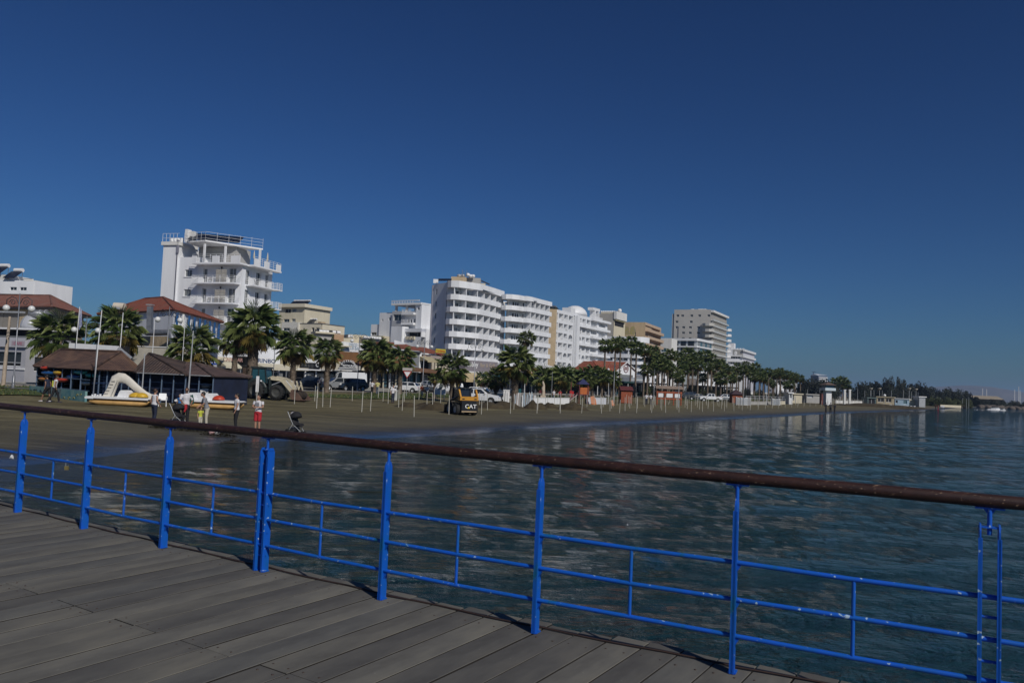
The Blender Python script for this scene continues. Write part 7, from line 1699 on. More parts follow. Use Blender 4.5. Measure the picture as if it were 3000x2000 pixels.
for x in (4.0, 4.35, 4.7):
    mb = MB(); mb.bar((x, -.5, .95), (x - .25, -.5, 1.75), .12, .09); mb.bar((x - .02, -.5, .95), (x + .22, -.5, 1.6), .10, .08) if x < 4.6 else None; mb.build('grapple_prong', CRM, TR)
mb = MB(); mb.bar((0, 0, .9), (-1.3, 0, .75), .2); mb.bar((-1.3, 0, .7), (-2.1, 0, 1.5), .2); mb.bar((-2.1, 0, 1.5), (-2.45, 0, 2.1), .16); mb.build('rear_arm', mat('dark_maroon_steel', (.035, .018, .022), .6), TR)
mb = MB(); mb.prismy([(-2.7, 1.95), (-2.15, 2.0), (-2.2, 1.6), (-2.55, 1.5)], -.25, .25); mb.build('rear_bucket', BLACK, TR)

# skid loader --------------------------------------------------------
SK = thing('skid_loader', 'small yellow and black skid loader seen from behind, white letters on its door', 'skid loader', at(1352, 60.5), R(118)); CY = mat('machine_yellow', (.55, .26, .03), .4, .15, 2); KB = mat('machine_black', (.012, .012, .014), .4, .2, 2)
for x in (-.62, .55):
    for y in (-.72, .72): wheel(SK, x, y, .45, .30)
mb = MB(); mb.prismy([(-1.05, .28), (1.05, .28), (1.1, .95), (-.95, 1.0), (-1.12, .95)], -.55, .55); mb.build('frame', KB, SK)
mb = MB(); mb.box(-1.30, -1.06, -.60, .60, .34, 1.12); mb.build('engine_door', KB, SK); T = Matrix.Translation((-1.315, .34, .55)) @ Matrix.Rotation(-HP, 4, 'Z'); text_obj('CAT', PAINTW, SK, T, .42, ext=.004, sx=1.15)
mb = MB(); mb.add([(-1.322, .15, .53), (-1.322, -.09, .53), (-1.322, .03, .70)], [(0, 1, 2)]); mb.build('yellow_triangle', mat('bright_yellow', (.70, .50, .03), .4), SK)
mb = MB(); mb.prismx([(-.78, 1.13), (.78, 1.13), (.74, 1.42), (-.74, 1.42)], -1.32, -.85); mb.build('rear_hood', CY, SK)
for y in (-.5, .5): mb = MB(); mb.box(-1.335, -1.321, y - .1, y + .1, 1.2, 1.28); mb.build('tail_light', BLACK, SK); mb = MB(); mb.prismy([(-1.3, 1.42), (-1.05, 1.42), (-.75, 1.95), (-.95, 1.95)], y * 1.4 - .06, y * 1.4 + .06); mb.build('arm_tower', CY, SK)
mb = MB(); mb.box(-1.36, -1.30, -.62, .62, .26, .34); mb.build('rear_bumper', mat('pale_worn_yellow', (.45, .33, .2), .6), SK)
mb = MB(); mb.prismy([(-.55, 1.0), (.85, 1.0), (.72, 1.98), (-.45, 1.98)], -.42, .42); mb.build('cab_glass', mat('dark_cab_glass', (.015, .02, .03), .2), SK)
for x0, x1 in ((-.58, -.48), (.88, .75)):
    for y in (-.45, .45): mb = MB(); mb.bar((x0, y, 1.0), (x1, y, 2.0), .08); mb.build('cab_pillar', KB, SK)
mb = MB(); mb.box(-.6, .85, -.5, .5, 2.0, 2.08); mb.build('cab_roof', KB, SK); mb = MB(); mb.ell((-.2, .2, 2.14), (.16, .14, .10), 8, 6); mb.build('roof_lamp', PAINTW, SK); mb = MB(); mb.bar((.3, -.1, 2.08), (.45, -.1, 2.35), .14, .14); mb.build('roof_horn', PAINTW, SK)
for y in (-.72, .72): mb = MB(); mb.tube([(-1.05, y, 1.5), (-.2, y, 1.25), (.9, y, .95), (1.35, y, .45)], .08, 6); mb.build('lift_arm', KB, SK)
mb = MB(); mb.prismy([(1.25, .75), (1.25, .1), (2.0, .05), (1.4, .18), (1.33, .75)], -.9, .9); mb.build('bucket', KB, SK)

# ================================================================== posts, lamps, poles
POLE = mat('pole_white', (.56, .54, .47), .5, .1, 2)
pmesh = MB(); pmesh.cyl((0, 0, -.1), (0, 0, 1.46), .026, 8); pmesh = pmesh.mesh('umbrella_pole', POLE)
first = [(967, 62), (1085, 59.5), (1213, 54.5), (1315, 59.5), (1410, 63), (1495, 66.5), (1573, 69.3), (1641, 72.5), (1704, 75), (1762, 77), (1815, 80), (1865, 82.5), (1909, 85.5), (1950, 88.5), (1989, 91.5), (2025, 95), (2058, 99), (2090, 102), (2122, 106), (2150, 110), (2174, 114), (2198, 119), (2221, 124), (2242, 129), (2262, 134.5), (2281, 140), (2300, 146), (2319, 152), (2337, 158), (2355, 165), (2373, 172), (2390, 179), (2406, 187)]
rnd = random.Random(77); rowname = ['front row nearest the water', 'second row from the water', 'third row from the water', 'fourth row from the water', 'fifth row from the water', 'back row by the promenade']
front = [at(px, Y) for px, Y in first]; base_ud = [ud(p.x, p.y) for p in front]
rows = [[p for p in front[1:]]]
for r in range(1, 6):
    row = []
    for i, (u, d) in enumerate(base_ud):
        if r >= 2 and i < 4 and (i + r) % 2: continue
        if r >= 3 and i < 8 and rnd.random() < .45: continue
        X, Y = xy(u + rnd.uniform(-.5, .5), d + 4.7 * r * (0.72 if i > 10 else 1) + rnd.uniform(-.4, .4)); row.append(Vector((X, Y, gz(X, Y))))
    if r == 1: row.append(front[0])
    rows.append(row)
def colpx(p): v = p - CPOS; return 1500 + FPX * v.dot(RT) / v.dot(FW)
for r, row in enumerate(rows):
    row.sort(key=colpx)
    for i, p in enumerate(row):
        o = place('umbrella_pole', pmesh, None, p); o.rotation_euler = (rnd.uniform(-.035, .035), rnd.uniform(-.035, .035), 0); o.scale = (1, 1, rnd.uniform(.93, 1.05))
        tag(o, 'thin white pole, %s in the %s' % (ordn(i), rowname[r]), 'pole', 'white umbrella poles standing in the sand')
rr = random.Random(4)
for i in range(64):      # the closely set poles of the far beach
    px = 2425 + i * 4.3; Y = 205 + (px - 2425) * .62 + rr.uniform(-8, 22); p = at(px + rr.uniform(-1, 1), Y)
    o = place('umbrella_pole', pmesh, None, p, None, (1.6, 1.6, 1.15)); tag(o, 'far white pole, %s beyond the lifeguard tower' % ordn(i) if i < 77 else 'x', 'pole', 'far white poles beyond the lifeguard tower')

def lamp(label, px, Y, top, gl=.26, arm=1.0, drop=1.0, group='ornate twin globe street lamps', m=GREY):
    p = at(px, Y); h = zat(px, top, Y) - p.z; o = thing('street_lamp', label, 'street lamp', p, 0, group)
    mb = MB(); mb.tube([(0, 0, 0), (0, 0, 1.0), (0, 0, 1.02), (0, 0, h - .6), (0, 0, h)], [.12, .10, .06, .045, .02], 10); mb.build('lamp_pole', m, o)
    for s in (-1, 1):
        mb = MB(); z0 = h - drop - .9 + .9
        mb.tube([(s * .05, 0, h - .85), (s * .25, 0, h - .42), (s * .6, 0, h - .28), (s * arm, 0, h - .55), (s * arm, 0, h - .95)], .03, 6)
        mb.tube([(s * (.52 + .26 * (1 - k / 14) * cos(k * .8)), 0, h - .75 + .26 * (1 - k / 14) * sin(k * .8)) for k in range(11)], .028, 5); mb.build('scroll_arm', DGREY, o)
        mb = MB(); mb.ell((s * arm, 0, h - .95 - gl), (gl, gl, gl), 14, 10); mb.build('lamp_globe', mat('milk_glass', (.70, .70, .68), .3, .03, 1), o)
    return o
lamp('ornate twin globe lamp at far left before the kiosk', 38, 62, 858); lamp('ornate twin globe lamp in front of the white taverna wall', 481, 70, 897, .25); lamp('ornate twin globe lamp right of the white van', 1046, 103, 972, .24); lamp('ornate twin globe lamp in front of the yellow awning bistro', 1237, 110, 990, .24); lamp('ornate lamp in front of the lilac podium', 1387, 108, 1000, .2); lamp('ornate twin globe lamp left of the tall white hotel palms', 741 - 160, 74, 955, .24); lamp('ornate lamp between the two hip roofed houses', 240, 66, 925, .24)
lamp('plain twin lamp behind the gable house palms', 1797, 130, 1062, .2); lamp('plain twin lamp among the middle avenue palms', 1915, 150, 1080, .2)
def mast(label, px, Y, top, r=.035, m=None, lean=0.0, foot=None, flag=None, name='flagpole', cat='pole', group=None):
    p = at(px, Y); h = zat(px, top, Y) - p.z; o = thing(name, label, cat, p, 0, group); mb = MB(); mb.cyl((0, 0, 0), (lean * h, 0, h), r, 8, r * .6); mb.build('pole_shaft', m or PAINTW, o)
    if flag:
        mb = MB(); mb.add([(lean * h, 0, h - .1), (lean * h + .18, .02, h - .2), (lean * h + .30, -.03, h - 1.5), (lean * h + .05, .02, h - 1.9)], [(0, 1, 2, 3)]); f = mb.build('flag', flag, o); md = f.modifiers.new('t', 'SOLIDIFY'); md.thickness = .01
    return o
FLB = mat('blue_white_flag', (.10, .13, .32), .8, .3, 6, col2=(.45, .46, .52)); WOOD = mat('bare_wood_pole', (.42, .34, .26), .8, .25, 3)
mast('thick beige wooden post in front of the kiosk', 9, 65, 926, .17, WOOD, .022, name='wooden_post', cat='post')
mast('flagpole with limp blue and white flag above the hut roof', 211, 63, 898, .045, flag=FLB, lean=.02); mast('leaning white flagpole crossing the brown hut roof', 270, 52, 907, .045, lean=.035); mast('white pole in front of the cylindrical water heater', 341, 63.5, 915, .05, lean=.015)
mast('thin grey pole in front of the hut corner', 272, 51.8, 1008, .04, GREY); mast('short white pole before the grey flue', 438, 60, 932, .035); mast('grey pole in front of the pyramid roofed hut', 413, 53, 1035, .055, LGREY, .01); mast('long pale pole with a lamp head rising right of the pyramid hut', 548, 52, 968, .06, LGREY, .02); mast('thin pale pole left of the long lamp pole', 527, 60, 925, .03); mast('thin pole beside the blue street sign', 632, 88, 1000, .035, GREY)
mast('white sign pole between the two palm trunks', 700, 70, 1082, .05, LGREY); mast('grey pole behind the tractor cab', 798, 85, 985, .05, GREY); mast('thin pole right of the bust', 1615, 105, 1088, .035, LGREY); mast('leaning white shower post left of the red hut', 1781, 112, 1122, .04, PAINTW); mast('grey pole in front of the notice boards', 1987, 112, 1122, .06, LGREY); mast('thin white pole right of the second red hut', 2178, 150, 1117, .05, LGREY); mast('white lamp pole beside the low railing', 2245, 165, 1130, .05, PAINTW)
mast('thin pole beside the drum shaped bin', 1160, 84, 1130, .035)
for i, (px, Y, top) in enumerate(((2365, 260, 1140), (2390, 255, 1148), (2401, 255, 1138), (2512, 300, 1137), (2533, 300, 1143), (2550, 310, 1138), (2560, 315, 1142), (2584, 300, 1143), (2611, 305, 1143), (2646, 300, 1142), (2670, 310, 1146), (2689, 300, 1148), (2745, 330, 1160), (2755, 330, 1164), (2820, 330, 1165), (2831, 330, 1167), (2838, 330, 1162))):
    mast('thin grey mast, %s along the far beach' % ordn(i), px, Y, top, .09, LGREY, group='thin masts of the far beach')
for i, (px, top) in enumerate(((2551, 1136), (2576, 1136), (2663, 1136), (2683, 1138))):
    p = at(px, 300); h = zat(px, top, 300) - p.z; o = thing('floodlight_mast', 'cup headed floodlight mast, %s of four by the pavilions' % ORD[i], 'light mast', p, 0, 'floodlight masts'); mb = MB(); mb.cyl((0, 0, 0), (0, 0, h - .8), .13, 8, .08); mb.build('pole_shaft', LGREY, o); mb = MB(); mb.lathe([(.1, h - .9), (.5, h - .5), (.75, h), (.1, h - .1)], n=8); mb.build('lamp_cup', mat('beige_lamp_cup', (.30, .27, .22), .6), o)

# ================================================================== promenade furniture
def kit(name, label, cat, p, rz=0.0, group=None): return thing(name, label, cat, p, rz, group)
pg = kit('slide_tower', 'playground tower with blue roof, orange panels and a pink white slide', 'playground slide', at(1695, 108), R(8)); MR = mat('maroon_paint2', (.13, .02, .02), .5)
for x in (-.1, 1.1):
    for y in (-.6, .6): mb = MB(); mb.bar((x, y, 0), (x, y, 2.9), .10); mb.build('post', MR, pg)
mb = MB(); mb.box(-.2, 1.2, -.7, .7, 1.15, 1.25); mb.build('platform', MR, pg); mb = MB(); mb.add([(-.3, -.8, 2.65), (1.3, -.8, 2.65), (1.3, .8, 2.65), (-.3, .8, 2.65), (.5, 0, 3.45)], [(0, 1, 4), (1, 2, 4), (2, 3, 4), (3, 0, 4), (3, 2, 1, 0)]); mb.build('roof', mat('dark_blue_roof', (.02, .025, .09), .6), pg)
mb = MB(); mb.box(.0, 1.0, -.72, -.66, 1.3, 2.2); mb.build('orange_panel', ORANGE, pg); mb = MB(); mb.box(1.2, 1.26, -.6, .6, 1.3, 2.3); mb.build('orange_panel', ORANGE, pg)
mb = MB(); mb.add([(-.15, -.35, 1.28), (-.15, .3, 1.28), (-1.25, .2, .38), (-1.25, -.45, .38), (-1.75, -.5, .22), (-1.75, .15, .22)], [(0, 3, 2, 1), (3, 4, 5, 2)]); o = mb.build('slide_chute', mat('pinkish_white_slide', (.70, .55, .56), .35, .05, 1), pg); md = o.modifiers.new('t', 'SOLIDIFY'); md.thickness = .08
for y in (-.45, .35): mb = MB(); mb.tube([(-.15, y, 1.45), (-1.3, y - .08, .52), (-1.8, y - .1, .34)], .05, 6); mb.build('slide_side', MR, pg)
mb = MB()
for k in range(6): mb.tube([(-2.4 + .2 * k, .3, 0), (-1.6 + .12 * k, .35, 1.3)], .025, 5); mb.tube([(-2.4 + .15 * k, .3, .22 * k), (-1.35, .3, .22 * k + .1)], .02, 5)
mb.build('climbing_net', mat('net_rope', (.30, .30, .28), .9), pg); mb = MB(); mb.box(-1.2, -.6, .4, .5, 1.2, 1.7); mb.box(-1.3, -.3, .5, .6, .9, 1.1); mb.build('bridge_panel', REDP, pg); mb = MB(); mb.bar((-1.0, .6, 0), (-1.0, .6, 2.9), .1); mb.build('post', MR, pg)
for (lab, px, Y, w, h) in (('leaning orange play panel right of the slide tower', 1739, 107, .65, 1.15), ('small upright orange panel left of the red hut', 1795, 106, .32, .75)): o = kit('orange_play_panel', lab, 'play panel', at(px, Y), R(10)); mb = MB(); mb.add([(-w / 2, 0, 0), (w / 2 + .1, 0, 0), (w / 2, .1, h * .6), (w * .1, .15, h), (-w * .7, .15, h * .9)], [(0, 1, 2, 3, 4)]); b = mb.build('panel', mat('salmon_orange', (.52, .20, .09), .5), o); md = b.modifiers.new('t', 'SOLIDIFY'); md.thickness = .08; mb = MB(); mb.box(-w / 2, w / 2, -.1, .25, -.05, .08); mb.build('foot', ORANGE, o)
def redhut(label, px, Y, w, d, h, roofm, hip=False):
    o = kit('beach_hut', label, 'hut', at(px, Y), R(4)); nb = int(h / .16)
    for i in range(nb):
        z = .05 + i * .16; mb = MB(); mb.box(-w / 2, w / 2, -.03, .0, z, z + .15); mb.build('board', WOODO, o); mb = MB(); mb.box(w / 2, w / 2 + .03, 0, d, z, z + .15); mb.build('board', WOODO, o)
    mb = MB(); mb.box(-w / 2 + .02, w / 2 - .02, .03, d, 0, h); mb.build('inner_box', mat('hut_core', (.16, .04, .02), .8), o)
    mb = MB()
    if hip: mb.add([(-w * .65, -.4, h), (w * .65, -.4, h), (w * .65, d + .4, h), (-w * .65, d + .4, h), (0, d / 2, h + 1.1)], [(0, 1, 4), (1, 2, 4), (2, 3, 4), (3, 0, 4), (3, 2, 1, 0)])
    else: mb.add([(-w / 2 - .15, -.3, h), (w / 2 + .15, -.3, h), (w / 2 + .15, d / 2, h + .62), (-w / 2 - .15, d / 2, h + .62), (w / 2 + .15, d + .3, h), (-w / 2 - .15, d + .3, h)], [(0, 1, 2, 3), (3, 2, 4, 5), (0, 5, 4, 1), (0, 3, 5), (1, 4, 2)])
    mb.build('roof', roofm, o)
redhut('red brown wooden beach hut with maroon roof behind the poles', 1835, 122, 1.75, 1.6, 2.0, mat('maroon_roof', (.11, .025, .025), .7, .2, 2)); redhut('smaller red wooden hut with dark pointed roof far along the beach', 2160, 172, 2.2, 2, 1.9, mat('dark_plum_roof', (.05, .025, .03), .7), True)
nb_ = kit('notice_boards', 'red framed notice boards with white posters among palms', 'notice board', at(1960, 124), R(5))
for x in (-1.95, -.7, .7, 1.9): mb = MB(); mb.bar((x, 0, 0), (x, 0, 2.6), .16); mb.build('post', WOODO, nb_)
mb = MB(); mb.box(-2.1, 2.05, -.1, .1, 1.85, 2.1); mb.box(-2.1, 2.05, -.1, .1, .85, 1.1); mb.build('frame_beam', WOODO, nb_); mb = MB(); mb.add([(-2.3, -.5, 2.55), (2.2, -.5, 2.55), (2.1, .3, 3.0), (-2.2, .3, 3.0)], [(0, 1, 2, 3)]); b = mb.build('roof', mat('pale_brown_roof', (.24, .18, .14), .8, .2, 2), nb_); md = b.modifiers.new('t', 'SOLIDIFY'); md.thickness = .06
for a, b in ((-1.8, -1.0), (-.5, .5), (.85, 1.65)): mb = MB(); mb.box(a, b, -.14, -.11, 1.2, 1.8); mb.build('poster', PAINTW, nb_)
pk = kit('picket_screen', 'uneven white and pale blue upright boards beside the thick palm', 'board fence', at(1538, 84), R(2)); rr = random.Random(8)
for i in range(20):
    x = -1.15 + i * .12; h = rr.uniform(1.2, 1.75); mb = MB(); mb.obox((x, rr.uniform(-.12, .12), h / 2), (.085, .03, h), Matrix.Rotation(rr.uniform(-.05, .05), 3, 'Y')); mb.build('board', rr.choice([PAINTW, mat('pale_blue_board', (.40, .48, .55), .6), LGREY, mat('pinkish_board', (.45, .40, .38), .7)]), pk)
for z in (.4, 1.0): mb = MB(); mb.box(-1.2, 1.25, .14, .18, z, z + .06); mb.build('cross_rail', LGREY, pk)
def lowwall(label, pxa, pxb, Ya, Yb, h, m=PAINTW, t=.3):
    a, b = at(pxa, Ya), at(pxb, Yb); o = kit('low_wall', label, 'wall', a); L_ = (b - a).length; n = max(1, int(L_ / 2.5)); o.rotation_euler = (0, 0, atan2(b.y - a.y, b.x - a.x))
    for i in range(n): mb = MB(); mb.box(L_ * i / n + .01, L_ * (i + 1) / n - .01, 0, t, -.2, h); mb.build('wall_section', m, o)
    mb = MB(); mb.box(0, L_, -.04, t + .04, h + .002, h + .07); mb.build('coping', m, o)
lowwall('low white wall right of the pale pickets', 1556, 1668, 96, 103, .72); lowwall('low white wall section right of the slide tower', 1722, 1776, 108, 111, .85, mat('lilac_white_wall', (.55, .56, .60), .8, .1, 1)); lowwall('low grey wall below the far railing', 2195, 2262, 160, 175, .6, GREYW); lowwall('long low pale wall right of the far palms', 2262, 2300, 176, 186, .75, CREAM); lowwall('long low white wall beyond the lifeguard tower', 2449, 2560, 262, 290, .9, WHITE2); lowwall('low pale wall at the far red walkers', 2755, 2816, 318, 322, .8, CREAM)
bx = kit('utility_cabinet', 'tall white utility cabinet left of the thick trunked palm', 'cabinet', at(1483, 97)); mb = MB(); mb.box(-.38, .38, -.25, .25, 0, 1.45); mb.build('cabinet_body', PAINTW, bx); mb = MB(); mb.box(-.42, .42, -.29, .29, 1.453, 1.56); mb.build('cabinet_lid', PAINTW, bx)
st = kit('stone_statue', 'slender pale stone statue on a plinth behind the low white wall', 'statue', at(1590, 108)); mb = MB(); mb.box(-.35, .35, -.3, .3, 0, .9); mb.build('plinth', mat('statue_stone', (.52, .43, .33), .9, .2, 3), st); mb = MB(); mb.tube([(0, 0, .9), (.05, 0, 1.4), (-.02, 0, 1.9), (.08, 0, 2.25), (-.02, 0, 2.5), (-.1, 0, 2.85)], [.24, .22, .26, .15, .17, .05], 10); mb.build('figure', mat('statue_stone', (.52, .43, .33)), st)
tri = kit('warning_sign', 'white triangular road sign with red border on a post', 'road sign', at(1190, 96)); mb = MB(); mb.cyl((0, .05, 0), (0, .05, 3.2), .035, 8); mb.build('post', LGREY, tri); mb = MB(); mb.prismy([(0, 2.2), (.55, 3.1), (-.55, 3.1)], -.02, .02); mb.build('sign_border', REDP, tri); mb = MB(); mb.prismy([(0, 2.36), (.40, 3.0), (-.40, 3.0)], -.03, -.021); mb.build('sign_face', PAINTW, tri); mb = MB(); mb.box(-.6, .6, 0.0, .04, 3.15, 3.5); mb.build('plate', mat('pinkish_board', (.45, .40, .38)), tri)
lg = kit('logo_board', 'white box board with a round dark emblem beside the small palm', 'sign board', at(1288, 93), R(-6))
for x in (-.5, .5): mb = MB(); mb.bar((x, .1, 0), (x, .1, .7), .08); mb.build('leg', GREY, lg)
mb = MB(); mb.prismy([(-.75, .65), (.65, .65), (.65, 2.0), (-.35, 2.0), (-.75, 1.2)], 0, .35); mb.build('board_body', PAINTW, lg); mb = MB(); mb.prismy([(.1 + .24 * cos(t), 1.65 + .24 * sin(t)) for t in [2 * pi * k / 14 for k in range(14)]], -.02, -.003); mb.build('emblem', mat('emblem_grey', (.12, .14, .14), .6), lg); text_obj('CAFE', LETK, lg, Tm(-.3, -.01, 1.25), .22)
bn = kit('drum_bin', 'pale cylindrical bin behind the man in dark trousers', 'bin', at(1155, 86)); mb = MB(); mb.lathe([(.30, 0), (.34, .1), (.34, 1.0), (.36, 1.02), (.30, 1.1), (0, 1.12)], n=14); mb.build('bin_body', mat('bin_white', (.5, .5, .47), .6), bn); mb = MB(); mb.box(-.12, .12, -.36, -.33, .75, .9); mb.build('bin_slot', BLACK, bn)
og = kit('orange_planter', 'rusty orange round planter under the small palm', 'planter', at(1454, 91)); mb = MB(); mb.lathe([(.28, 0), (.38, .3), (.42, .7), (.34, .85), (.30, .86), (0, .8)], n=12); mb.build('planter_pot', mat('rust_orange_pot', (.26, .09, .03), .8, .3, 3), og)
wt = kit('tilted_board', 'tall blank white sign board between palms and tractor', 'sign board', at(751, 69.5)); mb = MB(); mb.box(-.12, .14, 0, .05, .7, 2.1); mb.build('board', PAINTW, wt); mb = MB(); mb.bar((0, .08, 0), (0, .08, 1.9), .06); mb.build('post', LGREY, wt)
# striped stacks of sunbeds
def bedstack(label, pxa, pxb, Y, h, seed):
    a, b = at(pxa, Y), at(pxb, Y + 2); rr = random.Random(seed); n = max(3, int((b - a).length / .28))
    for i in range(n):
        p = a.lerp(b, (i + .5) / n); o = thing('sunbed', 'upright sunbed, %s in the %s' % (ordn(i), label), 'sunbed', p, rr.uniform(-.05, .05), label); hh = h * rr.uniform(.9, 1.05)
        mb = MB(); mb.box(-.09, .09, 0, .62, 0, hh); mb.build('bed_frame', rr.choice([PAINTW, PAINTW, LGREY, mat('pinkish_board', (.45, .40, .38))]), o); mb = MB(); mb.box(-.05, .05, -.03, -.003, .1, hh - .1); mb.build('bed_mesh', mat('bed_mesh_grey', (.30, .33, .36), .8), o)
bedstack('white stack by the small red hut', 2156, 2200, 150, 1.5, 1); bedstack('white stack beyond the low railing', 2262, 2286, 170, 1.4, 2)
def lounger(label, p, rz, group):
    o = thing('sun_lounger', label, 'sun lounger', p, rz, group); mb = MB(); mb.box(-.9, .5, -.3, .3, .25, .33); mb.add([(.5, -.3, .33), (.5, .3, .33), (1.0, .3, .75), (1.0, -.3, .75), (.5, -.3, .25), (.5, .3, .25), (1.03, .3, .68), (1.03, -.3, .68)], [(0, 1, 2, 3), (7, 6, 5, 4), (0, 4, 5, 1), (1, 5, 6, 2), (2, 6, 7, 3), (3, 7, 4, 0)]); mb.build('bed', PAINTW, o)
    for x in (-.7, .35): mb = MB(); mb.box(x, x + .08, -.28, .28, 0, .25); mb.build('leg', PAINTW, o)
rr = random.Random(9); k = 0
for i, px in enumerate(list(range(2545, 2606, 6)) + list(range(2638, 2686, 5))):
    lounger('jumbled white lounger, %s on the far beach below the pavilions' % ordn(i), at(px, 228 + rr.uniform(-8, 8)), rr.random() * 6, 'jumbled loungers on the far beach')
for i, px in enumerate((2757, 2762, 2848, 2855, 2868, 2874)): lounger('far white lounger, %s right of the red walkers' % ordn(i), at(px, 285 + rr.uniform(-6, 6)), rr.random() * 6, 'loungers at the end of the beach')
for (lab, px, Y, L_, rz) in (('white upturned boat at the right end of the beach, upper one', 2921, 330, 7, 10), ('white upturned boat lying below the upper one', 2912, 310, 6, -15), ('small white boat near the right hand shoreline', 2938, 300, 4.5, 30)):
    o = thing('small_boat', lab, 'boat', at(px, Y), R(rz), 'boats pulled up at the harbour end'); mb = MB(); mb.tube([(-L_ / 2, 0, .5), (-L_ * .3, 0, .6), (0, 0, .65), (L_ * .3, 0, .7), (L_ / 2, 0, .8)], [.3, .8, .95, .7, .05], 12, sy=.65); mb.build('hull', PAINTW, o); mb = MB(); mb.box(-L_ * .2, L_ * .1, -.5, .5, 1.1, 1.7); mb.build('cabin', LGREY, o)
# low railing
lr = kit('promenade_railing', 'pale two bar railing above the low grey wall', 'railing', at(2200, 172)); a, b = at(2185, 168), at(2330, 205)
for z in (1.2, 1.7): mb = MB(off=lr.location); mb.bar((a.x, a.y, a.z + z), (b.x, b.y, b.z + z), .09); mb.build('rail_bar', LGREY, lr)
for i in range(14): p = a.lerp(b, i / 13); mb = MB(off=lr.location); mb.bar((p.x, p.y, p.z), (p.x, p.y, p.z + 1.75), .09); mb.build('post', LGREY, lr)
# lifeguard tower and far pavilions
LG = kit('lifeguard_tower', 'white lifeguard tower with blue cabin and brown pyramid roof', 'lifeguard tower', at(2428, 205), R(5)); z = lambda py: zat(2428, py, 205) - LG.location.z; s = 205 / 2300
mb = MB(); mb.box(-8.2 * s, 8.2 * s, 0, 1.6, 0, z(1144)); mb.build('shaft', PAINTW, LG); mb = MB(); mb.box(-16 * s, 16 * s, -.8, 2.4, z(1143.9), z(1136)); mb.build('balcony', mat('pale_blue_white2', (.58, .66, .70), .6), LG)
mb = MB(); mb.box(-12 * s, 13 * s, -.3, 1.9, z(1136) + .003, z(1127)); mb.build('cabin', mat('cabin_blue', (.04, .10, .15), .4, .3, 1), LG); mb = MB(); mb.add([(-17 * s, -1, z(1127.5)), (17 * s, -1, z(1127.5)), (17 * s, 2.6, z(1127.5)), (-17 * s, 2.6, z(1127.5)), (0, .8, z(1119))], [(0, 1, 4), (1, 2, 4), (2, 3, 4), (3, 0, 4), (3, 2, 1, 0)]); mb.build('roof', mat('tower_roof_brown', (.14, .09, .07), .8), LG)
mb = MB(); mb.box(-9.5 * s, -8.3 * s, .2, 1.4, 0, z(1143)); mb.build('ladder_bay', mat('pale_blue_board', (.40, .48, .55)), LG)
rd = kit('red_door_shed', 'narrow red brown shed left of the lifeguard tower', 'shed', at(2411, 214)); mb = MB(); mb.box(-4.5 * s, 4.5 * s, 0, 1.5, 0, zat(2411, 1152, 214) - rd.location.z); mb.build('shed_wall', mat('shed_red', (.16, .05, .04), .7), rd); mb = MB(); mb.box(-5 * s, 5 * s, -.2, 1.7, zat(2411, 1152, 214) - rd.location.z + .003, zat(2411, 1150, 214) - rd.location.z); mb.build('roof', DGREY, rd)
def booth(name, label, pxa, pxb, top, Y, m, wins=(), roofm=None, dep=4, over=.3):
    X = Bld(name, label, 'pavilion' if 'pav' in name else 'booth', (pxa, Y), (pxb, Y), 3); zt = X.z(pxa, top, Y); X.wall(Tm(), X.W, 0, zt, [(X.W * w[0], w[2], X.W * (w[1] - w[0]), w[3], DARK if len(w) < 5 else w[4]) for w in wins], m, depth=.3); X.block('core', m, 0, X.W, .35, dep, 0, zt - .01); X.block('roof', roofm or m, -over, X.W + over, -over, dep, zt, zt + .3); return X
booth('cream_kiosk', 'low cream kiosk behind the far poles', 2303, 2350, 1154, 215, CREAM, [(.1, .5, .8, 1.4, CURTAIN)]); booth('white_booth', 'small tall white booth in front of the cream kiosk', 2312, 2322, 1152, 195, PAINTW, [(.2, .8, 1.5, 1.0, CURTAIN)]); booth('grey_kiosk', 'low grey kiosk with white sign between cream kiosk and tower', 2363, 2402, 1156, 235, GREYW, [(.05, .5, 1.6, .9, LGREY)])
booth('beige_pavilion', 'beige pavilion with two dark openings right of the palms', 2568, 2620, 1163, 262, mat('pavilion_beige', (.34, .29, .20), .9, .2, .5), [(.08, .42, 1.2, 1.2), (.54, .84, 1.2, 1.2)]); booth('blue_pavilion', 'pale blue pavilion with awnings right of the beige one', 2622, 2664, 1168, 272, mat('pavilion_blue', (.26, .36, .45), .7, .2, .5), [(.05, .2, 1, 1), (.6, .85, .8, 1.2, GLASSB)], LGREY); booth('beige_annex', 'low beige annex right of the pale blue pavilion', 2664, 2690, 1172, 275, CREAM, []); booth('grey_cube_booth', 'grey white cube booth with white roof at the end of the masts', 2693, 2711, 1163, 272, LGREY, [], PAINTW); booth('arched_canopy', 'green grey arched canopy left of the beige pavilion', 2542, 2566, 1166, 262, mat('canopy_grey_green', (.12, .17, .17), .6), [(.1, .9, .4, 1.8)])
gl = kit('globe_lamp', 'white globe above the beige pavilion', 'lamp', at(2591, 262)); h = zat(2591, 1158, 262) - gl.location.z; mb = MB(); mb.cyl((0, 0, 0), (0, 0, h - .5), .06, 6); mb.build('pole_shaft', LGREY, gl); mb = MB(); mb.ell((0, 0, h), (.45, .45, .45), 12, 8); mb.build('lamp_globe', PAINTW, gl)
for i, (px, top, w) in enumerate(((2475, 1143, 5), (2490, 1143, 5))): o = kit('white_pylon', ('left', 'right')[i] + ' of two white pylons beside the dark palm', 'pylon', at(px, 240)); h = zat(px, top, 240) - o.location.z; mb = MB(); mb.box(-w * .052, w * .052, 0, .6, 0, h); mb.build('pylon_shaft', WHITE2, o); mb = MB(); mb.box(-w * .07, w * .07, -.05, .65, h + .003, h + .25); mb.build('pylon_cap', PAINTW, o)
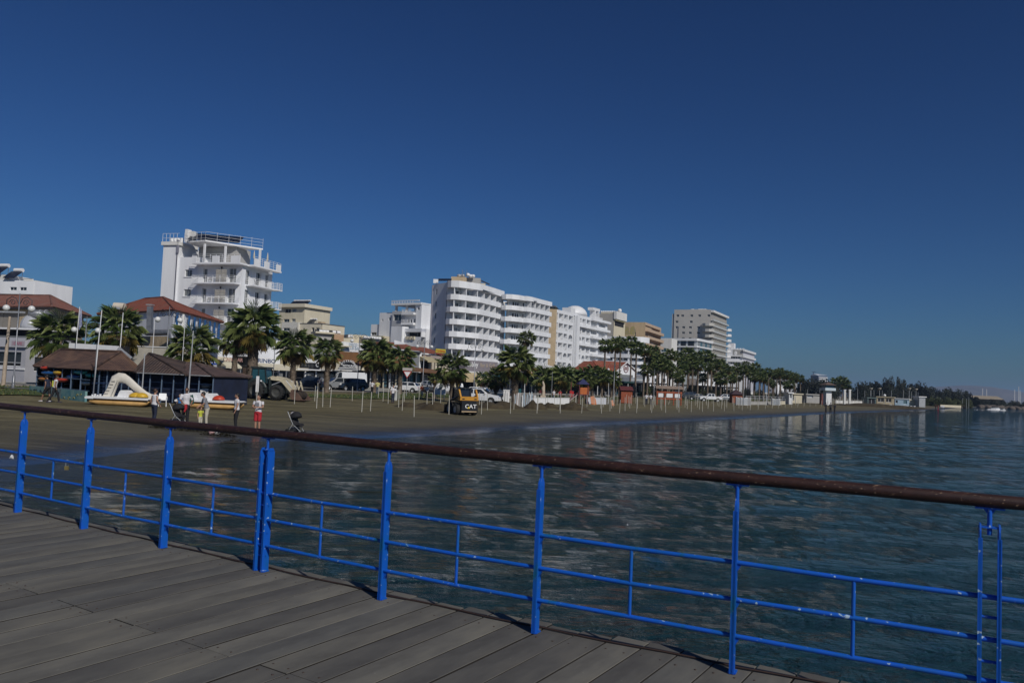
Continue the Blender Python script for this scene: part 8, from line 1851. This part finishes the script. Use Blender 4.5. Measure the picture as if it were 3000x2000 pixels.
hb = kit('harbour_shed', 'long low beige roofed shed on the harbour wall', 'shed', at(2895, 640)); a, b = P3(2856, 1163, 640), P3(2936, 1167, 640); mb = MB(off=hb.location); mb.box(a.x, b.x, 640, 655, 0, a.z - 1.2); mb.build('shed_wall', mat('brick_brown_far', (.17, .09, .07), .8), hb); mb = MB(off=hb.location); mb.prismx([(638, a.z - 1.19), (657, a.z - 1.19), (648, a.z + 1.5)], a.x - 1, b.x + 1); mb.build('roof', mat('beige_far_roof', (.30, .25, .18), .8), hb)
for i, (px, top) in enumerate(((2878, 1137), (2890, 1139), (2972, 1140), (2984, 1132), (2988, 1143))): mast('far harbour mast, %s of five' % ORD[i], px, 700, top, .35, PAINTW, group='harbour masts')
mb = MB(); rr = random.Random(12)
for i in range(150): px = 2870 + rr.random() * 180; p = at(px, 400 + rr.uniform(-25, 60), .2); s_ = rr.uniform(.8, 2.2); mb.ell(p, (s_, s_, s_ * .7), 6, 4)
o = mb.build('rubble_breakwater', mat('breakwater_rock', (.11, .09, .075), .9, .3, .3)); o['kind'] = 'stuff'

# mounds of dug sand, seaweed, litter
def mound(label, px, Y, w, h, seed, m=None, d=None):
    p = at(px, Y); rr = random.Random(seed); mb = MB(); n, mm = 20, 9; vs, fs = [], []
    for j in range(mm + 1):
        t = j / mm
        for k in range(n): a = 2 * pi * k / n; rad = t * (1 + .25 * noise.noise(Vector((cos(a) * 1.3, sin(a) * 1.3, seed)))); z = h * (1 - t * t) ** 1.3 * (1 + .5 * noise.noise(Vector((cos(a) * t * 2.5, sin(a) * t * 2.5, seed + 5)))) - .04; vs.append((rad * w * cos(a), rad * (d or w * .7) * sin(a), z))
    for j in range(mm):
        for k in range(n): fs.append((j * n + k, (j + 1) * n + k, (j + 1) * n + (k + 1) % n, j * n + (k + 1) % n))
    mb.add(vs, fs, True); o = mb.build('sand_mound', m or MND); o.location = p; tag(o, label, 'sand mound', 'dug heaps between the poles')
MND = mat('dark_dug_sand', (.066, .050, .026), 1.0, .3, 1.5, bump=1.0, bscale=5, col2=(.032, .023, .011))
for i, (px, Y, w, h, lab) in enumerate(((1195, 70, 1.3, .40, 'dug sand heap behind the third pole from the left'), (1275, 66, 1.8, .62, 'broad dug heap left of the skid loader'), (1250, 72, 1.4, .4, 'low dug heap left of the round logo board'), (1480, 78, 2.2, .65, 'wide dark heap at the thick palm trunk'), (1565, 80, 1.3, .8, 'steep dark heap right of the pale pickets'), (1610, 84, 1.2, .55, 'small heap in front of the low white wall'), (1680, 82, 1.9, .75, 'pointed heap before the slide tower'), (1440, 76, 1.8, .6, 'dark heap right of the skid loader'), (1655, 88, 1.0, .4, 'little heap left of the slide tower'), (1400, 84, 1.5, .4, 'low heap under the parked white car'), (2575, 215, 16, 1.0, 'long dark sand berm on the far beach'))): mound(lab, px, Y, w, h, i, None, None if i < 10 else 3)
SWD = [mat('seaweed_dark', (.030, .024, .008), .9, .3, 3), mat('seaweed_olive', (.060, .050, .014), .9, .3, 3)]
mb = MB(); rr = random.Random(6)
for (cx_, Y, w, d, n) in ((565, 35.5, 2.0, .75, 1500), (640, 34.2, .75, .4, 420), (690, 32.2, .5, .25, 120), (500, 36, .9, .3, 240)):
    c = at(cx_, Y)
    for i in range(n):
        r_ = rr.random() ** .6; a = rr.random() * 6.28; x, y = c.x + w * r_ * cos(a), c.y + d * r_ * sin(a); z = gz(x, y) + .02 + .13 * (1 - r_) * rr.random(); an = rr.random() * 6.28; l = rr.uniform(.05, .14); mb.cm = rr.randrange(2)
        mb.add([(x, y, z), (x + l * cos(an), y + l * sin(an), z + rr.uniform(0, .05)), (x + l * cos(an) - .02, y + l * sin(an) + .03, z + .01)], [(0, 1, 2)])
o = mb.build('seaweed', SWD); o['kind'] = 'stuff'
bg_ = kit('plastic_bag', 'pink and white plastic bag on the seaweed by the water', 'bag', at(619, 34.4), .3); mb = MB(); mb.tube([(0, 0, .02), (.02, 0, .14), (.0, .02, .24), (-.04, 0, .30)], [.10, .16, .14, .07], 9); mb.build('bag_body', mat('pink_plastic', (.55, .34, .33), .5, .2, 6), bg_); mb = MB(); mb.ell((.22, -.02, .07), (.13, .09, .07), 8, 6); mb.build('bag_white_part', PAINTW, bg_)
dw = kit('driftwood', 'dark forked driftwood at the edge of the water', 'driftwood', at(680, 32.0), .2); mb = MB(); mb.tube([(-.45, 0, .03), (-.15, .02, .06), (.2, -.02, .05), (.5, .05, .10)], [.02, .04, .03, .015], 6); mb.tube([(.0, 0, .05), (.2, .15, .12), (.3, .3, .18)], [.03, .02, .01], 5); mb.build('branch', mat('wet_bark', (.02, .016, .012), .7), dw)
ww = kit('driftwood', 'pale bleached driftwood lying in the wet sand', 'driftwood', at(742, 31.2), 0); mb = MB(); mb.tube([(-.25, 0, .08), (0, .02, .03), (.12, 0, .10), (.2, -.1, .02)], [.03, .04, .03, .02], 6); mb.build('branch', mat('bleached_wood', (.30, .22, .18), .8), ww)
# ================================================================== people
SK1 = mat('skin', (.42, .23, .155), .55, .1, 6); SK2 = mat('skin_tanned', (.25, .13, .08), .55, .1, 6)
def cloth(n, c): return mat('cloth_' + n, c, .85, .2, 8, bump=.3, bscale=14)
CWH = cloth('white', (.68, .66, .68)); CBK = cloth('black', (.012, .012, .015)); CNV = cloth('navy', (.014, .02, .045)); CGY = cloth('grey_print', (.24, .24, .26)); CCR = cloth('cream', (.50, .46, .37)); CRD = cloth('red', (.42, .02, .03)); CYL = cloth('lime', (.50, .52, .06)); CGN = cloth('green', (.02, .08, .06)); CBL = cloth('blue', (.03, .16, .45)); COR = cloth('orange', (.55, .12, .04)); CLI = cloth('lilac', (.42, .38, .42)); CPY = cloth('pale_yellow', (.55, .50, .20)); CDN = cloth('denim', (.10, .12, .16))
HBK = mat('hair_black', (.012, .010, .010), .6, .3, 9); HBR = mat('hair_brown', (.055, .025, .015), .6, .3, 9); HBL = mat('hair_blond', (.30, .22, .12), .6, .3, 9)
def remesh(o, v):
    md = o.modifiers.new('skin', 'REMESH'); md.mode = 'VOXEL'; md.voxel_size = v; md.use_smooth_shade = True; return o
def person(label, p, rz, H, skin, hair, top, bot, la=None, ra=None, step=(0, 0), leg=1.0, sleeve=.45, look=0.0, lean=0.0, shoes=None, group=None, fine=True, longhair=False, female=False, extra=None):
    """faces local -y; la/ra: elbow and wrist offsets (x, y, z) for the left (+x) and right (-x) arm, metres at 1.72 m height"""
    s = H / 1.72; o = thing('person', label, 'person', p, rz, group); v = .013 if fine else .024
    la = la or ((.26, .03, 1.14), (.27, -.06, .90)); ra = ra or ((-.26, .03, 1.14), (-.27, -.06, .90))
    ly = lambda z: -lean * max(0, z - .9)
    S = lambda q, y=True: Vector((q[0] * s, (q[1] + (ly(q[2]) if y else 0)) * s, q[2] * s))
    sw, hw = (.165, .155) if female else (.19, .14)
    b = MB()
    b.tube([S((0, 0, .86)), S((0, 0, .98)), S((0, .0, 1.12)), S((0, -.01, 1.28)), S((0, .0, 1.40)), S((0, .01, 1.46))], [q * s for q in (.13, hw, .125, .15, .135, .06)], 14, sy=.68)
    b.tube([S((0, .01, 1.40)), S((0, -.0, 1.52))], [.056 * s, .052 * s], 10)
    hc = S((0, -.015, 1.615)); M = Matrix.Rotation(look, 3, 'Z')
    b.ell(hc, (.076 * s, .094 * s, .112 * s), 14, 12); b.ell(hc + M @ Vector((0, -.055, -.05)) * s, (.05 * s, .045 * s, .055 * s), 10, 8)
    b.tube([hc + M @ Vector((0, -.088, .015)) * s, hc + M @ Vector((0, -.112, -.022)) * s], [.010 * s, .016 * s], 6)
    for e in (-1, 1): b.ell(hc + M @ Vector((e * .077, .0, -.005)) * s, (.013 * s, .022 * s, .032 * s), 6, 6)
    legs = []
    for e, st in ((1, step[0]), (-1, step[1])):
        hip = S((e * .085, 0, .92)); an = Vector((e * .095 * s, -st * s, .09 * s)); kn = (hip + an) / 2 + Vector((0, -.03 - abs(st) * .12, 0)) * s; legs.append((hip, kn, an))
        b.tube([hip, hip.lerp(kn, .5), kn, kn.lerp(an, .35), an], [q * s for q in (.088, .075, .055, .055, .038)], 10)
        b.tube([an + Vector((0, .05, -.05)) * s, an + Vector((0, -.06, -.055)) * s, an + Vector((0, -.15, -.068)) * s], [.040 * s, .040 * s, .028 * s], 8)
    arms = []
    for e, (el, wr) in ((1, la), (-1, ra)):
        sh = S((e * sw, 0, 1.405)); el = S(el, False) + Vector((0, ly(el[2]) * s, 0)); wr = S(wr, False) + Vector((0, ly(wr[2]) * s, 0)); arms.append((sh, el, wr))
        b.tube([sh, sh.lerp(el, .5), el, el.lerp(wr, .4), wr], [q * s for q in (.052, .045, .037, .036, .026)], 9)
        d = (wr - el).normalized(); side = d.cross(Vector((0, 1, .2))).normalized(); nn = d.cross(side)
        c = wr + d * .05 * s; b.ell(c, (.035 * s, .028 * s, .045 * s), 8, 6)
        for i in range(4):
            f0 = c + side * (i - 1.5) * .018 * s + d * .025 * s; Lf = (.06, .07, .066, .05)[i] * s; b.tube([f0, f0 + d * Lf * .5 + nn * .006 * s, f0 + d * Lf * .85 + nn * .02 * s], [.0095 * s, .0085 * s, .007 * s], 6)
        f0 = c - side * .03 * s; b.tube([f0, f0 + (d * .03 - side * .018) * s, f0 + (d * .055 - side * .016) * s], [.011 * s, .010 * s, .008 * s], 6)
    remesh(b.build('body', skin, o), v * (1 if fine else 1))
    c = MB(); c.tube([S((0, 0, .88)), S((0, 0, .98)), S((0, 0, 1.12)), S((0, -.01, 1.28)), S((0, 0, 1.41)), S((0, .01, 1.455))], [q * s for q in (.152, hw + .02, .142, .166, .155, .075)], 14, sy=.74)
    for sh, el, wr in arms:
        e = sh.lerp(el, min(1, sleeve * 2)); pts, r = [sh + Vector((0, 0, .01)), e], [.066 * s, .056 * s]
        if sleeve > .5: pts.append(el.lerp(wr, (sleeve - .5) * 2)); r.append(.044 * s)
        c.tube(pts, r, 9)
    remesh(c.build('shirt', top, o), v)
    t = MB(); t.tube([S((0, 0, .84)), S((0, 0, .92)), S((0, 0, 1.0))], [.14 * s, (hw + .022) * s, (hw - .002) * s], 14, sy=.80)
    for hip, kn, an in legs:
        if leg >= .9: t.tube([hip, hip.lerp(kn, .5), kn, kn.lerp(an, .5), an], [q * s for q in (.102, .092, .072, .066, .056)], 10)
        else: e = hip.lerp(kn, min(1, leg * 2)); t.tube([hip, hip.lerp(e, .5), e], [.105 * s, .10 * s, .092 * s], 10)
    remesh(t.build('trousers' if leg >= .9 else 'shorts', bot, o), v)
    h = MB(); h.ell(hc + M @ Vector((0, .018, .024)) * s, (.086 * s, .098 * s, .106 * s), 14, 10)
    if longhair: h.ell(hc + M @ Vector((0, .05, -.08)) * s, (.08 * s, .05 * s, .12 * s), 10, 8)
    h.build('hair', hair, o); f = MB()
    for an in [l[2] for l in legs]: f.tube([an + Vector((0, .06, -.055)) * s, an + Vector((0, -.06, -.06)) * s, an + Vector((0, -.165, -.07)) * s], [.046 * s, .046 * s, .034 * s], 8, sy=.9)
    f.build('shoes', shoes or CBK, o)
    if fine:
        g = MB()
        for e in (-1, 1): g.ell(hc + M @ Vector((e * .032, -.090, .012)) * s, (.011 * s, .006 * s, .006 * s), 6, 4)
        g.build('eyes', HBK, o); g = MB(); g.ell(hc + M @ Vector((0, -.099, -.052)) * s, (.020 * s, .006 * s, .006 * s), 6, 4); g.build('mouth', mat('lip', (.28, .09, .08), .5), o)
    if extra: extra(o, s)
    return o
hang = ((.24, .02, 1.14), (.25, -.10, .92))
person('woman with short brown hair in white sleeveless top and navy trousers, leftmost at the water', at(449, 37.2), R(150), 1.66, SK1, HBR, CWH, CNV, ra=((-.25, .04, 1.15), (-.22, -.14, .93)), sleeve=.06, step=(.05, -.05), female=True)
def jacket(o, s):
    m = MB(); m.tube([(.13 * s, .06 * s, 1.40 * s), (.17 * s, .08 * s, 1.2 * s), (.17 * s, .08 * s, .92 * s)], [.09 * s, .11 * s, .12 * s], 10, sy=.6); m.tube([(.20 * s, .0, 1.40 * s), (.27 * s, .0, 1.16 * s), (.28 * s, -.05 * s, .98 * s)], [.075 * s, .065 * s, .055 * s], 8); m.build('jacket', CGN, o)
    m = MB(); m.tube([(-.02 * s, -.22 * s, .98 * s), (.0, -.24 * s, .8 * s), (-.06 * s, -.24 * s, .62 * s)], [.09 * s, .08 * s, .04 * s], 9, sy=.5); m.build('red_cloth', CRD, o)
man = person('bearded man in white shirt and open green jacket holding a red cloth over a stroller', at(541, 37.6), R(25), 1.78, SK2, HBR, CWH, CBK, la=((.27, -.02, 1.14), (.2, -.25, .98)), ra=((-.26, -.06, 1.16), (-.12, -.32, 1.0)), look=R(-10), extra=jacket)
m = MB(); m.ell((0, -.085, 1.58 * 1.78 / 1.72), (.055, .04, .06), 8, 6); m.build('beard', HBR, man)
person('small blond child in a blue top standing behind the bearded man', at(524, 44.5), R(-20), 1.12, SK1, HBL, CBL, CCR, leg=.45, sleeve=.3, fine=False)
person('woman in grey patterned top and cream trousers bending over a child', at(603, 36.6), R(-60), 1.68, SK1, HBK, CGY, CCR, la=((.22, -.12, 1.16), (.10, -.34, 1.02)), ra=((-.22, -.14, 1.16), (-.08, -.36, 1.0)), sleeve=.4, lean=.28, female=True, look=R(-10))
person('little child in lime yellow top and cream trousers hugged by the woman in grey', at(585, 36.2), R(60), 1.0, SK1, HBR, CYL, CCR, sleeve=.3, la=((.22, -.08, 1.2), (.14, -.22, 1.25)))
person('young woman in white tee and black trousers looking down, beside the boy in red shorts', at(690, 36.8), R(-55), 1.70, SK1, HBK, CWH, CBK, la=((.22, -.04, 1.14), (.16, -.12, .88)), sleeve=.25, look=R(-15), female=True, step=(.03, -.03))
def lanyard(o, s): m = MB(); m.box(-.09 * s, .09 * s, -.135 * s, -.125 * s, 1.18 * s, 1.36 * s); m.build('shirt_print', CGY, o)
person('boy in white printed tee and bright red shorts with hands at his chest', at(753, 36.4), R(-12), 1.74, SK1, HBK, CWH, CRD, la=((.26, -.06, 1.16), (.08, -.24, 1.16)), ra=((-.26, -.06, 1.16), (-.08, -.24, 1.13)), leg=.48, sleeve=.28, look=R(-12), shoes=cloth('grey', (.2, .2, .2)), extra=lanyard)
def vest(o, s): m = MB(); m.box(-.19 * s, .19 * s, .10 * s, .16 * s, 1.0 * s, 1.38 * s); m.build('lime_back_panel', CYL, o)
person('walking man in white vest with lime back and dark striped trousers by the painted wall', at(157, 50.5), R(125), 1.74, SK2, HBK, CWH, CBK, step=(.30, -.36), lean=.10, sleeve=.15, extra=vest, shoes=CNV)
person('dark dressed walker bending forward beside the man in the white vest', at(139, 51.2), R(-95), 1.72, SK2, HBK, CNV, CBK, step=(.36, -.15), lean=.22, leg=.5, sleeve=.2, shoes=CWH)
person('man in pale pink shirt and dark trousers standing by the drum shaped bin', at(1150, 77), R(40), 1.74, SK1, HBR, CWH, CNV, la=((.24, -.1, 1.14), (.1, -.3, 1.15)), fine=False, shoes=CBK)
person('walker in lilac shirt and black trousers left of the palm near the dark car', at(935, 94), R(160), 1.76, SK2, HBK, CLI, CBK, step=(.25, -.25), fine=False)
person('walker in white shirt and black trousers left of the yellow shirt', at(1089, 95), R(170), 1.68, SK1, HBK, CWH, CBK, step=(.1, -.1), fine=False)
person('man in pale yellow shirt under the shaggy palm', at(1105, 95), R(190), 1.74, SK2, HBK, CPY, CDN, step=(.1, -.1), fine=False)
person('walker in orange shirt and beige shorts in front of the grey pickup', at(1235, 92), R(150), 1.72, SK1, HBR, COR, CCR, leg=.5, step=(.15, -.15), fine=False)
person('walker in white tee and dark trousers right of the orange shirt', at(1250, 92), R(170), 1.72, SK2, HBK, CWH, CNV, step=(.1, -.1), fine=False)
for i, (px, Y, f) in enumerate(((2419, 131, 30), (2433, 131, 160), (2445, 133, 200))): person(('left', 'middle', 'right')[i] + ' of three dark dressed people standing at the water line', at(px, Y, .02), R(f), (1.75, 1.75, 1.6)[i], SK2, HBK, CBK if i != 1 else cloth('dark_grey', (.05, .05, .05)), CBK, fine=False, sleeve=.7)
person('far walker in dark red on the narrow beach', at(2741, 232), R(90), 1.72, SK2, HBK, cloth('dark_red', (.12, .02, .02)), CBK, step=(.2, -.2), fine=False); person('far walker in light red right of the dark red one', at(2748, 228), R(90), 1.72, SK2, HBK, cloth('light_red', (.5, .13, .12)), CRD, step=(.2, -.2), fine=False)
person('left of two dark people at the far end of the beach', at(2818, 290), R(20), 1.75, SK2, HBK, CBK, CBK, fine=False); person('right of two dark people at the far end of the beach', at(2825, 290), R(200), 1.75, SK2, HBK, CBK, CBK, fine=False)
person('figure in white shirt on the left among the avenue palms', at(1893, 118), R(0), 1.72, SK2, HBK, CWH, CNV, fine=False); person('figure in white shirt left of the notice boards, nearer to them', at(1906, 120), R(30), 1.7, SK2, HBK, CWH, CBK, fine=False)
person('seated looking figure in red at the dark terrace behind the low white wall', at(1640, 118), R(20), 1.6, SK1, HBR, CRD, CBK, fine=False); person('figure in white at the dark terrace left of the red one', at(1622, 116), R(40), 1.65, SK1, HBK, CWH, CDN, fine=False)

def stroller(label, p, rz, hood, blanket=None):
    o = thing('stroller', label, 'stroller', p, rz); FR = mat('stroller_frame', (.03, .03, .035), .4)
    for x, y, r in ((-.27, .30, .14), (.27, .30, .14), (-.10, -.42, .10), (.10, -.42, .10)):
        m = MB(); m.T = Tm(x, y, r) @ Matrix.Rotation(HP, 4, 'Y'); m.lathe([(r * .55, -.025), (r, -.02), (r, .02), (r * .55, .025)], n=14); m.lathe([(0.001, -.012), (r * .5, -.015), (r * .5, .015), (.001, .012)], n=8); m.build('wheel', RUBBER, o)
    for x in (-.24, .24):
        m = MB(); m.tube([(x, .30, .14), (x * .9, .05, .5), (x * .85, .42, 1.05)], .016, 6); m.tube([(x * .4, -.42, .12), (x * .8, .0, .45), (x * .85, .15, .62)], .016, 6); m.build('frame_tube', LGREY if hood is CBK else FR, o)
    m = MB(); m.tube([(-.21, .42, 1.05), (0, .45, 1.07), (.21, .42, 1.05)], .022, 8); m.build('handle', BLACK, o)
    m = MB(); m.tube([(0, .22, .85), (0, .12, .55), (0, -.05, .45), (0, -.30, .48)], [.20, .22, .20, .16], 10, sy=.45); m.build('seat', hood, o)
    m = MB(); m.ell((0, .08, .82), (.25, .30, .26), 14, 8, M=Matrix.Rotation(R(-15), 3, 'X'), zcut=-.06); m.build('hood', hood, o); m = MB(); m.box(-.2, .2, .0, .32, .18, .34); m.build('basket', FR, o)
    if blanket: m = MB(); m.ell((.05, .32, .92), (.15, .12, .13), 10, 8); m.build('hung_bag', blanket, o)
    return o
stroller('black stroller with grey bag standing alone on the sand', at(868, 36.6), R(60), CBK, cloth('pale_grey', (.42, .40, .42)))
stroller('dark stroller with white edged frame in front of the bearded man', at(523, 36.9), R(70), CBK)
# ------------------------------------------------------------------ air
mb = MB(); mb.box(-6800, 6800, -300, 8600, -8, 140)
hz_m = bpy.data.materials.new('haze_air'); hz_m.use_nodes = True; nt = hz_m.node_tree; nt.nodes.clear()
vo = nt.nodes.new('ShaderNodeVolumePrincipled'); vo.inputs['Color'].default_value = (0.42, 0.62, 0.95, 1); vo.inputs['Density'].default_value = 0.00013; vo.inputs['Anisotropy'].default_value = 0.0
ou = nt.nodes.new('ShaderNodeOutputMaterial'); nt.links.new(vo.outputs[0], ou.inputs['Volume'])
hz_o = mb.build('haze', hz_m); hz_o['kind'] = 'stuff'
